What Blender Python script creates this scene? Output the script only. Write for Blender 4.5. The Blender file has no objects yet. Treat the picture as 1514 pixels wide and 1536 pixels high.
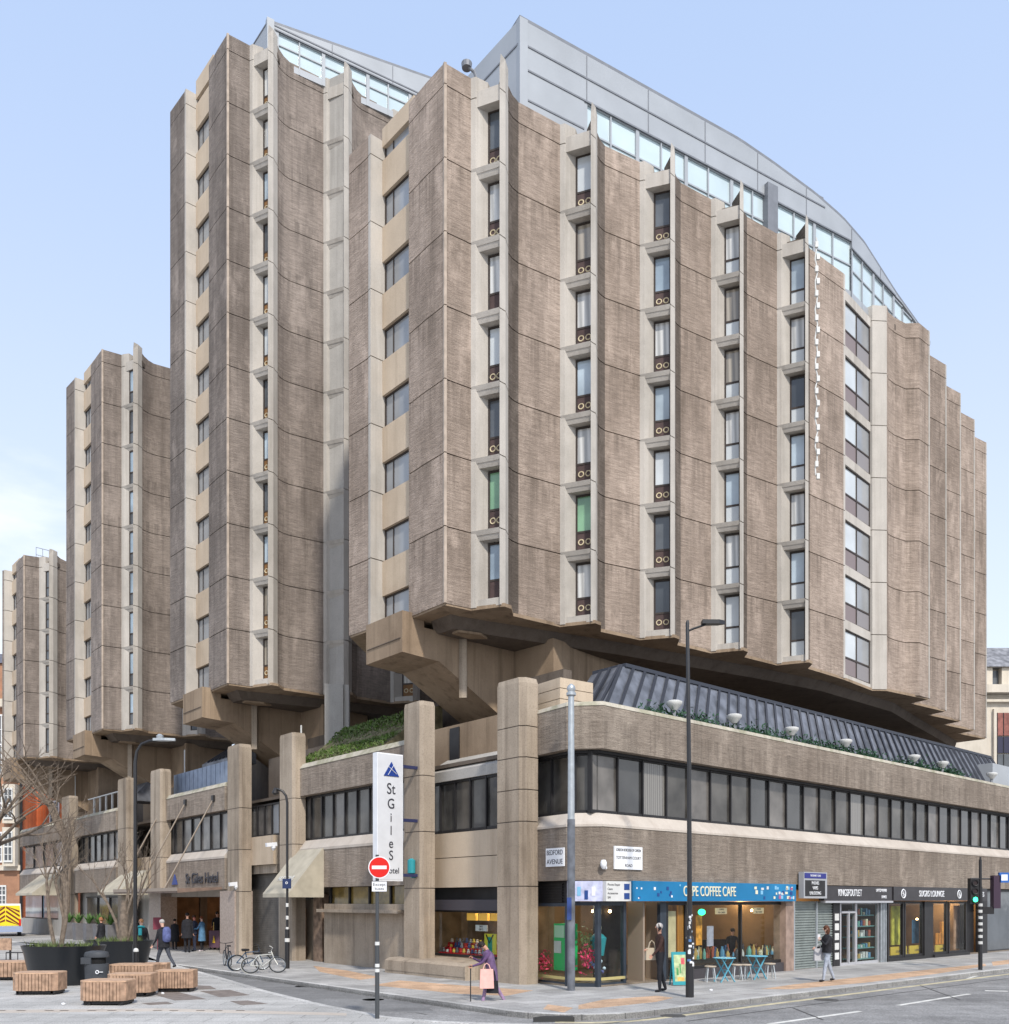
import bpy, math, random
from mathutils import Vector, Matrix
random.seed(7)
C = bpy.context.scene.collection
PI = math.pi
R = math.radians
# ---------------------------------------------------------------- camera, sky, sun, exposure
CAMZ = 2.4
HY = 1352.0          # horizon row of the 1514 x 1536 photograph
FP = 1400.0          # focal length in those pixels
cam = bpy.data.cameras.new('camera')
camo = bpy.data.objects.new('camera', cam); C.objects.link(camo)
camo.location = (0, 0, CAMZ); camo.rotation_euler = (R(90), 0, 0)
cam.sensor_fit = 'HORIZONTAL'; cam.sensor_width = 36; cam.lens = 36*FP/1514
cam.shift_y = (HY-768)/1514; cam.clip_end = 3000; cam.clip_start = .1
bpy.context.scene.camera = camo
SUN_EL, SUN_ROT = R(44), R(162)
w = bpy.data.worlds.new('World'); bpy.context.scene.world = w; w.use_nodes = True
nt = w.node_tree; nt.nodes.clear()
wo = nt.nodes.new('ShaderNodeOutputWorld'); bg = nt.nodes.new('ShaderNodeBackground')
sky = nt.nodes.new('ShaderNodeTexSky'); sky.sky_type = 'NISHITA'; sky.sun_disc = False
sky.sun_elevation = SUN_EL; sky.sun_rotation = SUN_ROT; sky.air_density = 1.0; sky.dust_density = 1.6; sky.ozone_density = 1.0
tc = nt.nodes.new('ShaderNodeTexCoord'); mp = nt.nodes.new('ShaderNodeMapping'); mp.inputs['Scale'].default_value = (1.5, 1.5, 4.5)
mp.inputs['Location'].default_value = (11.3, 6.1, .9)
no = nt.nodes.new('ShaderNodeTexNoise'); no.inputs['Scale'].default_value = 1.7; no.inputs['Detail'].default_value = 7; no.inputs['Roughness'].default_value = .55
sx = nt.nodes.new('ShaderNodeSeparateXYZ'); nt.links.new(tc.outputs['Generated'], sx.inputs[0])
hr = nt.nodes.new('ShaderNodeMapRange'); hr.inputs['From Min'].default_value = .06; hr.inputs['From Max'].default_value = .52
hr.inputs['To Min'].default_value = .2; hr.inputs['To Max'].default_value = -.16
nt.links.new(sx.outputs['Z'], hr.inputs['Value'])
ad = nt.nodes.new('ShaderNodeMath'); ad.operation = 'ADD'
cr = nt.nodes.new('ShaderNodeMapRange'); cr.interpolation_type = 'SMOOTHSTEP'
cr.inputs['From Min'].default_value = .5; cr.inputs['From Max'].default_value = .72
nt.links.new(tc.outputs['Generated'], mp.inputs[0]); nt.links.new(mp.outputs[0], no.inputs['Vector'])
nt.links.new(no.outputs['Fac'], ad.inputs[0]); nt.links.new(hr.outputs[0], ad.inputs[1]); nt.links.new(ad.outputs[0], cr.inputs['Value'])
mx = nt.nodes.new('ShaderNodeMix'); mx.data_type = 'RGBA'
mx.inputs['B'].default_value = (7.6, 7.9, 8.4, 1)
hz = nt.nodes.new('ShaderNodeMix'); hz.data_type = 'RGBA'; hz.inputs['Factor'].default_value = .6; hz.inputs['B'].default_value = (4.4, 6.3, 9.4, 1)
hg = nt.nodes.new('ShaderNodeMix'); hg.data_type = 'RGBA'; hg.inputs['A'].default_value = (9.0, 9.5, 10.4, 1); hg.inputs['B'].default_value = (5.1, 6.6, 9.5, 1)
hgr = nt.nodes.new('ShaderNodeMapRange'); hgr.inputs['From Min'].default_value = .02; hgr.inputs['From Max'].default_value = .78; hgr.interpolation_type = 'SMOOTHSTEP'
nt.links.new(sky.outputs[0], hz.inputs['A']); nt.links.new(sx.outputs['Z'], hgr.inputs['Value']); nt.links.new(hgr.outputs[0], hg.inputs['Factor']); nt.links.new(hg.outputs['Result'], hz.inputs['B'])
nt.links.new(cr.outputs[0], mx.inputs['Factor']); nt.links.new(hz.outputs['Result'], mx.inputs['A'])
nt.links.new(mx.outputs['Result'], bg.inputs[0]); bg.inputs[1].default_value = .1
nt.links.new(bg.outputs[0], wo.inputs[0])
sl = bpy.data.lights.new('sun', 'SUN'); sl.energy = 2.5; sl.angle = R(3.5); sl.color = (1, .94, .85)
so = bpy.data.objects.new('sun', sl); C.objects.link(so)
sd = Vector((math.sin(SUN_ROT)*math.cos(SUN_EL), math.cos(SUN_ROT)*math.cos(SUN_EL), math.sin(SUN_EL)))
so.rotation_euler = (-sd).to_track_quat('-Z', 'Y').to_euler()
vs = bpy.context.scene.view_settings
vs.view_transform = 'Standard'; vs.look = 'None'; vs.gamma = 1; vs.exposure = .55
# ---------------------------------------------------------------- materials
MATS = {}
def lin(c):
    return tuple((x/255/12.92 if x/255 <= .04045 else ((x/255+.055)/1.055)**2.4) for x in c)
def nodes(name):
    m = bpy.data.materials.new(name); m.use_nodes = True
    return m, m.node_tree, m.node_tree.nodes['Principled BSDF']
def mat(name, rgb, rough=.7, metal=0, spec=.3, var=.0, scale=3, emit=0, bump=0, bscale=40, coat=0):
    """plain paint, cloth, metal with slight procedural variation"""
    if name in MATS: return MATS[name]
    m, t, b = nodes(name); MATS[name] = m
    b.inputs['Base Color'].default_value = (*rgb, 1); b.inputs['Roughness'].default_value = rough
    b.inputs['Metallic'].default_value = metal; b.inputs['Specular IOR Level'].default_value = spec
    b.inputs['Coat Weight'].default_value = coat
    if var or bump:
        g = t.nodes.new('ShaderNodeNewGeometry')
        n = t.nodes.new('ShaderNodeTexNoise'); n.inputs['Scale'].default_value = scale; n.inputs['Detail'].default_value = 5
        t.links.new(g.outputs['Position'], n.inputs['Vector'])
        if var:
            r = t.nodes.new('ShaderNodeMapRange'); r.inputs['From Min'].default_value = .3; r.inputs['From Max'].default_value = .7
            r.inputs['To Min'].default_value = 1-var; r.inputs['To Max'].default_value = 1+var
            t.links.new(n.outputs['Fac'], r.inputs['Value'])
            x = t.nodes.new('ShaderNodeVectorMath'); x.operation = 'SCALE'; x.inputs[0].default_value = rgb
            t.links.new(r.outputs[0], x.inputs['Scale']); t.links.new(x.outputs[0], b.inputs['Base Color'])
        if bump:
            n2 = t.nodes.new('ShaderNodeTexNoise'); n2.inputs['Scale'].default_value = bscale
            t.links.new(g.outputs['Position'], n2.inputs['Vector'])
            bu = t.nodes.new('ShaderNodeBump'); bu.inputs['Strength'].default_value = bump; bu.inputs['Distance'].default_value = .02
            t.links.new(n2.outputs['Fac'], bu.inputs['Height']); t.links.new(bu.outputs[0], b.inputs['Normal'])
    if emit:
        b.inputs['Emission Color'].default_value = (*rgb, 1); b.inputs['Emission Strength'].default_value = emit
    return m
def concrete(name, dark, light, ridges=0.0, streak=.5, stain=(.06, .045, .033), grain=1.0, moss=0):
    """weathered concrete: broad tone, vertical streaks, horizontal hammered ribs in relief, speckle"""
    m, t, b = nodes(name); MATS[name] = m; L = t.links; N = t.nodes
    g = N.new('ShaderNodeNewGeometry')
    def noise(sc, scale, det=4, rough=.55):
        mpp = N.new('ShaderNodeMapping'); mpp.inputs['Scale'].default_value = sc
        n = N.new('ShaderNodeTexNoise'); n.inputs['Scale'].default_value = scale; n.inputs['Detail'].default_value = det; n.inputs['Roughness'].default_value = rough
        L.new(g.outputs['Position'], mpp.inputs[0]); L.new(mpp.outputs[0], n.inputs['Vector']); return n.outputs['Fac']
    def rng(s, a, c, lo=0, hi=1):
        r = N.new('ShaderNodeMapRange'); r.inputs['From Min'].default_value = a; r.inputs['From Max'].default_value = c
        r.inputs['To Min'].default_value = lo; r.inputs['To Max'].default_value = hi; L.new(s, r.inputs['Value']); return r.outputs[0]
    def mixc(f, a, c, mode='MIX'):
        x = N.new('ShaderNodeMix'); x.data_type = 'RGBA'; x.blend_type = mode
        for k, q in (('Factor', f), ('A', a), ('B', c)):
            if isinstance(q, tuple): x.inputs[k].default_value = (*q, 1)
            elif isinstance(q, (int, float)): x.inputs[k].default_value = q
            else: L.new(q, x.inputs[k])
        return x.outputs['Result']
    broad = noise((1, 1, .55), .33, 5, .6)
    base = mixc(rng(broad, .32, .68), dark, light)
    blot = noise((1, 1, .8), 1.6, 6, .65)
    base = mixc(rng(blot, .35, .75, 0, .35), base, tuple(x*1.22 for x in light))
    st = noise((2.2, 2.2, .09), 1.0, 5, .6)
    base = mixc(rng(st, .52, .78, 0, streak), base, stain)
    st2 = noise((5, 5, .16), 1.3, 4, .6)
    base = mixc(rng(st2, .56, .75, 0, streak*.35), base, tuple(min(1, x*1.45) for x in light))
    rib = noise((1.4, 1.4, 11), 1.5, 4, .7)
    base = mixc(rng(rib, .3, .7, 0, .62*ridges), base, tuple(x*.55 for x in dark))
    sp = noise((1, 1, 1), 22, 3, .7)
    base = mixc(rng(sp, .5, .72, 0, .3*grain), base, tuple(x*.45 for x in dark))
    if ridges:
        oi = N.new('ShaderNodeObjectInfo'); sz = N.new('ShaderNodeSeparateXYZ'); L.new(g.outputs['Position'], sz.inputs[0])
        fz = N.new('ShaderNodeMath'); fz.operation = 'SNAP'; L.new(sz.outputs['Z'], fz.inputs[0]); fz.inputs[1].default_value = 2.395
        ad_ = N.new('ShaderNodeMath'); ad_.operation = 'MULTIPLY_ADD'; L.new(oi.outputs['Random'], ad_.inputs[0]); ad_.inputs[1].default_value = 37.0; L.new(fz.outputs[0], ad_.inputs[2])
        wn = N.new('ShaderNodeTexWhiteNoise'); wn.noise_dimensions = '1D'; L.new(ad_.outputs[0], wn.inputs['W'])
        sc_n = N.new('ShaderNodeVectorMath'); sc_n.operation = 'SCALE'; L.new(base, sc_n.inputs[0]); L.new(rng(oi.outputs['Random'], 0, 1, .86, 1.14), sc_n.inputs['Scale'])
        base = sc_n.outputs[0]
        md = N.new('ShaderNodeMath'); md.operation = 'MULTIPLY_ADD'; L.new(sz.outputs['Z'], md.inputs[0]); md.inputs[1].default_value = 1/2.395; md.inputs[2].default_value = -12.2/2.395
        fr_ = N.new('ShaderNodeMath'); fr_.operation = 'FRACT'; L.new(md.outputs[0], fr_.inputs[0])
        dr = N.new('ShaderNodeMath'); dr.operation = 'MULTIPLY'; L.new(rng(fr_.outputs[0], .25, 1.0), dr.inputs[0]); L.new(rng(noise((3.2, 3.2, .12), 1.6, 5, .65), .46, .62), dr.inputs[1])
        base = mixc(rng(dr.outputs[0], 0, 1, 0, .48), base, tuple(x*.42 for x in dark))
        big = noise((1, 1, .25), .8, 6, .7)
        base = mixc(rng(big, .5, .68, 0, .5), base, tuple(x*.62 for x in dark))
        base = mixc(rng(noise((1, 1, .5), 1.1, 6, .7), .54, .72, 0, .45), base, tuple(min(1, x*1.3) for x in light))
    if moss:
        base = mixc(rng(noise((1, 1, 1), 2.5, 5), .45, .62, 0, moss), base, (.13, .15, .045))
    L.new(base, b.inputs['Base Color'])
    b.inputs['Roughness'].default_value = .9; b.inputs['Specular IOR Level'].default_value = .2
    h = N.new('ShaderNodeMath'); h.operation = 'MULTIPLY_ADD'; L.new(rib, h.inputs[0]); h.inputs[1].default_value = ridges; L.new(sp, h.inputs[2])
    bu = N.new('ShaderNodeBump'); bu.inputs['Strength'].default_value = .6 if ridges else .4; bu.inputs['Distance'].default_value = .05 if ridges else .02
    L.new(h.outputs[0], bu.inputs['Height']); L.new(bu.outputs[0], b.inputs['Normal'])
    return m
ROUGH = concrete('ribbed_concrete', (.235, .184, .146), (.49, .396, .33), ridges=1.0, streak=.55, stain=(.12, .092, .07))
ROUGHD = concrete('stained_shaded_flank_concrete', (.115, .092, .075), (.22, .183, .155), ridges=1.0, streak=.7, stain=(.08, .06, .045))  # stain and the shade beside the fins are both put into this colour
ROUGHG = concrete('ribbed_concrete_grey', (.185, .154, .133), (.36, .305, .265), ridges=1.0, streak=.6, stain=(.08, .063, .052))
SMOOTH = concrete('cast_concrete', (.35, .325, .29), (.51, .475, .43), streak=.45, stain=(.2, .17, .14), grain=.5)
TAN = concrete('cream_concrete', (.42, .33, .24), (.55, .45, .34), streak=.4, stain=(.25, .18, .12), grain=.5)
COL = concrete('column_concrete', (.23, .185, .14), (.42, .35, .275), streak=.85, stain=(.09, .065, .045), grain=1.3)
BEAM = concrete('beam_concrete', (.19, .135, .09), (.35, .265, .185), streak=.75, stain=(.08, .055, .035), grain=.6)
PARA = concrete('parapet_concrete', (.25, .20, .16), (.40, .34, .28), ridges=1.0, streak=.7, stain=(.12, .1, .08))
COPE = concrete('coping_concrete', (.36, .33, .27), (.52, .48, .4), streak=.5, stain=(.14, .12, .09), moss=.35)
SILL = concrete('sill_concrete', (.40, .35, .30), (.53, .475, .415), streak=.35, stain=(.3, .23, .18), grain=.4)
DARKC = concrete('dark_concrete', (.10, .08, .065), (.17, .14, .115), streak=.5, stain=(.04, .03, .025))  # darker concrete for set-back walls, ceiling slabs, roofs and joints
GREYC = concrete('grey_concrete', (.32, .305, .28), (.44, .42, .39), streak=.5, stain=(.15, .14, .13))
def glass_opaque(name, rgb, rough=.08, spec=.8, var=.35, scale=.6):
    m, t, b = nodes(name); MATS[name] = m
    g = t.nodes.new('ShaderNodeNewGeometry'); n = t.nodes.new('ShaderNodeTexNoise'); n.inputs['Scale'].default_value = scale; n.inputs['Detail'].default_value = 3
    t.links.new(g.outputs['Position'], n.inputs['Vector'])
    r = t.nodes.new('ShaderNodeMapRange'); r.inputs['From Min'].default_value = .3; r.inputs['From Max'].default_value = .7
    r.inputs['To Min'].default_value = 1-var; r.inputs['To Max'].default_value = 1+var; t.links.new(n.outputs['Fac'], r.inputs['Value'])
    x = t.nodes.new('ShaderNodeVectorMath'); x.operation = 'SCALE'; x.inputs[0].default_value = rgb
    t.links.new(r.outputs[0], x.inputs['Scale']); t.links.new(x.outputs[0], b.inputs['Base Color'])
    b.inputs['Roughness'].default_value = rough; b.inputs['Specular IOR Level'].default_value = spec
    n2 = t.nodes.new('ShaderNodeTexNoise'); n2.inputs['Scale'].default_value = 1.3
    t.links.new(g.outputs['Position'], n2.inputs['Vector'])
    bu = t.nodes.new('ShaderNodeBump'); bu.inputs['Strength'].default_value = .12; bu.inputs['Distance'].default_value = .05
    t.links.new(n2.outputs['Fac'], bu.inputs['Height']); t.links.new(bu.outputs[0], b.inputs['Normal'])
    return m
GL_ROOM = [glass_opaque('room_glass_a', (.35, .42, .47), .06, 1.0), glass_opaque('room_glass_b', (.52, .55, .56), .1, .8, .15),
           glass_opaque('room_glass_c', (.10, .11, .12), .08, .55), glass_opaque('room_glass_d', (.30, .38, .45), .05, 1.0)]
def curtain(name, rgb):
    m, t, b = nodes(name); MATS[name] = m
    g = t.nodes.new('ShaderNodeNewGeometry'); n = t.nodes.new('ShaderNodeTexWave'); n.wave_type = 'BANDS'; n.bands_direction = 'DIAGONAL'; n.inputs['Scale'].default_value = 4.5; n.inputs['Distortion'].default_value = 3; mpp = t.nodes.new('ShaderNodeMapping'); mpp.inputs['Scale'].default_value = (1, 1, .02)
    t.links.new(g.outputs['Position'], mpp.inputs[0]); t.links.new(mpp.outputs[0], n.inputs['Vector'])
    r = t.nodes.new('ShaderNodeMapRange'); r.inputs['To Min'].default_value = .6; r.inputs['To Max'].default_value = 1.1; t.links.new(n.outputs['Fac'], r.inputs['Value'])
    x = t.nodes.new('ShaderNodeVectorMath'); x.operation = 'SCALE'; x.inputs[0].default_value = rgb; t.links.new(r.outputs[0], x.inputs['Scale']); t.links.new(x.outputs[0], b.inputs['Base Color'])
    b.inputs['Roughness'].default_value = .06; b.inputs['Specular IOR Level'].default_value = .8; return m
GL_ROOM += [curtain('net_curtain_glass', (.58, .58, .56)), curtain('beige_curtain_glass', (.36, .32, .26)), glass_opaque('dark_room_glass', (.035, .04, .045), .05, .8)]
GL_GREEN = glass_opaque('green_curtain_glass', (.18, .34, .2), .08, .8)
GL_STRIP = glass_opaque('smoked_glass', (.07, .066, .06), .16, .55, .6, .8)
GL_STRIP2 = glass_opaque('smoked_glass_pale', (.13, .12, .11), .2, .6, .6, .9)
GL_STRIP3 = glass_opaque('smoked_glass_clear', (.04, .04, .04), .05, .9, .5, .5)
GL_SKY = glass_opaque('penthouse_glass', (.50, .60, .63), .05, 1.0, .1)
GL_SIDE = glass_opaque('side_glass', (.27, .28, .29), .12, .7, .2)
GL_STRIP4 = curtain('blind_behind_glass', (.2, .19, .175))
def glass_clear(name, tint=(.9, .93, .92)):
    m = bpy.data.materials.new(name); m.use_nodes = True; t = m.node_tree; t.nodes.clear(); MATS[name] = m
    o = t.nodes.new('ShaderNodeOutputMaterial'); a = t.nodes.new('ShaderNodeBsdfTransparent'); a.inputs[0].default_value = (*tint, 1)
    gl = t.nodes.new('ShaderNodeBsdfGlossy'); gl.inputs['Roughness'].default_value = .03
    f = t.nodes.new('ShaderNodeFresnel'); f.inputs['IOR'].default_value = 1.45; gg = t.nodes.new('ShaderNodeNewGeometry')
    sb = t.nodes.new('ShaderNodeMath'); sb.operation = 'SUBTRACT'; sb.inputs[0].default_value = 1; t.links.new(gg.outputs['Backfacing'], sb.inputs[1])
    mu = t.nodes.new('ShaderNodeMath'); mu.operation = 'MULTIPLY'; t.links.new(f.outputs[0], mu.inputs[0]); t.links.new(sb.outputs[0], mu.inputs[1])
    x = t.nodes.new('ShaderNodeMixShader'); t.links.new(mu.outputs[0], x.inputs[0]); t.links.new(a.outputs[0], x.inputs[1]); t.links.new(gl.outputs[0], x.inputs[2])
    t.links.new(x.outputs[0], o.inputs[0]); return m
SHOPGL = glass_clear('shop_glass')
BROWNF = mat('brown_frame', (.05, .038, .032), .5)
GRILLE = mat('brown_vent_panel', (.075, .048, .045), .6, var=.2)
GRILLO = mat('ochre_vent_panel', (.2, .1, .035), .6, var=.2)
RING = mat('cream_ring', (.58, .5, .34), .7, var=.25)
MULL = mat('black_frame', (.022, .021, .022), .45, var=.2)
METAL = mat('grey_cladding', (.36, .38, .40), .45, metal=.15, spec=.5, var=.08, scale=.7)
METALD = mat('dark_cladding', (.2, .21, .23), .5, metal=.2, var=.1)
LEAD = mat('lead_sheet', (.15, .16, .185), .5, metal=.3, spec=.4, var=.45, scale=2.0, bump=.15, bscale=5)
LEADS = mat('lead_seam', (.05, .055, .07), .5, metal=.3)
BLUEM = mat('blue_grey_sheet', (.22, .27, .36), .45, metal=.3, var=.15)
STEEL = mat('galvanised_steel', (.42, .45, .47), .45, metal=.6, var=.15, scale=6)
BLACKP = mat('black_paint', (.018, .018, .02), .35, spec=.5)
WHITEP = mat('white_paint', (.75, .76, .78), .5, var=.05)
OFFW = mat('off_white_paint', (.62, .62, .6), .6, var=.08)
WOOD = mat('timber_slat', (.36, .235, .16), .65, var=.35, scale=7, bump=.2, bscale=30)
WOOD2 = mat('pale_timber', (.50, .33, .22), .6, var=.2, scale=5)
BARK = mat('pale_bark', (.17, .135, .105), .9, var=.35, scale=9, bump=.3, bscale=25)
LEAF = mat('green_leaf', (.07, .13, .02), .7, var=.5, scale=8)
LEAFL = mat('lime_leaf', (.125, .165, .06), .7, var=.4, scale=6)
LEAFD = mat('dark_leaf', (.02, .065, .03), .6, var=.4, scale=8)
SOIL = mat('soil', (.09, .065, .04), .95, var=.3)
STOCK = mat('shutter_grey', (.14, .13, .118), .55, var=.2)
GRANITE = mat('pink_granite', (.36, .29, .245), .4, var=.2, scale=12)
CANVAS = mat('cream_canvas', (.42, .38, .3), .85, var=.15, scale=2)
TEAL = mat('teal_paint', (.03, .28, .32), .5)
CYAN = mat('pale_blue_paint', (.13, .42, .55), .45)
SKIN = mat('skin', (.5, .27, .19), .6)
SKIN2 = mat('skin_pale', (.62, .38, .29), .6)
DARKIN = mat('dark_interior', (.035, .028, .024), .8, var=.3)
WARMIN = mat('warm_interior', (.30, .19, .10), .8, var=.3, scale=1)
YELLOWIN = mat('yellow_interior', (.55, .33, .06), .8, var=.3, scale=1.5)
LAMPW = mat('warm_lamp', (1, .62, .28), .5, emit=14)
# ---------------------------------------------------------------- mesh helpers
class MB:
    def __init__(s): s.v = []; s.f = []
    def add(s, vs_, fs):
        b = len(s.v); s.v += [tuple(p) for p in vs_]; s.f += [tuple(b+i for i in f) for f in fs]; return s
    def prism(s, poly, z0, z1, top=None):
        n = len(poly); t = top or poly
        a = sum(poly[i][0]*poly[(i+1) % n][1]-poly[(i+1) % n][0]*poly[i][1] for i in range(n))
        if a < 0: poly = poly[::-1]; t = t[::-1]
        zz0 = z0 if isinstance(z0, (list, tuple)) else [z0]*n
        zz1 = z1 if isinstance(z1, (list, tuple)) else [z1]*n
        if a < 0: zz0 = list(zz0)[::-1]; zz1 = list(zz1)[::-1]
        vv = [(p[0], p[1], zz0[i]) for i, p in enumerate(poly)]+[(p[0], p[1], zz1[i]) for i, p in enumerate(t)]
        fs = [tuple(range(n-1, -1, -1)), tuple(range(n, 2*n))]+[(i, (i+1) % n, n+(i+1) % n, n+i) for i in range(n)]
        return s.add(vv, fs)
    def box(s, x0, x1, y0, y1, z0, z1): return s.prism([(x0, y0), (x1, y0), (x1, y1), (x0, y1)], z0, z1)
    def bar(s, a, b, wd, ht=None):
        """rectangular bar from a to b"""
        a = Vector(a); b = Vector(b); ht = ht or wd; d = (b-a).normalized()
        up = Vector((0, 0, 1)) if abs(d.z) < .95 else Vector((1, 0, 0))
        r = d.cross(up).normalized()*wd/2; q = d.cross(r).normalized()*ht/2
        vv = [a-r-q, a+r-q, a+r+q, a-r+q, b-r-q, b+r-q, b+r+q, b-r+q]
        return s.add(vv, [(0, 1, 2, 3), (7, 6, 5, 4), (0, 4, 5, 1), (1, 5, 6, 2), (2, 6, 7, 3), (3, 7, 4, 0)])
    def tube(s, pts, rad, n=8, cap=True):
        pts = [Vector(p) for p in pts]; k = len(pts)
        if not isinstance(rad, (list, tuple)): rad = [rad]*k
        b = len(s.v); ref = None
        for i, p in enumerate(pts):
            d = (pts[min(i+1, k-1)]-pts[max(i-1, 0)]).normalized()
            if ref is None: ref = Vector((0, 0, 1)) if abs(d.z) < .9 else Vector((1, 0, 0))
            r = (ref-d*ref.dot(d)).normalized(); q = d.cross(r); ref = r
            s.v += [tuple(p+(r*math.cos(2*PI*j/n)+q*math.sin(2*PI*j/n))*rad[i]) for j in range(n)]
        for i in range(k-1):
            for j in range(n):
                s.f.append((b+i*n+j, b+i*n+(j+1) % n, b+(i+1)*n+(j+1) % n, b+(i+1)*n+j))
        if cap: s.f += [tuple(b+j for j in range(n-1, -1, -1)), tuple(b+(k-1)*n+j for j in range(n))]
        return s
    def lathe(s, prof, c=(0, 0, 0), n=20, sx=1, sy=1):
        b = len(s.v); k = len(prof)
        for r, z in prof: s.v += [(c[0]+r*sx*math.cos(2*PI*j/n), c[1]+r*sy*math.sin(2*PI*j/n), c[2]+z) for j in range(n)]
        for i in range(k-1):
            for j in range(n): s.f.append((b+i*n+j, b+i*n+(j+1) % n, b+(i+1)*n+(j+1) % n, b+(i+1)*n+j))
        s.f += [tuple(b+j for j in range(n-1, -1, -1)), tuple(b+(k-1)*n+j for j in range(n))]
        return s
    def ball(s, c, rx, ry=None, rz=None, n=10, m=7):
        ry = ry or rx; rz = rz or rx
        return s.lathe([(max(.001, math.sin(PI*i/m))*rx, -math.cos(PI*i/m)*rz) for i in range(m+1)], c, n, 1, ry/rx)
    def ring(s, c, ax, R_, r, n=20, m=6, a0=0, a1=2*PI):
        """torus about axis ax"""
        ax = Vector(ax).normalized(); x = ax.orthogonal().normalized(); y = ax.cross(x); c = Vector(c)
        full = abs(a1-a0-2*PI) < 1e-6; b = len(s.v); k = n if full else n+1
        for i in range(k):
            a = a0+(a1-a0)*i/n; d = x*math.cos(a)+y*math.sin(a)
            s.v += [tuple(c+d*(R_+r*math.cos(2*PI*j/m))+ax*r*math.sin(2*PI*j/m)) for j in range(m)]
        for i in range(n):
            i2 = (i+1) % k
            for j in range(m): s.f.append((b+i*m+j, b+i*m+(j+1) % m, b+i2*m+(j+1) % m, b+i2*m+j))
        return s
    def build(s, name, material, parent=None, org=(0, 0, 0), smooth=False):
        me = bpy.data.meshes.new(name)
        o3 = Vector(org); me.from_pydata([tuple(Vector(p)-o3) for p in s.v], [], s.f)
        me.materials.append(material)
        import bmesh
        bm = bmesh.new(); bm.from_mesh(me); bmesh.ops.recalc_face_normals(bm, faces=bm.faces); bm.to_mesh(me); bm.free()
        if smooth:
            me.shade_smooth()
            try: me.set_sharp_from_angle(angle=R(40))
            except Exception: pass
        o = bpy.data.objects.new(name, me); C.objects.link(o)
        if parent: o.parent = parent
        else: o.location = org
        return o
def tag(o, label=None, cat=None, group=None, kind=None):
    if label: o['label'] = label
    if cat: o['category'] = cat
    if group: o['group'] = group
    if kind: o['kind'] = kind
    return o
def empty(name, loc, label, cat, group=None, rz=0):
    o = bpy.data.objects.new(name, None); C.objects.link(o); o.location = loc; o.rotation_euler = (0, 0, rz); o.empty_display_size = .2
    return tag(o, label, cat, group)
def copy_tree(o, parent=None):
    c = o.copy(); C.objects.link(c); c.parent = parent
    for ch in [x for x in bpy.data.objects if x.parent == o]: copy_tree(ch, c)
    return c
def text_mesh(s, size, name, material, parent, loc, xdir, ydir=(0, 0, 1), extr=.008, align='CENTER', sx=1, org=(0, 0, 0), space=1.0):
    """lettering as a mesh: xdir = reading direction"""
    cu = bpy.data.curves.new('t', 'FONT'); cu.body = s; cu.size = size; cu.extrude = extr; cu.align_x = align; cu.align_y = 'CENTER'; cu.space_character = space
    t = bpy.data.objects.new('t', cu); C.objects.link(t)
    dg = bpy.context.evaluated_depsgraph_get(); me = bpy.data.meshes.new_from_object(t.evaluated_get(dg)); bpy.data.objects.remove(t)
    x = Vector(xdir).normalized(); y = Vector(ydir).normalized(); z = x.cross(y)
    mt = Matrix(((x.x, y.x, z.x, 0), (x.y, y.y, z.y, 0), (x.z, y.z, z.z, 0), (0, 0, 0, 1)))
    me.transform(Matrix.Translation(Vector(loc)-Vector(org)) @ mt @ Matrix.Diagonal((sx, 1, 1, 1)))
    me.materials.clear(); me.materials.append(material)
    o = bpy.data.objects.new(name, me); C.objects.link(o)
    if parent: o.parent = parent
    else: o.location = org
    return o
# ---------------------------------------------------------------- places
def G(px, py, z=0.0):
    """ground point under a pixel"""
    s_ = (py-HY)/(CAMZ-z); return ((px-757)/s_, FP/s_)
def at(px, py, Y): return Vector(((px-757)/FP*Y, Y, CAMZ+(HY-py)/FP*Y))
U = Vector((.765, .644)); V = Vector((-.644, .765))
class Frame:
    """a wall line in plan: t runs along it, o goes outward from it"""
    def __init__(s, org, d, out=None):
        s.o = Vector(org); s.d = Vector(d).normalized(); n = Vector((s.d.y, -s.d.x))
        if out is not None and n.dot(Vector(out)) < 0: n = -n
        s.n = n
    def p(s, t, o=0): q = s.o+s.d*t+s.n*o; return (q.x, q.y)
    def p3(s, t, o, z): q = s.p(t, o); return (q[0], q[1], z)
    def t(s, px, o=0):
        k = (px-757)/FP; q = s.o+s.n*o
        return (k*q.y-q.x)/(s.d.x-k*s.d.y)
    def z(s, py, t, o=0): return CAMZ+(HY-py)/FP*s.p(t, o)[1]
    def box(s, m, t0, t1, o0, o1, z0, z1): return m.prism([s.p(t0, o0), s.p(t1, o0), s.p(t1, o1), s.p(t0, o1)], z0, z1)
    def extr(s, m, prof, t0, t1):
        """profile of (o, z) swept from t0 to t1"""
        n = len(prof); a = [s.p3(t0, o, z) for o, z in prof]; b = [s.p3(t1, o, z) for o, z in prof]
        return m.add(a+b, [tuple(range(n)), tuple(range(2*n-1, n-1, -1))]+[(i, n+i, n+(i+1) % n, (i+1) % n) for i in range(n)])
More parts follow.
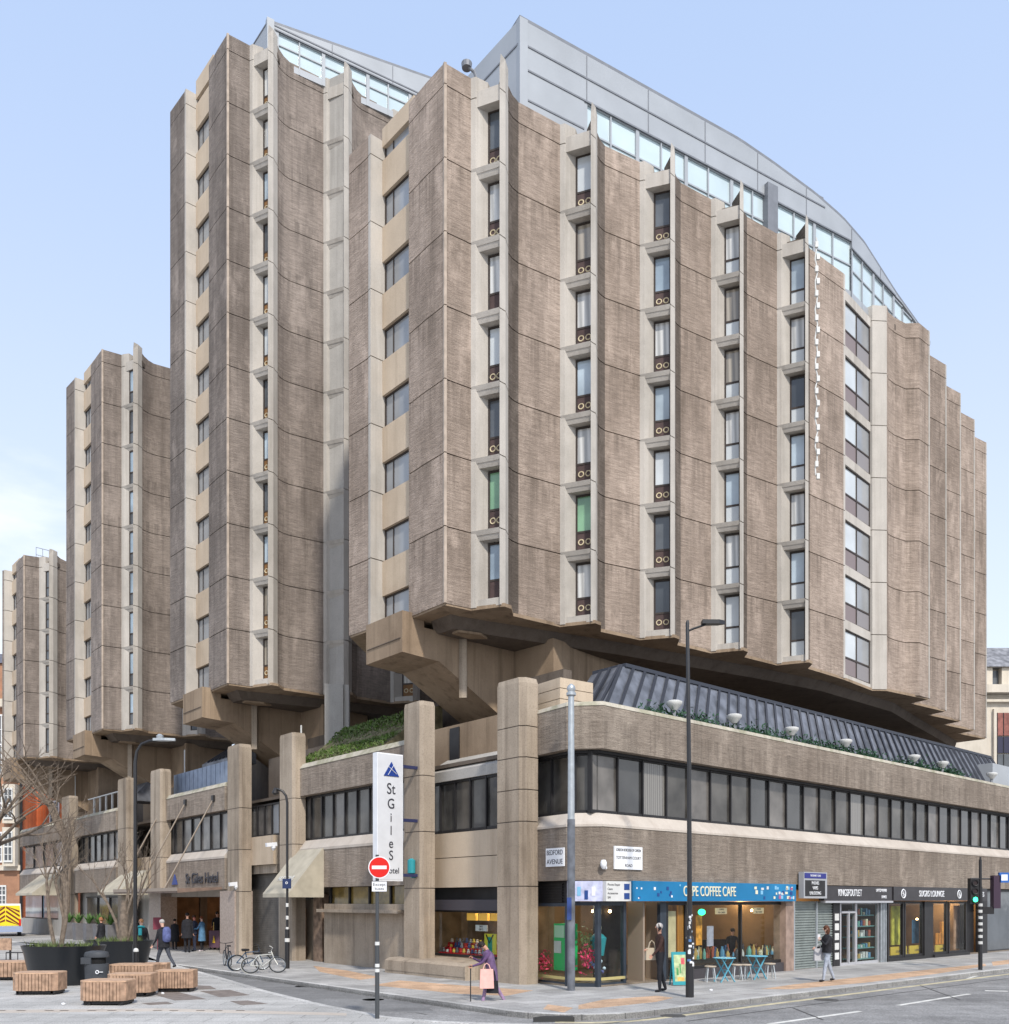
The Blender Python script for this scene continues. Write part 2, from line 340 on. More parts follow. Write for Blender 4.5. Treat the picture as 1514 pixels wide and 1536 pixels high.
def sweep(m, path, prof):
    """sweep an (outward, z) profile along a plan polyline with mitres; outward = right-hand side of travel"""
    P_ = [Vector(p) for p in path]; n = len(P_); k = len(prof); vv = []
    for i in range(n):
        a = (P_[i]-P_[i-1]).normalized() if i else None; b = (P_[i+1]-P_[i]).normalized() if i < n-1 else None
        na = Vector((a.y, -a.x)) if a else None; nb = Vector((b.y, -b.x)) if b else None
        if na and nb:
            q = (na+nb).normalized(); q = q/max(.3, q.dot(na))
        else: q = na or nb
        vv += [(P_[i].x+q.x*o, P_[i].y+q.y*o, z) for o, z in prof]
    fs = [tuple(range(k)), tuple((n-1)*k+j for j in range(k-1, -1, -1))]
    for i in range(n-1):
        for j in range(k): fs.append((i*k+j, (i+1)*k+j, (i+1)*k+(j+1) % k, i*k+(j+1) % k))
    return m.add(vv, fs)
# ---------------------------------------------------------------- the hotel towers
def tower(label, cx, cy, zb, zt, n, F_, L_, glaz, ends=None, left_n=None, rough=ROUGH, left_len=5.3, pent=None, vents=(1,), jy=0, endv=None, wd=.36, ws=.46):
    T = empty('hotel_tower', (cx, cy, 0), label, 'tower', 'concrete room towers of the hotel')
    org = (cx, cy, 0)
    def W(p): return (cx+U.x*p[0]+V.x*p[1], cy+U.y*p[0]+V.y*p[1])
    pit = (zt-.7-zb-.1)/n; J = [zb+.1+i*pit for i in range(n+1)]
    lev = [zb]+J[1:]+[zt]
    g = .018
    def floors(m, poly, a=0, lv=lev):
        ps = [W(p) for p in poly]
        for i in range(len(lv)-1): m.prism(ps, lv[i]+(g if i else 0), lv[i+1]-(g if i < len(lv)-2 else 0))
    def thick(pts, sh): return list(pts)+[(p[0]+sh[0], p[1]+sh[1]) for p in reversed(pts)]
    rs = random.Random(hash(label) % 1000 if False else len(label))
    def window(a, b, nin, z0, z1, kind, split=.36, depth=0):
        """window between plan points a, b (frame outer face), nin = inward direction"""
        a = Vector(a); b = Vector(b); d = (b-a); wdt = d.length; d.normalize(); nin = Vector(nin)
        def q(t, o): return W(a+d*t+nin*o)
        fr = MB(); fw = .055
        def bx(m, t0, t1, o0, o1, za, zc): m.prism([q(t0, o0), q(t1, o0), q(t1, o1), q(t0, o1)], za, zc)
        bx(fr, 0, fw, 0, .08, z0, z1); bx(fr, wdt-fw, wdt, 0, .08, z0, z1)
        bx(fr, fw, wdt-fw, 0, .08, z0, z0+fw); bx(fr, fw, wdt-fw, 0, .08, z1-fw, z1)
        zs = z0+(z1-z0)*split
        if split: bx(fr, fw, wdt-fw, .003, .08, zs-.035, zs+.035)
        if kind == 'wide': bx(fr, wdt*.5-.03, wdt*.5+.03, -.002, .08, z0+fw, z1-fw)
        f = fr.build('window', BROWNF, T, org)
        gm = rs.choice(glaz)
        if kind == 'wide':
            for (t0, t1, mm) in ((fw, wdt*.5-.03, GL_ROOM[1]), (wdt*.5+.03, wdt-fw, GL_SIDE)):
                m = MB(); bx(m, t0, t1, .035, .05, zs+.035, z1-fw); m.build('pane', mm, f, org)
                m = MB(); bx(m, t0, t1, .03, .05, z0+fw, zs-.035); m.build('spandrel_panel', mat('grey_spandrel', (.25, .235, .24), .5) if mm is GL_SIDE else mat('mauve_panel', (.22, .18, .18), .5), f, org)
            return
        m = MB(); bx(m, fw, wdt-fw, .035, .05, (zs+.035) if split else z0+fw, z1-fw)
        m.build('pane', GL_GREEN if kind == 'green' else gm, f, org)
        if split and kind in ('vent', 'green', 'ventp'):
            m = MB(); bx(m, fw, wdt-fw, .02, .05, z0+fw, zs-.035); m.build('vent_panel', GRILLO if rough is ROUGHG or kind == 'ochre' else GRILLE, f, org)
            if kind != 'ventp':
                m = MB()
                for tt in (.3, .72):
                    c = q(wdt*tt, .01); m.ring((c[0], c[1], (z0+fw+zs)/2-.02), (*(-(U*nin.x+V*nin.y)), 0), .092, .023, 16, 5)
                m.build('vent_rings', RING, f, org)
        elif split:
            m = MB(); bx(m, fw, wdt-fw, .03, .045, z0+fw, zs-.035); m.build('lower_pane', GL_ROOM[1] if kind == 'pale' else GL_ROOM[2], f, org)
    # ---- left face: ribbed panel, window bay, ribbed panel
    m = MB(); floors(m, thick([(0, 0), (-.02, 1.0), (.0, 2.05)], (.4, .0))); m.build('wall_panel', rough, T, org, )
    m = MB(); floors(m, thick([(-.32, 4.12), (-.42, left_len)], (.35, .0))); m.build('wall_panel', rough, T, org)
    m = MB(); floors(m, [(-.34, 3.95), (-.34, 4.10), (.5, 4.15), (.5, 3.95)]); m.build('rib', SMOOTH, T, org)
    ln = left_n or n
    lp = (zt-.7-zb-.1)/n
    zl = [zb+.1+i*lp-.15 for i in range(ln)]
    wa, wb = (.22, 2.12), (.16, 3.94)
    wallp = [W((.2, 2.05)), W((.15, 3.95)), W((.5, 3.95)), W((.5, 2.05))]
    winz = []
    for z in zl:
        a = max(z, zb+.18) if z == zl[0] else z
        winz.append((z+lp*.0+.12, z+lp*.0+1.27))
    if jy: winz = [(a+jy, b+jy) for a, b in winz]
    prev = zb
    for a, b in winz:
        if a > prev: m = MB(); m.prism(wallp, prev, a); m.build('bay_wall', TAN, T, org)
        prev = b
    m = MB(); m.prism(wallp, prev, zt-.25); m.build('bay_wall', TAN, T, org)
    for a, b in winz:
        fr = MB(); d = (Vector(wb)-Vector(wa)); wl = d.length; d.normalize()
        def q(t, o): return W((wa[0]+d.x*t+o, wa[1]+d.y*t))
        for t0, t1, za, zc in ((0, .06, a, b), (wl-.06, wl, a, b), (.06, wl-.06, a, a+.06), (.06, wl-.06, b-.06, b)):
            fr.prism([q(t0, .09), q(t1, .09), q(t1, .17), q(t0, .17)], za, zc)
        fr.prism([q(wl*.72-.02, .1), q(wl*.72+.02, .1), q(wl*.72+.02, .17), q(wl*.72-.02, .17)], a+.06, b-.06)
        f = fr.build('window', BROWNF, T, org)
        p = MB(); p.prism([q(.06, .13), q(wl-.06, .13), q(wl-.06, .15), q(.06, .15)], a+.06, b-.06); p.build('pane', GL_SIDE, f, org)
        rv = MB()
    # ---- front: corner panel
    m = MB(); floors(m, thick([(.0, 0), L_[0]], (.12, .42))); m.build('wall_panel', rough, T, org)
    m = MB(); floors(m, [(-.035, -.03), (.05, -.06), (.06, .02), (-.02, .06)]); m.build('corner_bead', mat('bead_concrete', (.40, .33, .27), .9, var=.2), T, org)
    K = len(F_)
    for k in range(K):
        L = Vector(L_[k]); F = Vector(F_[k]); d = (F-L); ell = d.length; d.normalize(); nin = Vector((-d.y, d.x))
        if nin.y < 0 and nin.x < 0: nin = -nin
        # left jamb with splayed reveal
        m = MB(); floors(m, [tuple(L), tuple(L+d*.17-nin*.0), tuple(L+d*ws+nin*wd), tuple(L+d*ws+nin*.6), tuple(L+nin*.6+d*.02)]); m.build('jamb', SMOOTH, T, org)
        # fin
        b_ = L+d*(ell-.14)-nin*.06; c_ = Vector((b_.x+.27, b_.y+.02)); a_ = b_+nin*.5; e_ = Vector((b_.x+.60, b_.y+.27))
        m = MB(); fl = lev[:-1]+[zt]
        floors(m, [tuple(a_), tuple(b_), tuple(c_), tuple(e_)])
        m.prism([W(b_), W(c_), W(e_), W(a_)], zt+.001, zt+.42, [W(b_+d*.03+nin*.02), W(c_-d*.02+nin*.03), W(e_), W(a_)])
        m.build('fin', SMOOTH, T, org)
        # head and sill shelves, spandrels
        def q(t, o): return W(L+d*t+nin*o)
        for i, z in enumerate(J):
            sh = MB()
            if i == 0:
                sh.prism([q(.19, .06), q(ell-.16, .02), q(ell-.16, .5), q(.47, .5)], zb, z+.16)
            elif i < n:
                sh.prism([q(.02, .03), q(ell-.16, .01), q(ell-.16, .5), q(.02, .5)], z-.12, z+.03, [q(.02, -.03), q(ell-.16, -.05), q(ell-.16, .5), q(.02, .5)])
                sh.prism([q(.2, .1), q(ell-.16, .1), q(ell-.16, .5), q(.2, .5)], z-.27, z-.121, [q(.12, .04), q(ell-.16, .03), q(ell-.16, .5), q(.12, .5)])
            else:
                sh.prism([q(.18, .04), q(ell-.16, .04), q(ell-.16, .5), q(.18, .5)], z-.3, z+.22)
            sh.build('sill_shelf', SMOOTH, T, org)
        if pent == 'b' and k == 1:
            m = MB(); floors(m, [q(.2, .12), q(ell-.16, .06), q(ell-.16, .5), q(.2, .5)] and [tuple(L+d*.2+nin*.12), tuple(L+d*(ell-.16)+nin*.06), tuple(L+d*(ell-.16)+nin*.5), tuple(L+d*.2+nin*.5)]); m.build('infill_panel', GREYC, T, org)
        for i in range(n):
            if pent == 'b' and k == 1: break
            kd = vents[min(k, len(vents)-1)]
            kind = {1: 'vent', 0: 'pale', 2: 'plain'}[kd]
            if kd == 1 and k == 0 and i < 5 and pent == 'a': kind = 'ventp' if i in (0, 1, 4) else 'vent'
            if pent == 'a' and (k, i) in ((0, 1), (1, 1), (0, 0)): kind = 'green' if i else 'ventp'
            window(tuple(L+d*(ws+.01)+nin*wd), tuple(L+d*(ell-.17)+nin*wd), nin, J[i]+.16 if i == 0 else J[i]+.07, J[i+1]-.3, kind)
        # concave ribbed panel to the next slot
        nx = Vector(L_[k+1])
        st = c_+Vector((.03, .1))
        dx = nx.x-st.x
        st = c_+Vector((.02, .06)); pts = [st, st+Vector((.24, .24)), st+Vector((.5, .41)), st+Vector((.78, .52)), st+Vector((1.08, .56))]
        e0 = pts[-1]
        m = MB(); fpoly = [tuple(p) for p in pts]+[(e0.x+.05, e0.y+.4), (st.x+.35, st.y+.75)]; floors(m, fpoly); m.prism([W(p) for p in fpoly], zt+.001, [zt+h_ for h_ in (.34, .24, .13, .05, .004, .004, .3)]); m.build('fin_flank', ROUGHD if rough is ROUGH else rough, T, org)  # flank strip; on the nearest tower its colour carries painted fin shade and stain
        pts = [e0]
        for f in (.33, .66, 1.0): pts.append(e0.lerp(nx, f))
        m = MB(); floors(m, [tuple(p) for p in pts]+[(nx.x+.12, nx.y+.42), (e0.x+.055, e0.y+.4)]); m.build('wall_panel', rough, T, org)
    last = Vector(L_[K])
    out = [(0, 0), L_[0]]
    for k in range(K): out += [F_[k], (F_[k][0]+.35, F_[k][1]+.05), (F_[k][0]+.9, F_[k][1]+.6), L_[k+1]]
    if ends:                                    # wide window bay, smooth post, curved panel, stepped panels
        a = last; b = Vector(ends[0]); c = Vector(ends[1]); d0 = Vector(ends[2])
        m = MB(); floors(m, [tuple(a), (a.x+.14, a.y), (a.x+.3, a.y+.3), (a.x+.1, a.y+.5)]); m.build('jamb', SMOOTH, T, org)
        m = MB(); floors(m, [(b.x-.02, b.y+.35), tuple(b), tuple(c), (c.x+.1, c.y+.6)]); m.build('post', SMOOTH, T, org)
        wa_ = (a.x+.22, a.y+.16); wb_ = (b.x-.03, b.y+.1)
        d = Vector(wb_)-Vector(wa_); d.normalize(); nin = Vector((-d.y, d.x))
        for i, z in enumerate(J):
            pz = z-.28 if i else zb
            sp = MB(); sp.prism([W(Vector(wa_)-nin*.08), W(Vector(wb_)-nin*.03), W(Vector(wb_)+nin*.4), W(Vector(wa_)+nin*.4)], pz, z+.12); sp.build('spandrel', SMOOTH, T, org)
        for i in range(n): window(wa_, wb_, nin, J[i]+.12, J[i+1]-.28, 'wide', .4)
        pts = [c+Vector((.0, .02)), c+Vector((.5, .18)), c+Vector((1.1, .2)), c+Vector((1.9, .08)), d0-Vector((.9, -.0)), d0]
        m = MB(); floors(m, thick([tuple(p) for p in pts], (.0, .4))); m.build('wall_panel', rough, T, org)
        out += [tuple(b), tuple(c), tuple(d0)]
        prevp = d0
        for e in ends[3:]:
            e = Vector(e); r = prevp
            m = MB(); floors(m, [(r.x+.0, r.y-.03), (r.x+.16, r.y-.0), (r.x+.1, r.y+1.2), (r.x-.1, r.y+.7)]); m.build('rib', SMOOTH, T, org)
            s0 = Vector((r.x+.2, r.y+.95)); 
            m = MB(); floors(m, thick([tuple(s0), tuple(s0.lerp(e, .5)+Vector((0, .05))), tuple(e)], (.1, .4))); m.build('wall_panel', rough, T, org)
            out += [tuple(s0), tuple(e)]; prevp = e
        r = prevp
        m = MB(); floors(m, [(r.x, r.y-.03), (r.x+.16, r.y), (r.x+.1, r.y+1.2), (r.x-.1, r.y+.7)]); m.build('rib', SMOOTH, T, org)
        last = prevp
    # ---- back walls, roof, soffit
    bv = endv or 8.0
    back = [(last.x, bv), (2.5, bv), (-.1, left_len)]
    m = MB(); bw = [(last.x-.3, last.y+.2), (last.x, last.y+.2), (last.x, bv), (2.4, bv), (-.42, left_len), (-.1, left_len-.1), (2.5, bv-.35), (last.x-.3, bv-.35)]
    m.prism([W(p) for p in bw], zb+.05, zt-.1); m.build('wall_panel', rough, T, org)
    ins = [(p[0]+.12, p[1]+.3) for p in out[1:]]; ins[-1] = (last.x-.1, last.y+.3)
    roofp = [(.45, 2.0), (.45, .5)]+ins+[(last.x-.1, bv-.1), (2.5, bv-.1), (.0, left_len-.1), (.1, 4.2), (.55, 3.9)]
    m = MB(); m.prism([W(p) for p in roofp], zt-.55, zt-.3); m.build('roof', DARKC, T, org)
    outp = [(0.03, 2.05), (0.02, 0.02)]+[(p[0]+.02, p[1]+.02) for p in out[1:-1]]+[(last.x-.02, last.y+.02), (last.x-.02, bv-.05), (2.5, bv-.05), (-.38, left_len-.03), (-.3, 3.97), (.3, 3.9), (.25, 2.1)]
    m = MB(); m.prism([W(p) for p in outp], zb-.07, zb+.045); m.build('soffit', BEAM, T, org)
    inn = [(.7, 1.7), (.75, .65)]+[(L_[0][0]+.15, L_[0][1]+.75)]+[(L_[k+1][0]-.4, L_[k+1][1]+.7) for k in range(K)]
    if ends: inn += [(e[0]-.6, e[1]+1.4) for e in ends[2:]]
    inn += [(last.x-.6, bv-.6), (3, bv-.6), (.6, left_len-.3), (.6, 4.4), (1.2, 4.2), (1.2, 1.9)]
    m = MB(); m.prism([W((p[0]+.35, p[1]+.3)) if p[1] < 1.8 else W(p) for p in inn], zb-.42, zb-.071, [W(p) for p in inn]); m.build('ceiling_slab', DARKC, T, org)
    m = MB(); m.prism([W(p) for p in [(1.3, 1.3), (1.3, .95), (2.1, .75), (2.6, 1.0), (2.1, 1.4)]], zb-.50, zb-.421); m.build('downlight_panel', BEAM, T, org)
    # ---- cranked cantilever bracket below the window bay
    m = MB(); prof = [(-.4, zb+.12), (-.4, zb-1.28), (1.15, zb-1.36), (6.8, 7.6), (6.8, 6.4), (9, 6.4), (9, zb-.3), (.5, zb-.3), (.5, zb+.12)]
    v0, v1 = 1.85, 4.15
    A = [(*W((x, v0)), z) for x, z in prof]; B = [(*W((x, v1)), z) for x, z in prof]; k = len(prof)
    m.add(A+B, [tuple(range(k)), tuple(range(2*k-1, k-1, -1))]+[(i, k+i, k+(i+1) % k, (i+1) % k) for i in range(k)])
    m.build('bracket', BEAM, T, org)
    m = MB(); m.prism([W((-.43, v0+.1)), W((-.43, v1-.1)), W((-.38, v1-.1)), W((-.38, v0+.1))], zb-.8, zb-.775); m.build('joint_line', DARKC, T, org)
    # ---- core walls under the tower
    m = MB(); m.prism([W(p) for p in [(4.6, 1.88), (4.75, -.1), (7.5, .4), (last.x-3.2, 3.2), (last.x-3.2, bv-1.5), (6, bv-1.5), (4.8, 4.0)]], 5.0, zb-.3); m.build('core_wall', BEAM, T, org)
    m = MB(); m.prism([W(p) for p in [(2.0, 1.84), (2.18, 1.64), (2.36, 1.84)]], zb-2.5, zb-.42); m.build('pilaster', COL, T, org)
    return T, W
F1 = [(1.57, -1.15), (5.16, -1.77), (8.62, -2.41), (12.02, -2.99), (15.55, -3.6)]
L1 = [(1.01, -.1), (4.54, -.66), (7.93, -1.35), (11.42, -1.91), (15.0, -2.48), (19.3, -2.95)]
T1, W1 = tower('nearest and widest hotel tower, with five columns of slot windows, on the street corner', -1.95, 30.32, 12.1, 29.65, 7, F1, L1,
               [GL_ROOM[0], GL_ROOM[1], GL_ROOM[3], GL_ROOM[0], GL_ROOM[4], GL_ROOM[4], GL_ROOM[5], GL_ROOM[6], GL_ROOM[2]],
               ends=[(22.3, -2.65), (22.86, -3.05), (26.14, -3.4), (29.58, -2.62), (32.84, -1.9), (36.22, -1.18), (39.49, -.47)],
               vents=(1, 1, 1, 0, 0), pent='a', left_n=8)
T2, W2 = tower('tallest hotel tower, twelve floors of slot windows, second from the corner', -12.33, 41.51, 12.1, 41.0, 12,
               [(1.50, -1.25), (5.0, -1.85), (8.5, -2.4)], [(1.01, -.1), (4.4, -.72), (7.75, -1.3), (11.2, -1.9)], GL_ROOM[:3]+GL_ROOM[4:], vents=(1, 1, 1), left_n=13, left_len=5.75, pent='b', jy=.2, rough=ROUGHG)
T3, W3 = tower('mid height grey hotel tower, third from the corner, behind the black street lamp', -22.6, 52.4, 12.1, 33.4, 9,
               [(1.45, -1.2), (4.9, -1.8)], [(1.01, -.15), (4.3, -.7), (7.7, -1.3)], [GL_ROOM[2], GL_ROOM[3]], vents=(2, 2), left_n=10, left_len=5.5, rough=ROUGHG, pent='c', wd=.1, ws=.5)
T4, W4 = tower('lowest and farthest grey hotel tower, beside the red brick building', -32.2, 62.5, 12.1, 25.6, 6,
               [(1.4, -1.2), (4.8, -1.8)], [(.9, -.2), (4.2, -.7), (7.6, -1.3)], [GL_ROOM[2]], vents=(2, 2), left_n=7, left_len=4.2, rough=ROUGHG, pent='d', wd=.08, ws=.5)
# ---------------------------------------------------------------- roof storeys
def penthouse(T, W, org, corner, end, zt, zroof, zw, glass_from, depth, solid_to, ncl, npan, curve=None, label=None):
    """metal clad roof storey with a strip of glazing; curve = fall of the roof at the far end"""
    A = Vector(W(corner)); B = Vector(W(end)); fr = Frame(A, B-A, Vector((.3, -1))); Lh = (B-A).length
    def ztop(t):
        if not curve: return zroof
        if isinstance(curve[0], tuple):
            for (ta_, za_), (tb_, zc_) in zip(curve[:-1], curve[1:]):
                if t <= tb_: return za_+(zc_-za_)*max(0, (t-ta_))/(tb_-ta_)
            return curve[-1][1]
        k = max(0, (t/Lh-curve[0])/(1-curve[0])); return zroof-(zroof-curve[1])*(1-math.sqrt(max(0, 1-k*k))) if k < 1 else curve[1]
    N = 40 if curve else 1
    g0 = glass_from*Lh
    cl = MB()
    for i in range(N):
        t0, t1 = Lh*i/N, Lh*(i+1)/N; za, zc = ztop(t0), ztop(t1); zz = min(zw, za-.05), min(zw, zc-.05)
        p = [fr.p(t0, 0), fr.p(t1, 0), fr.p(t1, -.25), fr.p(t0, -.25)]
        cl.prism(p, [zz[0], zz[1], zz[1], zz[0]], [za, zc, zc, za])
        r = MB()
    roof = MB()
    for i in range(N):
        t0, t1 = Lh*i/N, Lh*(i+1)/N; za, zc = ztop(t0), ztop(t1)
        roof.prism([fr.p(t0, .0), fr.p(t1, .0), fr.p(t1, -depth), fr.p(t0, -depth)], [za+.003]*1+[zc+.003, zc+.003, za+.003], [za+.12, zc+.12, zc+.12, za+.12])
    roof.build('roof', METALD, T, org)
    fr.box(cl, 0, g0, 0, -.25, zt-.4, zw); cl.build('cladding', METAL, T, org)
    # left return
    lf = Frame(A, Vector(W((corner[0], corner[1]+1)))-Vector(W(corner)), Vector((-1, -.5)))
    if g0 > 0: m = MB(); lf.box(m, .0, depth, -.25, -.003, zt-.4, (curve[0][1] if curve else zroof)-.02); m.build('cladding', METAL, T, org)
    # joints and ribs
    j = MB()
    for z in (zw+.003, (zw+zroof)/2):
        te = max([k*Lh/40 for k in range(41) if ztop(k*Lh/40) > z+.15] or [0])
        if te > .5: fr.box(j, 0, te, -.01, .025, z-.03, z+.03)
    for i in range(ncl+1):
        t = Lh*i/ncl
        if ztop(t)-zw > .3: fr.box(j, t-.02, t+.02, -.01, .012, zw+.04, ztop(t)-.02)
    if g0 > 0: fr.box(j, .05, g0, -.01, .022, (zw+zt)/2-.03, (zw+zt)/2+.03)
    if g0 > 0: lf.box(j, .05, depth, -.01, .02, (zw+zroof)/2-.03, (zw+zroof)/2+.03)
    j.build('panel_joints', METALD, T, org)
    if g0 > 0: m = MB(); m.prism([fr.p(-.03, .06), fr.p(.3, .06), fr.p(.3, -.2), fr.p(-.03, -.2)], zt-.4, zroof+.02); m.build('corner_post', METAL, T, org)
    # glazing
    for i in range(npan):
        t0 = g0+(Lh-g0)*i/npan; t1 = g0+(Lh-g0)*(i+1)/npan
        top = min(zw, ztop(t1)-.1)
        if top < zt-.15: continue
        f = MB(); wd = .16 if i % 2 == 0 else .06
        fr.box(f, t0, t0+wd, -.18, -.02, zt-.4, top); fr.box(f, t0+wd, t1, -.18, -.04, zt-.4, zt-.1); fr.box(f, t0+wd, t1, -.18, -.04, top-.06, top-.002)
        fr.box(f, t0+wd, t1, -.18, -.05, (zt+top)/2-.02, (zt+top)/2+.04)
        w_ = f.build('window', METAL, T, org)
        p = MB(); fr.box(p, t0+wd, t1, -.12, -.1, zt-.1, top-.06); p.build('pane', GL_SKY, w_, org)
    return fr
pfr = Frame(W1((3.5, .3)), Vector(W1((29.6, -1.7)))-Vector(W1((3.5, .3))), Vector((.3, -1)))
pfA = Frame(W1((3.5, .3)), Vector(W1((20.5, -2.65)))-Vector(W1((3.5, .3))), Vector((.3, -1)))
LA = (Vector(W1((20.5, -2.65)))-Vector(W1((3.5, .3)))).length
PA = [(0, 33.45)]+[(pfA.t(px), min(33.45, pfA.z(py, pfA.t(px)))) for px, py in ((1111, 197), (1160, 245), (1224, 292), (1265, 328))]
pfr = Frame(W1((20.5, -2.65)), Vector(W1((29.4, -1.95)))-Vector(W1((20.5, -2.65))), Vector((.3, -1)))
px_c = 757+1400*pfr.o.x/pfr.o.y; zc_ = pfr.z(328+(px_c-1265)*(365-328)/32, 0); PA = [q_ for q_ in PA if q_[0] < LA-.3]+[(LA, zc_)]
PC = [(0, PA[-1][1])]+[(pfr.t(px), pfr.z(py, pfr.t(px))) for px, py in ((1297, 365), (1346, 442), (1387, 499), (1412, 545))]
p1 = penthouse(T1, W1, (-1.95, 30.32, 0), (3.5, .3), (20.5, -2.65), 29.65, 33.45, 31.75, .16, 6.5, 0, 6, 12, curve=PA)
penthouse(T1, W1, (-1.95, 30.32, 0), (20.5, -2.65), (29.4, -1.95), 29.65, 33.0, 31.45, 0, 6.5, 0, 3, 8, curve=PC)
m = MB(); p1.box(m, p1.t(1147), p1.t(1162), -.6, .2, 29.3, 32.2); m.build('duct_housing', METALD, T1, (-1.95, 30.32, 0))
m = MB(); p1.box(m, 12.6, 16.6, -3.5, -1.0, 33.5, 34.1); m.build('plant_box', METALD, T1, (-1.95, 30.32, 0))
p2 = penthouse(T2, W2, (-12.33, 41.51, 0), (1.75, -.35), (10.8, -2.0), 41.0, 42.5, 42.15, .04, 6.0, 0, 3, 8, curve=[(0, 42.35), (9.3, 43.45)])
m = MB(); Aa = W2((3.2, 1.2)); f_ = Frame(Aa, U, Vector((0, -1))); f_.box(m, 2, 7, -3, 0, 42.2, 43.0); m.build('plant_box', METAL, T2, (-12.33, 41.51, 0))
m = MB(); f_ = Frame(W3((3.0, 2.2)), U, Vector((0, -1))); f_.box(m, 0, 3.4, -3, 0, 33, 34.3); m.build('plant_box', GREYC, T3, (-22.6, 52.4, 0))
m = MB(); f_ = Frame(W4((2.2, 1.6)), U, Vector((0, -1))); f_.box(m, 0, 7, -3, 0, 25.2, 26.3); f_.box(m, 2.6, 7, -3, .05, 26.35, 26.9); m.build('plant_box', BEAM, T4, (-32.2, 62.5, 0))
# small camera on the roof parapet, railing on the farthest tower
q = W1((1.2, -.2)); m = MB(); m.tube([(q[0], q[1], 29.6), (q[0]-.1, q[1], 29.9), (q[0]-.35, q[1], 30.1)], .05); m.lathe([(.16, -.08), (.18, .08), (.06, .16)], (q[0]-.35, q[1], 30.1), 12)
tag(m.build('roof_floodlight', METALD, None, (*q, 29.6)), 'round grey floodlight on the roof edge of the nearest tower', 'floodlight')
q = W4((.9, .6)); m = MB()
for i in range(4): m.tube([(q[0]+i*.3, q[1]+i*.3, 25.2), (q[0]+i*.3, q[1]+i*.3, 26.5)], .02, 5)
for z in (26.0, 26.5): m.tube([(q[0], q[1], z), (q[0]+.9, q[1]+.9, z)], .02, 5)
tag(m.build('roof_railing', STEEL, None, (*q, 25.2)), 'thin metal railing on the roof of the farthest tower', 'railing')
# pale pier standing between the nearest and the tallest tower
org2 = (-12.33, 41.51, 0)
m = MB(); pf = Frame(at(487, 0, 41.3).to_2d(), Vector((1, .1)), Vector((0, -1)))
pf.box(m, 0, pf.t(515), -1.0, 0, 6.8, 12.03); pf.box(m, pf.t(515)+.002, pf.t(523), -.9, -.1, 6.8, 12.03); m.build('support_pier', GREYC, T2, org2)

# white cable with clips hanging down the fifth fin of the nearest tower
q = Vector(W1((15.55, -3.6))); cb = MB(); zs = 29.1; pts = []
for i in range(34): pts.append((q.x+.28+.05*math.sin(i*1.7), q.y-.04, zs-i*.29))
cb.tube(pts, .03, 5)
CBL = empty('hanging_cable', (q.x, q.y, zs), 'white cable with clips hanging down beside the rightmost narrow window column', 'cable'); co_ = CBL.location.copy()
cb.build('cable', OFFW, CBL, co_)
for i in range(20):
    m = MB(); x0 = q.x+.22+.06*(i % 2); m.box(x0, x0+.12, q.y-.12, q.y-.02, zs-.2-i*.49-.22, zs-.2-i*.49); m.build('clip', OFFW, CBL, co_)
# ---------------------------------------------------------------- podium
O2 = Vector((.35, 27.45))
LF = Frame(O2, V, -U)                           # left street front; outward = towards the plaza
RA = O2+U*.79+V*-2.76; RB = O2+U*29.6+V*-2.07
RF = Frame(RA, RB-RA, -V)                       # main street front
porg = (O2.x, O2.y, 0)
POD = empty('hotel_podium', porg, 'two storey concrete hotel podium with shops, ribbed bands and smoked strip windows', 'building')
def pb(m, name, mt, parent=None, label=None):
    o = m.build(name, mt, parent or POD, porg); 
    if label: o['label'] = label
    return o
def strip_windows(fr, t0, t1, off, z0, z1, n, mats=(GL_STRIP, GL_STRIP2), seed=1, parent=None, mw=.05):
    rs = random.Random(seed)
    for i in range(n):
        a = t0+(t1-t0)*i/n; b = t0+(t1-t0)*(i+1)/n
        m = MB(); fr.box(m, a, a+mw, off-.1, off+.05, z0, z1); fr.box(m, a+mw, b, off-.1, off+.035, z0, z0+.09); fr.box(m, a+mw, b, off-.1, off+.035, z1-.08, z1)
        w_ = pb(m, 'window', MULL, parent)
        m = MB(); fr.box(m, a+mw, b, off-.06, off-.03, z0+.09, z1-.08); m.build('pane', rs.choice(mats), w_, porg)
CP = [tuple(O2+U*.3+V*.1), tuple(O2+U*.12+V*-2.0), tuple(RA), RF.p(46)]
# outward must be right-hand of travel: travelling from left street round to the main street
m = MB(); sweep(m, CP, [(0, 6.64), (0, 7.83), (-.42, 7.83), (-.42, 6.64)]); pb(m, 'parapet', PARA)
m = MB(); sweep(m, CP, [(.015, 7.835), (-.02, 7.95), (-.45, 7.95), (-.45, 7.835)]); pb(m, 'coping', COPE)
m = MB(); sweep(m, CP, [(0, 2.98), (0, 4.47), (-.6, 4.47), (-.6, 2.98)]); pb(m, 'cladding_band', PARA)
m = MB(); sweep(m, CP, [(.02, 4.474), (.02, 4.54), (-.3, 4.88), (-.6, 4.88), (-.6, 4.474)]); pb(m, 'sloping_sill', SILL)
m = MB(); sweep(m, CP, [(-.42, 6.56), (-.25, 6.56), (-.25, 6.635), (-.42, 6.635)]); pb(m, 'window_head', MULL)
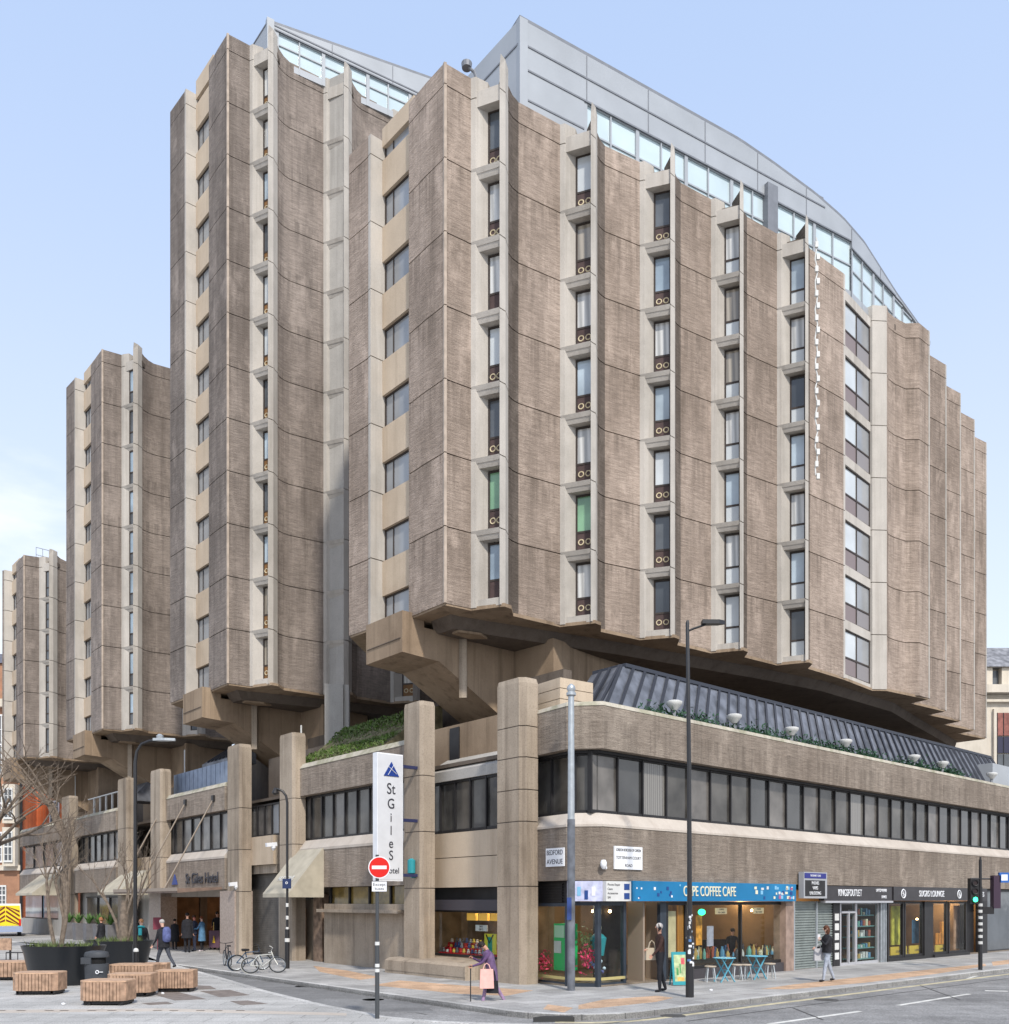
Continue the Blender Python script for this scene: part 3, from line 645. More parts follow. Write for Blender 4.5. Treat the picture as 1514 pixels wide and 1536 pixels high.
# strip windows on three faces
f0 = Frame(CP[0], Vector(CP[1])-Vector(CP[0]), -U); f1 = Frame(CP[1], Vector(CP[2])-Vector(CP[1]), Vector((-.3, -1)))
strip_windows(f0, .1, 1.75, -.4, 4.88, 6.6, 2, seed=3)
strip_windows(f1, .2, .85, -.4, 4.88, 6.6, 1, seed=4, mats=(GL_STRIP,))
strip_windows(RF, -.1, 44, -.4, 4.88, 6.6, 40, seed=5, mats=(GL_STRIP, GL_STRIP2, GL_STRIP3, GL_STRIP, GL_STRIP2, GL_STRIP3, GL_STRIP, GL_STRIP2, GL_STRIP4))
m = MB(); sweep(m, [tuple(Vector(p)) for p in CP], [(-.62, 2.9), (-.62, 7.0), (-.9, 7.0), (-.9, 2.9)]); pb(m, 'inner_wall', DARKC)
# terrace floor
m = MB(); m.prism([tuple(O2+U*.8), tuple(O2+U*.5+V*-1.8), tuple(RA+V*.45+U*.2), RF.p(45, -.5), RF.p(45, -14), tuple(O2+U*6+V*44), tuple(O2+U*.9+V*44)], 6.9, 7.02); pb(m, 'terrace_floor', DARKC)
# mansard roof behind the parapet
mr = RF
ta, tb = .35, 33.5; zb_, zt_ = 7.1, 9.85
lead = MB()
def hexa(m, b4, t4, z0, z1): m.prism(b4, z0, z1, t4)
mb4 = [mr.p(ta, -1.0), mr.p(tb, -1.0), mr.p(tb, -4), mr.p(ta+1.2, -4)]
mt4 = [mr.p(ta+2.8, -2.15), mr.p(tb-1.3, -2.15), mr.p(tb-1.3, -3.6), mr.p(ta+3.0, -3.6)]
lead.prism(mb4, zb_, zt_, mt4); MAN = pb(lead, 'mansard_roof', LEAD)
sm = MB(); nse = 50
for i in range(nse+1):
    f = i/nse; t0 = ta+.25+(tb-ta-.4)*f; t1 = ta+2.8+(tb-ta-4.2)*f
    sm.bar(mr.p3(t0, -.96, zb_), mr.p3(t1, -2.11, zt_), .07, .1)
for i in range(3):
    f = i/3; sm.bar(mr.p3(ta-.03+1.2*f, -1.05-2.95*f, zb_), mr.p3(ta+2.77+.2*f, -2.15-1.4*f, zt_), .07, .1)
sm.build('standing_seams', LEADS, MAN, porg)
m = MB(); RF.box(m, ta+3.0, tb-1.35, -3.55, -2.1, zt_+.003, zt_+.12); m.build('roof_capping', LEADS, MAN, porg)
# dark dormer on the hipped end
dm = MB(); a3 = mr.p3(ta+.55, -1.55, 7.95); 
dm.add([mr.p3(ta+.35, -1.5, 7.3), mr.p3(ta+.75, -2.9, 7.3), mr.p3(ta+1.45, -2.2, 8.7), mr.p3(ta+1.9, -2.2, 7.3)], [(0, 1, 2), (0, 2, 3), (1, 3, 2), (0, 3, 1)]); dm.build('dormer', MULL, MAN, porg)
# wall above the terrace, under the corner of the tower
m = MB(); RF.box(m, 6, 40, -10.5, -9.5, 7.03, 11.9); pb(m, 'terrace_wall', DARKC)
# ---- columns on the left front
JZ = [0, 2.83, 4.7, 6.55]
def column(v0, v1, u0, depth, top, cham=.25, extra=(), matl=COL):
    m = MB(); zz = [z for z in sorted(JZ+list(extra)) if z < top-.3]+[top]
    p = [(v0+cham, -u0), (v1-cham, -u0), (v1, -u0-cham), (v1, -u0-depth), (v0, -u0-depth), (v0, -u0-cham)]
    pl = [LF.p(t, o) for t, o in p]
    ctr = Vector((sum(q[0] for q in pl)/6, sum(q[1] for q in pl)/6))
    for i in range(len(zz)-1):
        last = i == len(zz)-2
        m.prism(pl, zz[i]+(.015 if i else 0), zz[i+1]-(.15 if last else .015))
        if last: m.prism(pl, zz[i+1]-.15, zz[i+1], [tuple(Vector(q).lerp(ctr, .07)) for q in pl])
    m2 = MB(); sp_ = [tuple(Vector(q).lerp(ctr, .05)) for q in pl]; m2.prism(sp_, .02, top-.2)
    o = pb(m, 'column', matl); m2.build('joint_core', DARKC, o, porg)
def col_px(x0, x1, off, depth, ytop, **k):
    """column between pixel columns x1 (near edge) and x0 (far edge)"""
    a = LF.t(x1, off); b = LF.t(x0, off); zt2 = LF.z(ytop, (a+b)/2, off); column(a, b, -off, depth, zt2, **k)
    return a, b
c1 = col_px(741, 784, .35, .6, 1020, cham=.16, extra=(5.62, 7.45))
c2 = col_px(604, 632, .30, .55, 1054, cham=.1)
c3 = col_px(418, 440, .3, .55, 1101, cham=.1)
c4 = col_px(340, 360, .3, .55, 1118, cham=.1)
c5 = col_px(225, 241, .3, .55, 1155, cham=.1)
c6 = col_px(176, 190, .3, .55, 1168, cham=.1)
c7 = col_px(92, 104, .3, .55, 1195, cham=.1)
# square block behind the first column, above the corner parapet
m = MB()
for i in range(3): f0.box(m, .2, 1.25, -1.7, -.45, 7.96+i*.31, 7.96+(i+1)*.31-.02)
pb(m, 'stair_block', TAN)
# ---- recessed bay between the first two columns (deep)
o1 = -.75
a, b = LF.t(747, o1)-.25, LF.t(648, o1)+.35
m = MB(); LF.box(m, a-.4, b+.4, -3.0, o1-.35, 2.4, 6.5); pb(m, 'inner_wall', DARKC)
m = MB(); LF.box(m, a-.1, b+.1, o1-.3, o1, 2.86, 3.85-.012); LF.box(m, a-.1, b+.1, o1-.3, o1, 3.85+.012, 4.68); pb(m, 'cladding_band', TAN)
m = MB(); LF.extr(m, [(o1+.05, 6.42), (o1+.05, 6.75), (o1-1.6, 7.75), (o1-1.6, 6.42)], a-.05, b+.05); pb(m, 'sloping_roof', GREYC)
strip_windows(LF, a, b, o1-.05, 4.69, 6.42, 5, seed=9, mats=(GL_STRIP,))
m = MB(); LF.box(m, a-.1, b+.1, o1-.5, o1-.3, 2.25, 2.85); pb(m, 'void_panel', MULL)
m = MB(); LF.box(m, a-.05, b, o1-.25, o1+.12, 2.1, 2.45); m_ = pb(m, 'shutter_box', mat('slate_box', (.06, .055, .065), .5))
m = MB(); LF.extr(m, [(.75, .0), (.75, .42), (.55, .5), (-1.1, .55), (-1.1, 0)], a-.02, c2[1]+.4); pb(m, 'plinth_ledge', COL)
m = MB(); LF.box(m, a-.02, c2[1]+.3, .752, .765, .1, .38); pb(m, 'plinth_facing', COL)
# souvenir shop window
SW = MB(); ws0, ws1 = a+.0, b-.3
for t0, t1, z0, z1 in ((ws0, ws0+.06, .56, 2.1), (ws1-.08, ws1, .56, 2.1), (ws0+.06, ws1-.08, .56, .64), (ws0+.06, ws1-.08, 2.04, 2.1)): LF.box(SW, t0, t1, o1-.1, o1-.02, z0, z1)
sw = pb(SW, 'shop_window', MULL, None, 'black framed souvenir shop window between the two big columns')
m = MB(); LF.box(m, ws0+.06, ws1-.08, o1-.07, o1-.05, .64, 2.04); m.build('pane', SHOPGL, sw, porg)
m = MB(); LF.box(m, ws0, ws1+3, o1-2.2, o1-1.9, .5, 2.4); LF.box(m, ws1+.4, ws1+.6, o1-1.9, o1-.2, .5, 2.4); pb(m, 'shop_back_wall', mat('dim_shop_wall', (.16, .12, .085), .8, var=.4, scale=2))
# ---- facade bays with bands: A (440..605), B (240..335), C (108..172), D (35..62)
def bay(x0, x1, nwin, seed, zc=7.92, base=True, coping=COPE, wm=(GL_STRIP, GL_STRIP2)):
    a = LF.t(x1, 0); b = LF.t(x0, 0)
    m = MB(); LF.extr(m, [(0, 6.64), (0, 7.74), (-.42, 7.74), (-.42, 6.64)], a, b); pb(m, 'parapet', PARA)
    m = MB(); LF.extr(m, [(.02, 7.744), (-.12, 7.95), (-.45, 7.95), (-.45, 7.744)], a-.01, b+.01); pb(m, 'coping', coping)
    m = MB(); LF.extr(m, [(0, 2.95), (0, 4.40), (-.6, 4.40), (-.6, 2.95)], a, b); pb(m, 'cladding_band', PARA)
    m = MB(); LF.extr(m, [(.02, 4.404), (.02, 4.5), (-.25, 4.85), (-.6, 4.85), (-.6, 4.404)], a-.01, b+.01); pb(m, 'sloping_sill', SILL)
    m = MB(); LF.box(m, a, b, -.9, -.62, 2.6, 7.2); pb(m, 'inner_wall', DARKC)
    strip_windows(LF, a+.05, b-.05, -.35, 4.85, 6.63, nwin, seed=seed, mats=wm)
    return a, b
ba = bay(440, 606, 9, 11); bb = bay(240, 337, 7, 12); bc = bay(108, 174, 7, 13); bd = bay(30, 90, 4, 14)
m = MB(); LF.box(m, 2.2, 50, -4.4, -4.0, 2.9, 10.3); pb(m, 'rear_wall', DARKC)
m = MB(); LF.box(m, LF.t(755, -1.7), LF.t(600, -1.7), -2.1, -1.7, 6.5, 8.55); pb(m, 'terrace_wall', BEAM); m = MB(); LF.box(m, LF.t(690, -1.7), LF.t(676, -1.7), -1.7, -1.66, 7.0, 8.45); pb(m, 'terrace_door', MULL)
# dark set-back walls between the bays
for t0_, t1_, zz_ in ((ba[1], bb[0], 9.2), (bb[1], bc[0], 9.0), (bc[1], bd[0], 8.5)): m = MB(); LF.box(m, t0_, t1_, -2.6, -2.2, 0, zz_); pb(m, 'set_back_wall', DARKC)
# link between C3 and C4: small windows, plain band, roller shutter
a, b = LF.t(419, -.6)-.1, LF.t(371, -.6)+.3
m = MB(); LF.box(m, a-.05, b+.05, -.8, -.25, 4.0, 5.25); pb(m, 'cladding_band', TAN)
m = MB(); LF.box(m, a-.05, b+.05, -1.1, -.4, 3.62, 3.99); pb(m, 'lintel', COL)
strip_windows(LF, a, b, -.6, 5.26, 6.7, 5, seed=21, mats=(GL_SIDE, GL_STRIP2))
SH = MB(); LF.box(SH, a, b, -.75, -.7, 0, 3.6)
for i in range(44): LF.box(SH, a, b-.5, -.699, -.675, .04+i*.08, .09+i*.08)
pb(SH, 'roller_shutter', STOCK, None, 'wide dark grey roller shutter')
m = MB(); LF.box(m, b-.45, b-.15, -.7, -.3, 0, 3.6); pb(m, 'door_pier', COL)
# ---- bay A ground floor: doorway with awning, plain wall box, transom windows
a, b = ba
m = MB(); LF.box(m, a, LF.t(483, 0), -.75, -.1, 0, 2.3); pb(m, 'ground_wall', COL)
m = MB(); LF.box(m, a+.02, LF.t(483, 0), -.55, .25, 2.0-.02, 2.1); pb(m, 'wall_cap', COL)
m = MB(); LF.box(m, a, LF.t(483, 0), -.5, -.45, 2.3, 2.94); pb(m, 'transom_window', mat('amber_glass', (.2, .14, .04), .15, spec=.8, var=.4))
m = MB()
for i in range(5): t = a+(LF.t(483, 0)-a)*i/4; LF.box(m, t-.04, t+.04, -.44, -.36, 2.3, 2.94)
pb(m, 'transom_bars', MULL)
for i, (x0, x1, off, mm, nm, z1) in enumerate(((418, 430, -.2, COL, 'door_pier', 2.9), (430, 447, -.9, MULL, 'door', 2.5), (447, 456, -.5, mat('orange_board', (.42, .2, .08), .6, var=.2), 'notice_board', 2.1), (456, 470, -.6, COL, 'door_pier', 2.5), (470, 483, -.3, mat('stained_wall', (.2, .14, .1), .9, var=.5, scale=4), 'door_pier', 2.7))):
    m = MB(); LF.box(m, LF.t(x1, off), LF.t(x0, off)-.01, off-.3, off, 0, z1); pb(m, nm, mm)
m = MB(); LF.box(m, LF.t(485, -1.2), LF.t(418, -1.2), -1.5, -1.25, 0, 2.94); pb(m, 'inner_wall', DARKIN)
# ---- entrance under bay B
a, b = bb
ENT = MB(); LF.box(ENT, a-.3, b+.2, -6.2, -6, 0, 2.94); LF.box(ENT, b+.1, b+.3, -6, -.6, 0, 2.94); LF.box(ENT, a-.6, a-.4, -6, -.6, 0, 2.94); pb(ENT, 'entrance_hall', mat('hall_timber', (.17, .095, .05), .6, var=.4, scale=2))
m = MB(); LF.box(m, a-.4, b+.1, -6, -.6, 2.75, 2.9); pb(m, 'hall_ceiling', DARKIN)
m = MB(); LF.box(m, a+1.3, a+2.6, -3.4, -3.3, 0, 2.5); LF.box(m, b-3, b-1.6, -5.9, -5.8, 0, 2.3); pb(m, 'hall_door', DARKIN)
for (x0, x1) in ((224, 241), (330, 352)):
    m = MB(); LF.box(m, LF.t(x1, .36), LF.t(x0, .36), -.5, .36, 0, 2.86); pb(m, 'granite_pier', GRANITE)
m = MB(); LF.box(m, a-.1, b+.1, -.58, -.2, 2.62, 2.94); pb(m, 'entrance_lintel', SILL)
# ---- bay C, D ground floor
a, b = bc
m = MB(); LF.box(m, a-.2, b+.3, -1.0, -.6, 0, 2.94); pb(m, 'ground_wall', GREYC)
strip_windows(LF, a+.3, b-1.5, -.5, .5, 2.7, 3, seed=31, mats=(GL_STRIP,))
a, b = bd
m = MB(); LF.box(m, a, b, -.9, -.1, 0, 1.1); LF.box(m, a, a+.8, -.9, -.1, 1.1, 2.94); pb(m, 'ground_wall', GREYC)
strip_windows(LF, a+.8, b-.1, -.35, 1.1, 2.94, 2, seed=32, mats=(GL_ROOM[0],))
# recess beside C6
m = MB(); LF.box(m, LF.t(224, -.6), LF.t(192, -.6), -1.2, -.6, 0, 2.9); pb(m, 'ground_wall', GREYC)
m = MB(); LF.box(m, LF.t(224, -.6), LF.t(192, -.6), -1.2, -.6, 2.95, 4.9); pb(m, 'cladding_band', TAN)
# ---- shop fronts, main street
def rt(px, o=0): return RF.t(px, o)
m = MB(); RF.box(m, 1.3, 46, -5.5, -5.3, 0, 2.95); pb(m, 'shop_back_wall', WARMIN)
m = MB(); m.prism([tuple(O2+U*.8+V*.2), tuple(O2+U*.6+V*-1.7), tuple(RA+V*.5+U*.3), RF.p(46, -.5), RF.p(46, -5.3), RF.p(1.3, -5.3), tuple(O2+U*.8+V*2.0)], 2.82, 2.94); pb(m, 'shop_ceiling', DARKIN)
m = MB(); m.prism([tuple(O2+U*.45+V*.2), tuple(O2+U*.35+V*-1.8), tuple(RA+V*.2+U*.1), RF.p(46, -.1), RF.p(46, -5.3), RF.p(1.3, -5.3), tuple(O2+U*.8+V*2.0)], .004, .05); pb(m, 'shop_floor', mat('shop_floor', (.2, .16, .12), .5, var=.2))
def party(px, name='party_wall', mt=WARMIN):
    m = MB(); RF.box(m, rt(px), rt(px)+.15, -5.3, -.35, .05, 2.82); pb(m, name, mt)
party(1192); party(1258); party(1334); party(1480)
m = MB(); RF.box(m, rt(1180), rt(1192), -.5, -.02, 0, 2.97); pb(m, 'pier', mat('painted_pier', (.30, .22, .18), .8, var=.3))
def shopwin(fr, t0, t1, off, z0, z1, n=1, frame=MULL, mw=.09, stall=0, parent=None, label=None, pane=SHOPGL):
    m = MB()
    for i in range(n+1):
        c = t0+(t1-t0-mw)*i/n; fr.box(m, c, c+mw, off-.12, off, z0, z1)
    for i in range(n):
        c0 = t0+(t1-t0-mw)*i/n+mw; c1_ = t0+(t1-t0-mw)*(i+1)/n
        fr.box(m, c0, c1_, off-.1, off-.01, z0, z0+.1); fr.box(m, c0, c1_, off-.1, off-.01, z1-.1, z1)
    w_ = pb(m, 'shop_window', frame, None, label)
    for i in range(n):
        c0 = t0+(t1-t0-mw)*i/n+mw; c1_ = t0+(t1-t0-mw)*(i+1)/n
        m = MB(); fr.box(m, c0, c1_, off-.06, off-.045, z0+.1, z1-.1); m.build('pane', pane, w_, porg)
    return w_
NAVY = mat('navy_frame', (.035, .045, .06), .4, var=.2)
m = MB(); f0.box(m, .1, 2.1, -.5, -.3, 2.35, 2.97)
for i in range(7): f0.box(m, .12, 1.6, -.3, -.24, 2.38+i*.08, 2.42+i*.08)
pb(m, 'vent_grille', MULL)
shopwin(f0, .2, 1.9, -.2, .0, 2.35, 1, NAVY, mw=.12)
shopwin(f1, .1, .95, -.2, .0, 2.38, 1, NAVY, mw=.1)
shopwin(RF, .0, rt(940, -.2), -.2, .0, 2.38, 1, NAVY, mw=.12)
for fr, t0, t1 in ((f0, .32, 1.78), (f1, .2, .85), (RF, .12, rt(938, -.2))):
    m = MB(); fr.box(m, t0, t1, -.22, -.19, .18, .26); pb(m, 'sill_trim', mat('ochre_trim', (.45, .38, .16), .6))
# cafe door recess
m = MB(); RF.box(m, rt(944), rt(990), -1.4, -1.3, 0, 2.4); pb(m, 'door_recess', DARKIN)
m = MB()
for px in (957, 984): RF.box(m, rt(px, -.5), rt(px, -.5)+.08, -.9, -.3, 0.05, 2.38)
pb(m, 'door_jamb', mat('taupe_frame', (.28, .22, .17), .6))
m = MB(); RF.box(m, rt(990, -.2), rt(999, -.2), -.3, -.18, 0, 2.38); pb(m, 'door_pier', NAVY)
shopwin(RF, rt(1000, -.2), rt(1031, -.2), -.2, 0, 2.38, 1, MULL)
CW = shopwin(RF, rt(1036, -.2), rt(1181, -.2), -.2, .3, 2.38, 2, MULL, mw=.06, label='big cafe window behind the blue tables')
m = MB(); RF.box(m, rt(1036), rt(1181), -.35, -.1, 0, .3); pb(m, 'stall_riser', mat('riser', (.06, .055, .06), .6))
m = MB(); RF.box(m, rt(1004), rt(1026), -.32, -.3, .7, 2.1); pb(m, 'poster', mat('cream_poster', (.62, .5, .3), .7, var=.15))
m = MB(); RF.box(m, rt(1028), rt(1036), -.32, -.26, 0, 2.38); pb(m, 'orange_panel', mat('amber_panel', (.55, .24, .04), .6))
# shutter, panel, silver door, display
SH = MB(); a, b = rt(1193, -.1), rt(1255, -.1); RF.box(SH, a, b, -.3, -.2, 0, 2.4)
for i in range(26): RF.box(SH, a+.02, b-.02, -.199, -.16, .02+i*.091, .075+i*.091)
pb(SH, 'roller_shutter', mat('sage_shutter', (.25, .28, .265), .5, metal=.2, var=.15), None, 'sage green roller shutter pulled down')
m = MB(); RF.box(m, rt(1229), rt(1229)+.08, -.2, -.1, 0, 2.4); RF.box(m, a-.08, a, -.2, -.1, 0, 2.4); pb(m, 'shutter_guide', STEEL)
m = MB(); RF.box(m, rt(1255), rt(1265), -.3, -.12, 0, 2.4); dk = pb(m, 'dark_panel', MULL)
m = MB()
for i in range(5): RF.box(m, rt(1257), rt(1263), -.12, -.105, .25+i*.36, .5+i*.36)
m.build('notice', OFFW, dk, porg)
SILVER = mat('silver_frame', (.5, .5, .52), .4, metal=.4)
dw = shopwin(RF, rt(1266), rt(1291), -.15, .0, 2.4, 1, SILVER, mw=.1)
m = MB(); RF.box(m, rt(1266)+.1, rt(1291)-.1, -.2, -.12, 1.95, 2.03); RF.box(m, rt(1278), rt(1278)+.08, -.2, -.12, .1, 1.95); m.build('door_bars', SILVER, dw, porg)
shopwin(RF, rt(1291), rt(1324), -.15, .0, 2.4, 1, SILVER, mw=.04)
m = MB()
for i in range(5): RF.box(m, rt(1325)+i*.13, rt(1325)+i*.13+.08, -.2, -.08, 0, 2.4)
pb(m, 'shutter_guide', STEEL)
for x0, x1, n_ in ((1336, 1362, 1), (1363, 1391, 1), (1404, 1427, 1), (1429, 1456, 1)): shopwin(RF, rt(x0), rt(x1), -.15, .12, 2.4, n_, MULL, mw=.1)
for t0_, t1_, oa, ob, zz_ in ((1391, 1404, -.3, -.1, 2.4), (1334, 1336, -.3, -.05, 2.4), (1457, 1473, -.5, -.35, 2.4), (1474, 1483, -.3, -.04, 2.97)): m = MB(); RF.box(m, rt(t0_), rt(t1_), oa, ob, 0, zz_); pb(m, 'pier', MULL)
m = MB(); RF.box(m, rt(1336), rt(1391), -.3, -.04, 0, .12); RF.box(m, rt(1404), rt(1457), -.3, -.04, 0, .12); pb(m, 'stall_riser', MULL)
shopwin(RF, rt(1484), 45, -.15, 0, 2.95, 4, MULL, mw=.1, pane=GL_ROOM[2])
# the rounded street corner building line is closed at the far end
m = MB(); RF.box(m, 45.6, 46, -14, -.1, 0, 7.8); pb(m, 'end_wall', PARA)
# ---------------------------------------------------------------- ground, roads, pavements
def PU(u, v): q = O2+U*u+V*v; return (q.x, q.y)
def ground_mat(name, rgb, joint, bw, bh, rot, js=.012, var=.16, wear=.3, speck=.3):
    m, t, b = nodes(name); MATS[name] = m; L = t.links; N = t.nodes
    g = N.new('ShaderNodeNewGeometry')
    n1 = N.new('ShaderNodeTexNoise'); n1.inputs['Scale'].default_value = .35; n1.inputs['Detail'].default_value = 6; L.new(g.outputs['Position'], n1.inputs['Vector'])
    n2 = N.new('ShaderNodeTexNoise'); n2.inputs['Scale'].default_value = 30; n2.inputs['Detail'].default_value = 4; L.new(g.outputs['Position'], n2.inputs['Vector'])
    n3 = N.new('ShaderNodeTexNoise'); n3.inputs['Scale'].default_value = 2.2; n3.inputs['Detail'].default_value = 6; n3.inputs['Roughness'].default_value = .7; L.new(g.outputs['Position'], n3.inputs['Vector'])
    if bw:
        mp_ = N.new('ShaderNodeMapping'); mp_.inputs['Rotation'].default_value = (0, 0, rot); L.new(g.outputs['Position'], mp_.inputs[0])
        br = N.new('ShaderNodeTexBrick'); br.inputs['Scale'].default_value = 1; br.inputs['Brick Width'].default_value = bw; br.inputs['Row Height'].default_value = bh
        br.inputs['Mortar Size'].default_value = js; br.inputs['Color1'].default_value = (*[x*(1+var) for x in rgb], 1); br.inputs['Color2'].default_value = (*[x*(1-var) for x in rgb], 1)
        br.inputs['Mortar'].default_value = (*joint, 1); L.new(mp_.outputs[0], br.inputs['Vector']); src = br.outputs['Color']
    else:
        rr = N.new('ShaderNodeRGB'); rr.outputs[0].default_value = (*rgb, 1); src = rr.outputs[0]
    def mul(src, fac, a, c, lo, hi):
        r = N.new('ShaderNodeMapRange'); r.inputs['From Min'].default_value = a; r.inputs['From Max'].default_value = c; r.inputs['To Min'].default_value = lo; r.inputs['To Max'].default_value = hi
        L.new(fac, r.inputs['Value']); x = N.new('ShaderNodeVectorMath'); x.operation = 'SCALE'; L.new(src, x.inputs[0]); L.new(r.outputs[0], x.inputs['Scale']); return x.outputs[0]
    src = mul(src, n1.outputs['Fac'], .3, .7, 1-wear*.6, 1+wear*.6); src = mul(src, n3.outputs['Fac'], .3, .7, 1-wear*.5, 1+wear*.4)
    src = mul(src, n2.outputs['Fac'], .3, .7, 1-speck, 1+speck)
    mpt = N.new('ShaderNodeMapping'); mpt.inputs['Rotation'].default_value = (0, 0, rot); mpt.inputs['Scale'].default_value = (.12, 1.6, 1); L.new(g.outputs['Position'], mpt.inputs[0]); n4 = N.new('ShaderNodeTexNoise'); n4.inputs['Scale'].default_value = 1.0; n4.inputs['Detail'].default_value = 5; L.new(mpt.outputs[0], n4.inputs['Vector'])
    src = mul(src, n4.outputs['Fac'], .4, .65, 1.05, .84 if not bw else .95)
    n5 = N.new('ShaderNodeTexVoronoi'); n5.inputs['Scale'].default_value = 2.3; L.new(g.outputs['Position'], n5.inputs['Vector']); src = mul(src, n5.outputs['Distance'], .03, .06, .72, 1)
    L.new(src, b.inputs['Base Color']); b.inputs['Roughness'].default_value = .85; b.inputs['Specular IOR Level'].default_value = .25
    bu = N.new('ShaderNodeBump'); bu.inputs['Strength'].default_value = .2; bu.inputs['Distance'].default_value = .01; L.new(n2.outputs['Fac'], bu.inputs['Height']); L.new(bu.outputs[0], b.inputs['Normal'])
    return m
ang = -math.atan2(U.y, U.x)
ASPH = ground_mat('asphalt', (.245, .24, .234), (0, 0, 0), 0, 0, ang, speck=.35, wear=.4)
ASPHD = ground_mat('asphalt_dark', (.20, .198, .195), (0, 0, 0), 0, 0, 0, speck=.25, wear=.3)
PAVE = ground_mat('paving_slabs', (.36, .35, .335), (.21, .2, .19), .9, .6, ang, wear=.3)
PLAZA = ground_mat('plaza_slabs', (.42, .41, .39), (.25, .245, .23), 1.2, .6, 0, wear=.28, var=.1)
TACT = ground_mat('buff_paving', (.50, .335, .22), (.36, .25, .17), .4, .4, ang, js=.01, wear=.3)
KERB = ground_mat('granite_kerb', (.46, .45, .43), (.2, .2, .2), .9, 5, ang, wear=.3)
LINE = mat('road_paint', (.62, .61, .57), .7, var=.2, scale=4)
YLINE = mat('yellow_road_paint', (.52, .46, .30), .7, var=.25, scale=4)
def sheet(name, poly, z, mt, z0=None, kind='structure'):
    m = MB(); m.prism([tuple(p) for p in poly], (z-.5) if z0 is None else z0, z)
    return tag(m.build(name, mt), kind=kind)
m = MB(); m.box(-700, 700, -30, 1500, -1, -.12); tag(m.build('road', ASPH), kind='structure')
KC = [PU(-4.75, 70), PU(-4.75, -5.2)]+[PU(-2.75-2.0*math.cos(R(a)), -5.2-2.0*math.sin(R(a))) for a in (15, 35, 55, 75)]+[PU(-2.75, -7.2), PU(45, -6.6)]
sheet('hotel_pavement', KC+[PU(45, 8), PU(20, 70)], 0, PAVE)
m = MB(); sweep(m, KC, [(.0, -.45), (.0, .006), (-.2, .006), (-.2, -.45)]); tag(m.build('kerb', KERB), kind='structure')
m = MB(); m.prism([PU(-4.7, 70), PU(20, 71), PU(20, 140), PU(-30, 140)], -.4, -.02); tag(m.build('pavement', PAVE), kind='structure')
PE = [G(-900, 1398), G(20, 1412), G(200, 1424), G(262, 1447), G(330, 1466), G(402, 1487), G(490, 1508), G(580, 1525), G(640, 1531), G(700, 1534)]
PE2 = PE+[G(760, 1534.5), G(830, 1537), (1.0, 14), (-40, 14)]
sheet('plaza', PE2, 0, PLAZA)
m = MB(); sweep(m, PE[1:]+[G(830, 1537)], [(.006, -.45), (.006, .008), (.22, .008), (.22, -.45)]); tag(m.build('kerb', KERB), kind='structure')
m = MB(); m.prism([G(-60, 1516), G(240, 1513), G(520, 1520), G(520, 1523.5), G(240, 1517), G(-60, 1520)], -.1, .005); tag(m.build('channel_strip', SILL), kind='structure')
m = MB()
for i in range(12): x = 5+i*33+random.uniform(-9, 9); a = G(x, 1516.5); m.box(a[0]-.09, a[0]+.09, a[1]-.05, a[1]+.05, -.05, .009)
tag(m.build('drain_slots', DARKC), kind='structure')
# buff tactile paving
for pts in (((868, 1508), (905, 1500), (985, 1494), (1010, 1497), (985, 1503), (900, 1512), (868, 1514)),
            ((1142, 1484), (1190, 1477), (1290, 1466), (1400, 1454), (1478, 1446), (1480, 1449), (1405, 1461), (1300, 1474), (1190, 1484)),
            ((560, 1478), (600, 1471), (700, 1479), (800, 1486), (760, 1494), (690, 1491)),
            ((470, 1449), (520, 1456), (570, 1466), (540, 1470), (480, 1458)), ((1488, 1443), (1514, 1440), (1514, 1446), (1490, 1449)), ((822, 1507), (860, 1512), (846, 1519), (815, 1514))):
    m = MB(); m.prism([G(*p) for p in pts], -.05, .004); tag(m.build('tactile_paving', TACT), kind='structure')
# plaza inspection covers and stains
for pts in (((224, 1490), (262, 1487), (310, 1499), (262, 1501)), ((300, 1487), (345, 1485), (375, 1493), (330, 1496)), ((345, 1502), (372, 1501), (402, 1506), (362, 1508)), ((283, 1478), (315, 1479), (325, 1484), (290, 1485)), ((212, 1505), (250, 1503), (260, 1506), (225, 1508))):
    m = MB(); m.prism([G(*p) for p in pts], -.05, .004); tag(m.build('inspection_cover', mat('cover_stone', (.2, .17, .15), .8, var=.25, scale=5)), kind='structure')
def road_line(name, a, b, wdt, mt):
    a = Vector(G(*a, z=-.116)); b = Vector(G(*b, z=-.116)); n = (b-a).normalized(); n = Vector((n.y, -n.x))*wdt/2
    m = MB(); m.prism([tuple(a-n), tuple(b-n), tuple(b+n), tuple(a+n)], -.2, -.116); tag(m.build(name, mt), kind='structure')
road_line('centre_line', (1154, 1536), (1290, 1517), .12, LINE); road_line('centre_line', (1348, 1508), (1454, 1491), .12, LINE)
road_line('centre_line', (1478, 1486), (1512, 1487), .2, LINE)
road_line('centre_line', (1452, 1468), (1475, 1461), .1, LINE)
yl = MB(); sweep(yl, KC[3:], [(.28, -.2), (.28, -.116), (.44, -.116), (.44, -.2)]); tag(yl.build('yellow_line', YLINE), kind='structure')
for px, py, r_ in ((1240, 1500, .3), (1010, 1524, .28), (560, 1500, .28), (455, 1480, .25)):
    x, y = G(px, py, -.12); m = MB(); m.lathe([(r_, -.1), (r_, .006)], (x, y, -.12), 22); tag(m.build('manhole_cover', mat('cast_iron', (.07, .068, .065), .6, var=.3, scale=20)), kind='structure')
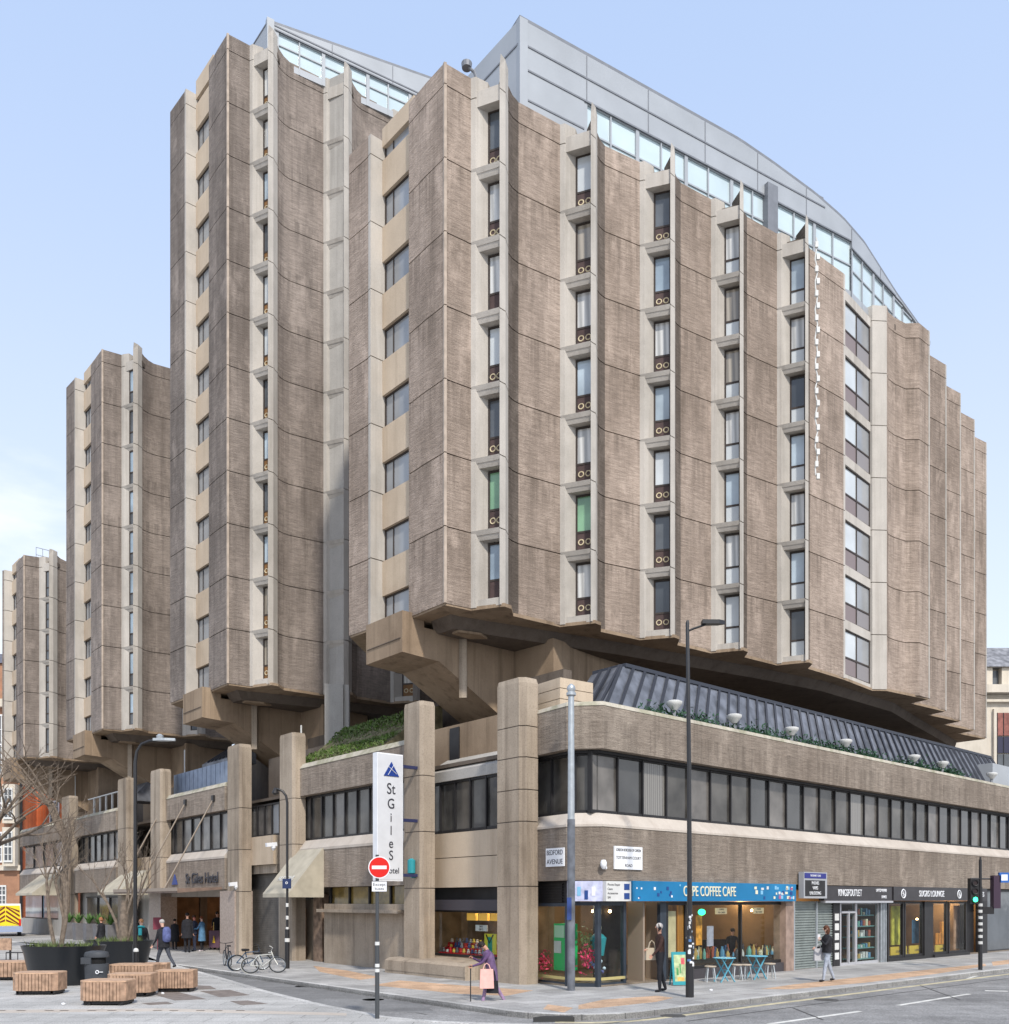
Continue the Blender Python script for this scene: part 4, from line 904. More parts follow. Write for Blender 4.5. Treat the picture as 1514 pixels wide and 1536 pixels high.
for a_, b_ in (((1030, 1532), (1512, 1468)), ((905, 1536), (1120, 1510)), ((1190, 1512), (1235, 1530)), ((470, 1492), (640, 1522)), ((1380, 1478), (1440, 1500))): road_line('tar_seam', a_, b_, .05, mat('tar', (.06, .06, .06), .6, var=.3))
m = MB(); m.prism([G(800, 1533.5, -.12), G(812, 1531.5, -.12), G(858, 1530.5, -.12), G(862, 1533, -.12)], -.12, -.02); tag(m.build('kerb_end', mat('black_kerb', (.04, .04, .04), .7)), kind='structure')
m = MB(); a = G(742, 1500.5, -.12); m.box(a[0]-.45, a[0]+.45, a[1]-.3, a[1]+.3, -.2, -.113); tag(m.build('drain_grate', ASPHD), kind='structure')
# darker patched asphalt band of the side street
m = MB(); m.prism([PU(-6.9, 22), PU(-4.8, 22), PU(-4.8, -2), PU(-5.6, -3.8), PU(-6.9, -2)], -.2, -.114); tag(m.build('asphalt_patch', ASPHD), kind='structure')
# ---------------------------------------------------------------- street lamps, posts
def grp(px, py, name, label, cat, group=None, rz=0, z=0.0):
    x, y = G(px, py, z); return empty(name, (x, y, z), label, cat, group, rz), (px, py)
t, _ = grp(1035, 1496, 'street_lamp', 'tall black street lamp covered with stickers in front of the cafe', 'street lamp', 'street lamps')
m = MB(); m.tube([(0, 0, 0), (0, 0, 1.45)], .105, 14); m.lathe([(.105, 0), (.09, .06), (.06, .1)], (0, 0, 1.45), 14); m.build('base', BLACKP, t, smooth=True)
m = MB(); m.tube([(0, 0, 1.5), (-.02, 0, 6), (-.06, 0, 9.35), (-.05, 0, 9.42)], [.065, .055, .045, .03], 12); m.tube([(-.06, 0, 9.15), (.1, 0, 9.22), (.4, 0, 9.32)], .028, 8); m.build('pole', BLACKP, t, smooth=True)
m = MB(); m.prism([(.3, -.11), (.72, -.1), (.88, 0), (.72, .1), (.3, .11)], 9.32, 9.42); m.build('lamp_head', BLACKP, t)
rs = random.Random(5)
for i in range(26):
    z = .75+i*.05+rs.uniform(0, .04); a0 = R(rs.uniform(195, 330)); h = rs.uniform(.04, .1); rr = .108 if z < 1.4 else .07
    if z > 1.40 and z < 1.62: continue
    m = MB(); n_ = 5; da = rs.uniform(.4, .9)
    o_ = [(rr*math.cos(a0+da*k/n_), rr*math.sin(a0+da*k/n_)) for k in range(n_+1)]; i_ = [(p[0]*.93, p[1]*.93) for p in reversed(o_)]
    m.prism(o_+i_, z, z+h); m.build('sticker', rs.choice([OFFW, WHITEP, mat('grey_sticker', (.3, .33, .36), .6), mat('blue_sticker', (.1, .2, .4), .6)]), t)
t, _ = grp(203, 1463, 'street_lamp', 'black street lamp with a curved arm standing behind the round planters', 'street lamp', 'street lamps')
m = MB(); m.tube([(0, 0, 0), (0, 0, 1.0)], .09, 12); m.tube([(0, 0, 1.0), (0, 0, 6.9), (.05, 0, 7.25), (.2, 0, 7.5), (.45, 0, 7.6), (.75, 0, 7.63)], [.065, .055, .045, .04, .04, .035], 10); m.build('pole', BLACKP, t, smooth=True)
m = MB(); m.prism([(.6, -.1), (1.0, -.13), (1.3, -.05), (1.3, .05), (1.0, .13), (.6, .1)], 7.6, 7.68); m.build('lamp_head', STEEL, t)
m = MB(); m.lathe([(.1, 0), (.12, .1), (.05, .16)], (.8, 0, 7.66), 10); m.build('sensor', STEEL, t)
t, _ = grp(431, 1453, 'street_lamp', 'swan necked street lamp with a dark blue sign box beside the awning', 'street lamp', 'street lamps')
m = MB(); m.tube([(0, 0, 0), (0, 0, 1.4)], .085, 12); m.tube([(0, 0, 1.4), (0, 0, 5.9), (-.04, 0, 6.15), (-.16, 0, 6.32), (-.34, 0, 6.4), (-.45, 0, 6.4)], .045, 10); m.build('pole', BLACKP, t, smooth=True)
m = MB(); m.lathe([(.05, .2), (.16, .05), (.18, 0), (.08, -.06)], (-.42, 0, 6.25), 14, .7); m.build('lamp_head', MULL, t, smooth=True)
m = MB(); m.box(-.15, .15, -.1, -.03, 2.85, 3.2); sb = m.build('sign_box', mat('navy_sign', (.02, .035, .1), .5), t)
m = MB(); m.ring((-.0, -.105, 3.05), (0, 1, 0), .035, .012, 12, 5); m.build('sign_mark', WHITEP, sb)
for z in (.95, 1.35, 1.75, 2.2):
    m = MB(); m.tube([(0, 0, z), (0, 0, z+.13)], .092 if z < 1.3 else .052, 12); m.build('sticker', OFFW, t)
# galvanised mast at the building corner
t, _ = grp(857, 1486, 'steel_mast', 'grey galvanised mast with a ball cap rising at the chamfered shop corner', 'mast')
m = MB(); m.tube([(0, 0, 0), (0, 0, 4.6)], .105, 14); m.build('base', mat('dark_mast', (.13, .14, .16), .45, var=.4), t, smooth=True)
m = MB(); m.tube([(0, 0, 4.6), (0, 0, 7.9)], [.095, .08], 14); m.build('pole', STEEL, t, smooth=True)
m = MB(); m.lathe([(.08, 0), (.13, .03), (.13, .1), (.09, .13), (.12, .2), (.1, .28), (.03, .34)], (0, 0, 7.9), 14); m.build('ball_cap', STEEL, t, smooth=True)
m = MB(); m.box(-.12, .0, -.14, -.1, 1.9, 2.5); m.build('blue_panel', mat('blue_panel', (.03, .06, .2), .4, var=.4), t)
# bollard
t, _ = grp(204, 1470, 'bollard', 'slim black bollard with a pale cap among the timber benches', 'bollard')
m = MB(); m.tube([(0, 0, 0), (0, 0, .86)], [.085, .075], 12); m.build('post', BLACKP, t, smooth=True)
m = MB(); m.lathe([(.078, 0), (.082, .04), (.06, .09), (.02, .11)], (0, 0, .86), 12); m.build('cap', OFFW, t, smooth=True)
# no entry sign
t, _ = grp(566, 1528, 'road_sign', 'round red no entry sign on a black post in the foreground', 'road sign')
m = MB(); m.tube([(0, 0, 0), (0, 0, 1.55)], .045, 10); m.tube([(0, 0, 1.55), (0, 0, 3.35)], .035, 10); m.build('post', mat('dark_post', (.06, .065, .07), .5), t, smooth=True)
RED = mat('sign_red', (.62, .015, .01), .4)
m = MB()
def disc(m, c, r, y0, y1, n=40): 
    b = len(m.v); m.v += [(c[0]+r*math.cos(2*PI*j/n), y0, c[1]+r*math.sin(2*PI*j/n)) for j in range(n)]+[(c[0]+r*math.cos(2*PI*j/n), y1, c[1]+r*math.sin(2*PI*j/n)) for j in range(n)]
    m.f += [tuple(b+j for j in range(n)), tuple(b+n+j for j in range(n-1, -1, -1))]+[(b+j, b+(j+1) % n, b+n+(j+1) % n, b+n+j) for j in range(n)]
disc(m, (.05, 3.09), .225, -.055, -.04); dd = m.build('sign_disc', WHITEP, t)
m = MB(); disc(m, (.05, 3.09), .205, -.06, -.0555); m.build('red_face', RED, dd)
m = MB(); m.box(-.1, .2, -.064, -.0605, 3.055, 3.125); m.build('white_bar', WHITEP, dd)
m = MB(); m.box(-.1, .2, -.055, -.04, 2.6, 2.8); pl = m.build('plate', WHITEP, t)
text_mesh('Except', .095, 'lettering', MULL, pl, (.05, -.056, 2.74), (1, 0, 0), extr=.002); text_mesh('buses', .085, 'lettering', MULL, pl, (.05, -.056, 2.655), (1, 0, 0), extr=.002)
for z in (1.5, 1.05, .95):
    m = MB(); m.tube([(0, 0, z), (0, 0, z+.07)], .048, 10); m.build('sticker', OFFW, t)
# traffic signals
t, _ = grp(1471, 1455, 'traffic_light', 'green lit traffic light on a sticker covered pole at the right edge of the pavement', 'traffic light')
m = MB(); m.tube([(0, 0, 0), (0, 0, 2.9)], .07, 12); m.tube([(0, 0, 2.9), (.0, 0, 3.85)], .05, 10); m.tube([(0, 0, 3.85), (0, 0, 3.95)], .03, 8); m.tube([(0, 0, 3.18), (.6, .1, 3.18)], .025, 8); m.tube([(-.35, 0, 3.2), (0, 0, 3.2)], .02, 8); m.build('pole', BLACKP, t, smooth=True)
def signal(x, y0, z, lit, rz=0):
    m = MB(); m.box(x-.15, x+.15, y0-.1, y0+.12, z-.45, z+.45); s_ = m.build('signal_head', MULL, t)
    m = MB()
    for k in range(3): m.ring((x, y0-.14, z+.29-.29*k), (0, 1, 0), .1, .02, 14, 5, R(0), 2*PI)
    m.build('hood', MULL, s_)
    for k, col in enumerate(('red', 'amber', 'green')):
        m = MB(); disc(m, (x, z+.29-.29*k), .09, y0-.12, y0-.101, 16)
        on = lit == col
        m.build('lens', mat('lit_'+col, (.02, .85, .35), .4, emit=9) if on else mat('unlit_'+col, (.03, .02, .02), .3), s_)
signal(-.24, 0, 2.75, 'green')
m = MB(); m.box(.42, .66, -.1, .15, 2.15, 3.3); m.build('signal_head', mat('aubergine_box', (.05, .03, .05), .5), t)
m = MB(); m.box(.05, .45, -.06, -.02, 1.95, 2.2); m.build('plate', MULL, t)
m = MB(); m.box(.62, .95, -.1, .0, 3.05, 3.4); pp = m.build('plate', mat('sign_blue', (.03, .12, .4), .5), t)
m = MB(); m.box(.68, .9, -.104, -.1005, 3.12, 3.33); m.build('white_panel', WHITEP, pp)
for i in range(7):
    m = MB(); m.tube([(0, 0, .9+i*.22), (0, 0, 1.0+i*.22)], .073, 10); m.build('sticker', OFFW, t)
# ---------------------------------------------------------------- signs
t = empty('hotel_sign', LF.p3(c2[0], 1.0, 0), 'tall white projecting hotel sign with vertical lettering on the concrete column', 'sign')
so_ = t.location.copy(); SG = Frame(LF.p(c2[0]+.1, .95), -U, -V)     # t runs outwards from the wall, front faces -v
def sb_(m, t0, t1, o0, o1, z0, z1): SG.box(m, t0, t1, o0, o1, z0, z1)
zs0, zs1 = 3.05, 7.15
m = MB(); sb_(m, 0, .98, -.26, 0, zs0, zs1); m.build('panel', WHITEP, t, so_)
m = MB(); sb_(m, .02, .96, .001, .012, zs0+.04, zs1-.04); m.build('face', mat('sign_face', (.60, .61, .63), .4, var=.05), t, so_)
xd = (*U, 0); INK = mat('ink', (.045, .045, .055), .5)
for s_, z, sz in (('St', 6.0, .5), ('G', 5.52, .46), ('i', 5.08, .42), ('l', 4.66, .42), ('e', 4.25, .44), ('S', 3.86, .44)):
    text_mesh(s_, sz, 'lettering', INK, t, SG.p3(.47, .02, z), xd, extr=.006, org=so_, sx=.85)
text_mesh('hotel', .27, 'lettering', INK, t, SG.p3(.42, .02, 3.38), xd, extr=.006, org=so_, sx=.95)
m = MB(); c_ = [SG.p3(.75, .02, 6.42), SG.p3(.17, .02, 6.42), SG.p3(.46, .02, 6.88)]; m.add(c_+[SG.p3(.75, .035, 6.42), SG.p3(.17, .035, 6.42), SG.p3(.46, .035, 6.88)], [(0, 1, 2), (3, 4, 5), (0, 1, 4, 3), (1, 2, 5, 4), (2, 0, 3, 5)])
em = m.build('emblem', mat('royal_blue', (.02, .05, .24), .4), t, so_)
m = MB(); m.bar(SG.p3(.60, .04, 6.45), SG.p3(.38, .04, 6.78), .03, .01); m.bar(SG.p3(.28, .044, 6.5), SG.p3(.58, .044, 6.72), .03, .01); m.build('white_cross', WHITEP, em, so_)
for z in (6.75, 5.0, 3.2): m = MB(); SG.box(m, -.75, -.001, -.2, -.1, z, z+.1); m.build('bracket', mat('navy_bracket', (.03, .035, .09), .5), t, so_)
# blue lantern on the column below it
q = LF.p3((c2[0]+c2[1])/2-.2, .45, 3.55); m = MB(); m.lathe([(.05, -.28), (.13, -.22), (.13, .2), (.05, .26)], q, 12); m.bar((q[0], q[1], q[2]-.35), LF.p3((c2[0]+c2[1])/2-.2, .3, 3.2), .06)
tag(m.build('wall_lantern', TEAL, None, q), 'small teal wall lantern on the column below the white hotel sign', 'lantern')
# street nameplates
def plaque(fr, t0, t1, z0, z1, off, lines, name, label, mt=WHITEP, ink=INK, cat='sign', d=.04, sz=None, org=None):
    q = fr.p3((t0+t1)/2, off, z0); m = MB(); fr.box(m, t0, t1, off, off+d, z0, z1); r = empty(name, q, label, cat)
    m.build('panel', mt, r, q); xdir = (*(fr.d), 0)
    if fr.d.x < 0: xdir = (-fr.d.x, -fr.d.y, 0)
    n = len(lines)
    for i, l in enumerate(lines):
        h = (z1-z0)/n; s_ = sz or h*.75
        o = text_mesh(l, s_, 'lettering', ink, r, fr.p3((t0+t1)/2, off+d+.003, z1-h*(i+.5)), xdir, extr=.003, org=q)
        xs = [Vector((v.co.x, v.co.y)).dot(Vector(xdir[:2])) for v in o.data.vertices]; wd_ = max(xs)-min(xs); lim = (t1-t0)*.88
        if wd_ > lim:
            bpy.data.objects.remove(o); text_mesh(l, s_, 'lettering', ink, r, fr.p3((t0+t1)/2, off+d+.003, z1-h*(i+.5)), xdir, extr=.003, org=q, sx=lim/wd_)
    return r
plaque(f0, min(f0.t(821), f0.t(848)), max(f0.t(821), f0.t(848)), 3.38, 3.9, .01, ['BEDFORD', 'AVENUE'], 'street_nameplate', 'small white street nameplate on the short side wall beside the corner mast', sz=.2)
plaque(RF, rt(920), rt(962), 3.3, 3.95, .01, ['LONDON BOROUGH OF CAMDEN', 'TOTTENHAM COURT', 'ROAD'], 'street_nameplate', 'larger white street nameplate above the white corner fascia', sz=.115)
q = RF.p3(.05, .06, 3.3); m = MB(); m.lathe([(.06, .12), (.09, .05), (.09, -.02), (.06, -.1), (.02, -.14)], (q[0]-.08, q[1]-.12, q[2]+.12), 12); m.bar(q, (q[0]-.08, q[1]-.12, q[2]+.2), .06)
tag(m.build('security_camera', WHITEP, None, q, True), 'white dome camera on the ribbed wall left of the larger nameplate', 'camera')
# fascias
def fascia(fr, t0, t1, z0, z1, off, mt, name, label, cat='shop sign'):
    q = fr.p3((t0+t1)/2, off, z0); r = empty(name, q, label, cat); m = MB(); fr.box(m, t0, t1, off-.2, off, z0, z1); m.build('panel', mt, r, q); return r, q
def deco(r, q, fr, t0, t1, z0, z1, off, mt, name='decoration'):
    m = MB(); fr.box(m, t0, t1, off+.001, off+.012, z0, z1); m.build(name, mt, r, q)
BLUEF = mat('cafe_blue', (.01, .17, .36), .45, var=.15, scale=1)
a, b = rt(944), rt(1189)
r, q = fascia(RF, a, b, 2.4, 2.98, .14, BLUEF, 'cafe_fascia', 'blue cafe fascia with cream lettering and small square pictures')
CREAM = mat('cream_letter', (.72, .68, .5), .5)
text_mesh('CAPE COFFEE CAFE', .44, 'lettering', CREAM, r, RF.p3(rt(1060), .15, 2.69), (*RF.d, 0), extr=.012, org=q, sx=.70)
rs = random.Random(2)
cols = [WHITEP, mat('pic_pink', (.4, .12, .25), .5), mat('pic_sky', (.2, .45, .65), .5), CREAM, mat('pic_navy', (.02, .06, .22), .5), OFFW]
for i in range(26):
    t0 = rt(1126)+(b-rt(1126)-.2)*rs.random(); z = 2.45+.16*int(rs.random()*3)+rs.uniform(0, .03); deco(r, q, RF, t0, t0+rs.uniform(.07, .15), z, z+rs.uniform(.07, .13), .14, rs.choice(cols))
for i in range(12):
    t0 = a+.1+(rt(1015)-a)*rs.random(); z = 2.45+rs.random()*.4; s_ = rs.uniform(.04, .1); deco(r, q, RF, t0, t0+s_, z, z+s_, .14, rs.choice(cols[:5:2]))
LAV = mat('lavender_panel', (.48, .50, .66), .4, var=.3, scale=5)
r, q = fascia(f1, .02, 1.0, 2.4, 2.96, .06, LAV, 'corner_fascia', 'pale lavender corner fascia over the chamfered shop window')
for i in range(4): deco(r, q, f1, .1+i*.2, .2+i*.2, 2.45+.1*(i % 2), 2.7+.1*(i % 2), .06, cols[(i*2) % 6])
r, q = fascia(RF, .02, rt(943), 2.4, 2.96, .1, OFFW, 'corner_fascia', 'white fascia panel with small print left of the blue cafe fascia')
for i, s_ in enumerate(('Phones Repair', 'Cases', 'Accessories', 'SIM')): text_mesh(s_, .09, 'lettering', INK, r, RF.p3(.07, .103, 2.86-i*.12), (*RF.d, 0), extr=.002, align='LEFT', org=q)
for z in (2.72, 2.46): deco(r, q, RF, rt(943)-.3, rt(943)-.08, z, z+.17, .1, cols[4])
GREYF = mat('charcoal_fascia', (.045, .042, .045), .45, var=.15)
a, b = rt(1231), rt(1333)
r, q = fascia(RF, a, b, 2.42, 2.95, .14, GREYF, 'outlet_fascia', 'charcoal outlet fascia over the silver door')
text_mesh('KINGSFOUTLET', .36, 'lettering', WHITEP, r, RF.p3(rt(1270), .15, 2.7), (*RF.d, 0), extr=.01, org=q, sx=.68)
text_mesh('LAPTOP REPAIR', .17, 'lettering', WHITEP, r, RF.p3(rt(1317), .15, 2.81), (*RF.d, 0), extr=.008, org=q, sx=.72); text_mesh('SERVICE', .15, 'lettering', WHITEP, r, RF.p3(rt(1321), .15, 2.56), (*RF.d, 0), extr=.008, org=q, sx=.75)
m = MB(); RF.box(m, a, b, .0, .2, 2.34, 2.415); m.build('trim', SILVER, r, q)
a, b = rt(1336), rt(1476)
r, q = fascia(RF, a, b, 2.42, 2.98, .14, GREYF, 'lounge_fascia', 'long charcoal lounge fascia with two round emblems at the far shop')
text_mesh('SUGRS LOUNGE', .36, 'lettering', WHITEP, r, RF.p3(rt(1393), .15, 2.7), (*RF.d, 0), extr=.01, org=q, sx=.9)
text_mesh('CAKES', .3, 'lettering', WHITEP, r, RF.p3(rt(1466), .15, 2.7), (*RF.d, 0), extr=.01, org=q, sx=.9)
for px in (1350, 1434):
    c_ = RF.p3(rt(px), .155, 2.7); m = MB(); m.ring(c_, (*RF.n, 0), .17, .025, 20, 5); m.bar((c_[0], c_[1], 2.6), (c_[0], c_[1], 2.8), .05, .02); m.bar((c_[0]-.05, c_[1]-.04, 2.72), (c_[0]+.05, c_[1]+.04, 2.66), .03, .02); m.build('emblem', WHITEP, r, q)
a, b = rt(1196), rt(1231)
r, q = fascia(RF, a, b, 2.5, 3.42, .26, mat('box_grey', (.35, .36, .38), .5), 'box_sign', 'grey projecting box sign with a black panel between the blue and charcoal fascias')
deco(r, q, RF, a+.08, b-.15, 2.58, 3.13, .26, MULL, 'black_panel'); deco(r, q, RF, a+.04, b-.08, 3.2, 3.38, .26, mat('sign_navy', (.03, .035, .2), .5), 'blue_panel')
for s_, z in (('PHONES', 3.03), ('VAPES', 2.86), ('UNLOCKING', 2.68)): text_mesh(s_, .16, 'lettering', WHITEP, r, RF.p3((a+b)/2-.04, .275, z), (*RF.d, 0), extr=.004, org=q, sx=.8)
text_mesh('INTERNET CAFE', .1, 'lettering', WHITEP, r, RF.p3((a+b)/2-.02, .275, 3.29), (*RF.d, 0), extr=.004, org=q, sx=.95)
# ---------------------------------------------------------------- entrance canopy, awnings
a, b = bb
cn = MB(); LF.extr(cn, [(-.0, 2.95), (2.1, 2.78), (2.1, 2.98), (-.0, 3.06)], a+.3, b+.9); cano = pb(cn, 'canopy', mat('canopy_brown', (.2, .14, .11), .6, var=.2))
m = MB(); LF.box(m, a+.3, b+.9, 2.1, 2.13, 2.86, 3.02); m.build('canopy_edge', mat('canopy_trim', (.3, .24, .19), .5), cano, porg)
for i, px in enumerate((321, 279, 244)):
    tt = LF.t(px); z = LF.z((1198, 1204, 1212)[i], tt); m = MB(); m.tube([LF.p3(tt, .02, z), LF.p3(tt+.9, 2.0, 3.02)], .035, 8); m.build('tie_rod', mat('rod_bronze', (.38, .31, .24), .4, metal=.4), cano, porg)
    m = MB(); LF.box(m, tt-.12, tt+.12, 0.001, .09, z-.15, z+.15); m.build('rod_plate', MULL, cano, porg)
def tri_logo(m, fr, t, o, z, s):
    m.add([fr.p3(t-s, o, z), fr.p3(t+s, o, z), fr.p3(t, o, z+s*1.4), fr.p3(t-s, o+.03, z), fr.p3(t+s, o+.03, z), fr.p3(t, o+.03, z+s*1.4)], [(0, 1, 2), (5, 4, 3), (0, 1, 4, 3), (1, 2, 5, 4), (2, 0, 3, 5)])
q = LF.p3((a+b)/2, .03, 3.2); r = empty('entrance_lettering', q, 'dark entrance lettering with a blue triangle on the ribbed band above the canopy', 'sign')
text_mesh('St Giles Hotel', .74, 'lettering', INK, r, LF.p3(a+2.6, .05, 3.5), (*(-V), 0), extr=.02, org=q, sx=.95)
m = MB(); tri_logo(m, LF, LF.t(263), .02, 3.25, .38); m.build('emblem', mat('royal_blue', (.02, .05, .24), .4), r, q)
def awning(x0, x1, ztop, zbot, proj, label, mt=CANVAS):
    a, b = LF.t(x1, 0), LF.t(x0, 0)
    m = MB(); LF.extr(m, [(.0, ztop), (.06, ztop), (proj, zbot+.15), (proj, zbot), (proj-.06, zbot), (proj-.06, zbot+.12), (.0, ztop-.08)], a, b)
    aw = pb(m, 'awning', mt, None, label)
    for e in (a, b-.03): m = MB(); LF.extr(m, [(0, ztop-.02), (0, zbot), (proj-.04, zbot), (proj-.04, zbot+.14)], e+.002, e+.028); m.build('side_panel', mt, aw, porg)
    return aw, a, b
aw, a, b = awning(446, 486, 4.45, 2.55, 1.5, 'sloping khaki canvas awning over the side door')
text_mesh('HUDSONS', .34, 'lettering', OFFW, aw, LF.p3((a+b)/2+.0, 1.06, 3.28), (*(-V), 0), (-U.x*-.62, -U.y*-.62, .78), extr=.004, org=porg, sx=.8)
awning(190, 222, 4.1, 2.75, 1.6, 'cream awning beside the entrance canopy'); awning(62, 88, 4.3, 2.8, 1.7, 'far cream awning beyond the bare tree')
# cameras on the left front
for i, (px, py, lb) in enumerate(((355, 1327, 'white security camera beside the hotel entrance pier'), (411, 1268, 'white floodlight above the dark roller shutter'))):
    tt = LF.t(px, .3); q = LF.p3(tt, .32, LF.z(py, tt, .3)); m = MB(); m.bar((q[0]-.25, q[1]-.2, q[2]), (q[0]+.1, q[1]+.08, q[2]+.05), .16, .16); m.lathe([(.1, .1), (.1, 0), (.03, -.1)], (q[0], q[1], q[2]-.12), 10)
    tag(m.build('security_camera', WHITEP, None, q), lb, 'camera')
# fence over bay B
a, b = bb; q = LF.p3((a+b)/2, -.8, 7.9); r = empty('sheet_fence', q, 'blue grey corrugated sheet fence above the entrance bay', 'fence')
m = MB(); nn = 15
for i in range(nn):
    t0 = a+(b-a)*i/nn; LF.box(m, t0, t0+(b-a)/nn-.05, -.85, -.72, 7.9, 9.15)
    LF.box(m, t0+(b-a)/nn-.05, t0+(b-a)/nn, -.85, -.78, 7.9, 9.15)
m.build('panel', BLUEM, r, q)
lr = MB(); LF.extr(lr, [(-.9, 9.2), (-.9, 9.35), (-2.4, 10.4), (-2.4, 9.2)], LF.t(341, -.9), LF.t(303, -.9)); SR = pb(lr, 'lean_to_roof', LEAD)
m = MB()
for i in range(6): m.bar(LF.p3(LF.t(341, -.9)+.1+i*.45, -.88, 9.4), LF.p3(LF.t(341, -.9)+.1+i*.45, -2.38, 10.45), .07, .08)
m.build('standing_seams', LEADS, SR, porg)
# glass balustrade over bay C
a, b = bc; m = MB()
for i in range(6): LF.box(m, a+(b-a)*.8*i/6, a+(b-a)*.8*i/6+.08, -.6, -.5, 7.9, 9.0)
LF.box(m, a, a+(b-a)*.8, -.62, -.48, 9.0, 9.06)
q = LF.p3(a, -.5, 7.9); tag(m.build('balustrade', OFFW, None, q), 'cream balustrade above the parapet behind the bare trees', 'balustrade')
lr = MB(); LF.extr(lr, [(-.9, 8.4), (-.9, 8.6), (-2.4, 10.3), (-2.4, 8.4)], a-.3, a+1.4); pb(lr, 'lean_to_roof', LEAD)
# thin aerials
for i, (px, y0, y1, lb) in enumerate(((452, 1122, 1088, 'white aerial on top of the column left of the grass bank'), (113, 1210, 1164, 'white aerial behind the third parapet from the corner'), (277, 1180, 1125, 'white aerial behind the blue grey fence'))):
    tt = LF.t(px, -1.4); m = MB(); m.tube([LF.p3(tt, -1.4, 7.0), LF.p3(tt, -1.4, LF.z(y1, tt, -1.4))], .035, 6); tag(m.build('aerial', OFFW, None, LF.p3(tt, -1.4, 7.0)), lb, 'aerial')
# ---------------------------------------------------------------- planting
def leaves(m, rnd, pts_fn, n, s0, s1):
    for _ in range(n):
        c = Vector(pts_fn()); s_ = rnd.uniform(s0, s1); a = Vector((rnd.gauss(0, 1), rnd.gauss(0, 1), rnd.gauss(0, .7))).normalized(); b = a.orthogonal().normalized(); b = Matrix.Rotation(rnd.uniform(0, 6.28), 3, a) @ b
        c2_ = a.cross(b)
        m.add([c-b*s_, c+c2_*s_*.4, c+b*s_, c-c2_*s_*.4], [(0, 1, 2, 3)])
rg = random.Random(11)
# grass bank behind bay A
a, b = ba
a = LF.t(606, -1.5)-.1
gb = MB(); LF.extr(gb, [(-.5, 7.6), (-.5, 8.0), (-2.6, 9.7), (-3.2, 9.9), (-3.2, 7.6)], a, b+.6)
tag(gb.build('grass_bank', mat('grass_soil', (.16, .14, .08), .95, var=.5, scale=3, bump=.5, bscale=15)), kind='stuff', label='green planted bank sloping up behind the parapet under the towers', cat='planting')
m = MB()
def pf_():
    f = rg.random(); return LF.p3(rg.uniform(a, b+.5), -.5-2.2*f, 8.0+1.75*f+rg.uniform(-.02, .12)+.12*math.sin(f*9+rg.random()))
leaves(m, rg, pf_, 3800, .03, .08)
tag(m.build('ground_cover', LEAFL), kind='stuff', label='low leafy ground cover on the bank behind the parapet', cat='planting')
m = MB(); leaves(m, rg, pf_, 2500, .03, .1); tag(m.build('ground_cover', LEAF), kind='stuff', label='darker leaves scattered over the planted bank', cat='planting')
# trailing plants at the foot of the mansard
m = MB()
clumps = [(rg.uniform(2.2, 25), rg.uniform(.3, .9)) for _ in range(46)]
def pf2():
    c = rg.choice(clumps); return RF.p3(c[0]+rg.gauss(0, c[1]*.6), -.55+rg.uniform(-.3, .3), 7.98+abs(rg.gauss(0, .17)))
leaves(m, rg, pf2, 3800, .04, .1)
tag(m.build('trailing_plants', LEAFD), kind='stuff', label='dark green trailing plants along the top of the main street parapet', cat='planting')
# flood lamps on the parapet
fl0 = None
info = ((1010, 'flood lamp on the parapet nearest the building corner'), (1100, 'second flood lamp on the parapet from the building corner'), (1186, 'rusty third flood lamp on the parapet from the corner'), (1267, 'fourth flood lamp on the parapet from the building corner'), (1370, 'fifth flood lamp on the parapet, near the right end of the mansard'), (1413, 'sixth flood lamp on the parapet, at the right end of the mansard'), (1487, 'flood lamp farthest right, in front of the grey plant housing'))
for i, (px, lb) in enumerate(info):
    tt = rt(px, -.4); q = RF.p3(tt, -.4, 7.95)
    if fl0 is None:
        fl0 = empty('flood_lamp', q, lb, 'flood lamp', 'flood lamps along the parapet')
        m = MB(); m.bar((0, 0, 0), (.05, 0, .3), .09); m.bar((0, 0, .02), (.18, -.1, .02), .06); m.build('stem', METALD, fl0)
        m = MB(); m.lathe([(.08, 0), (.2, .14), (.25, .2), (.25, .26), (.18, .29)], (.03, -.02, .28), 14); m.build('lamp_shade', OFFW, fl0, smooth=True)
    else:
        c = copy_tree(fl0); c.location = q; c['label'] = lb
# plant housing at the far right of the terrace
tt = rt(1480, -1.5); m = MB(); RF.box(m, tt, tt+3, -3, -1.2, 7.03, 9.3)
for i in range(10): RF.box(m, tt+3.1, tt+3.2, -3+i*.18, -2.9+i*.18, 7.03, 9.2)
q = RF.p3(tt, -1.2, 7.03); tag(m.build('plant_housing', METAL, None, q), 'pale grey plant housing on the terrace at the right end', 'housing')
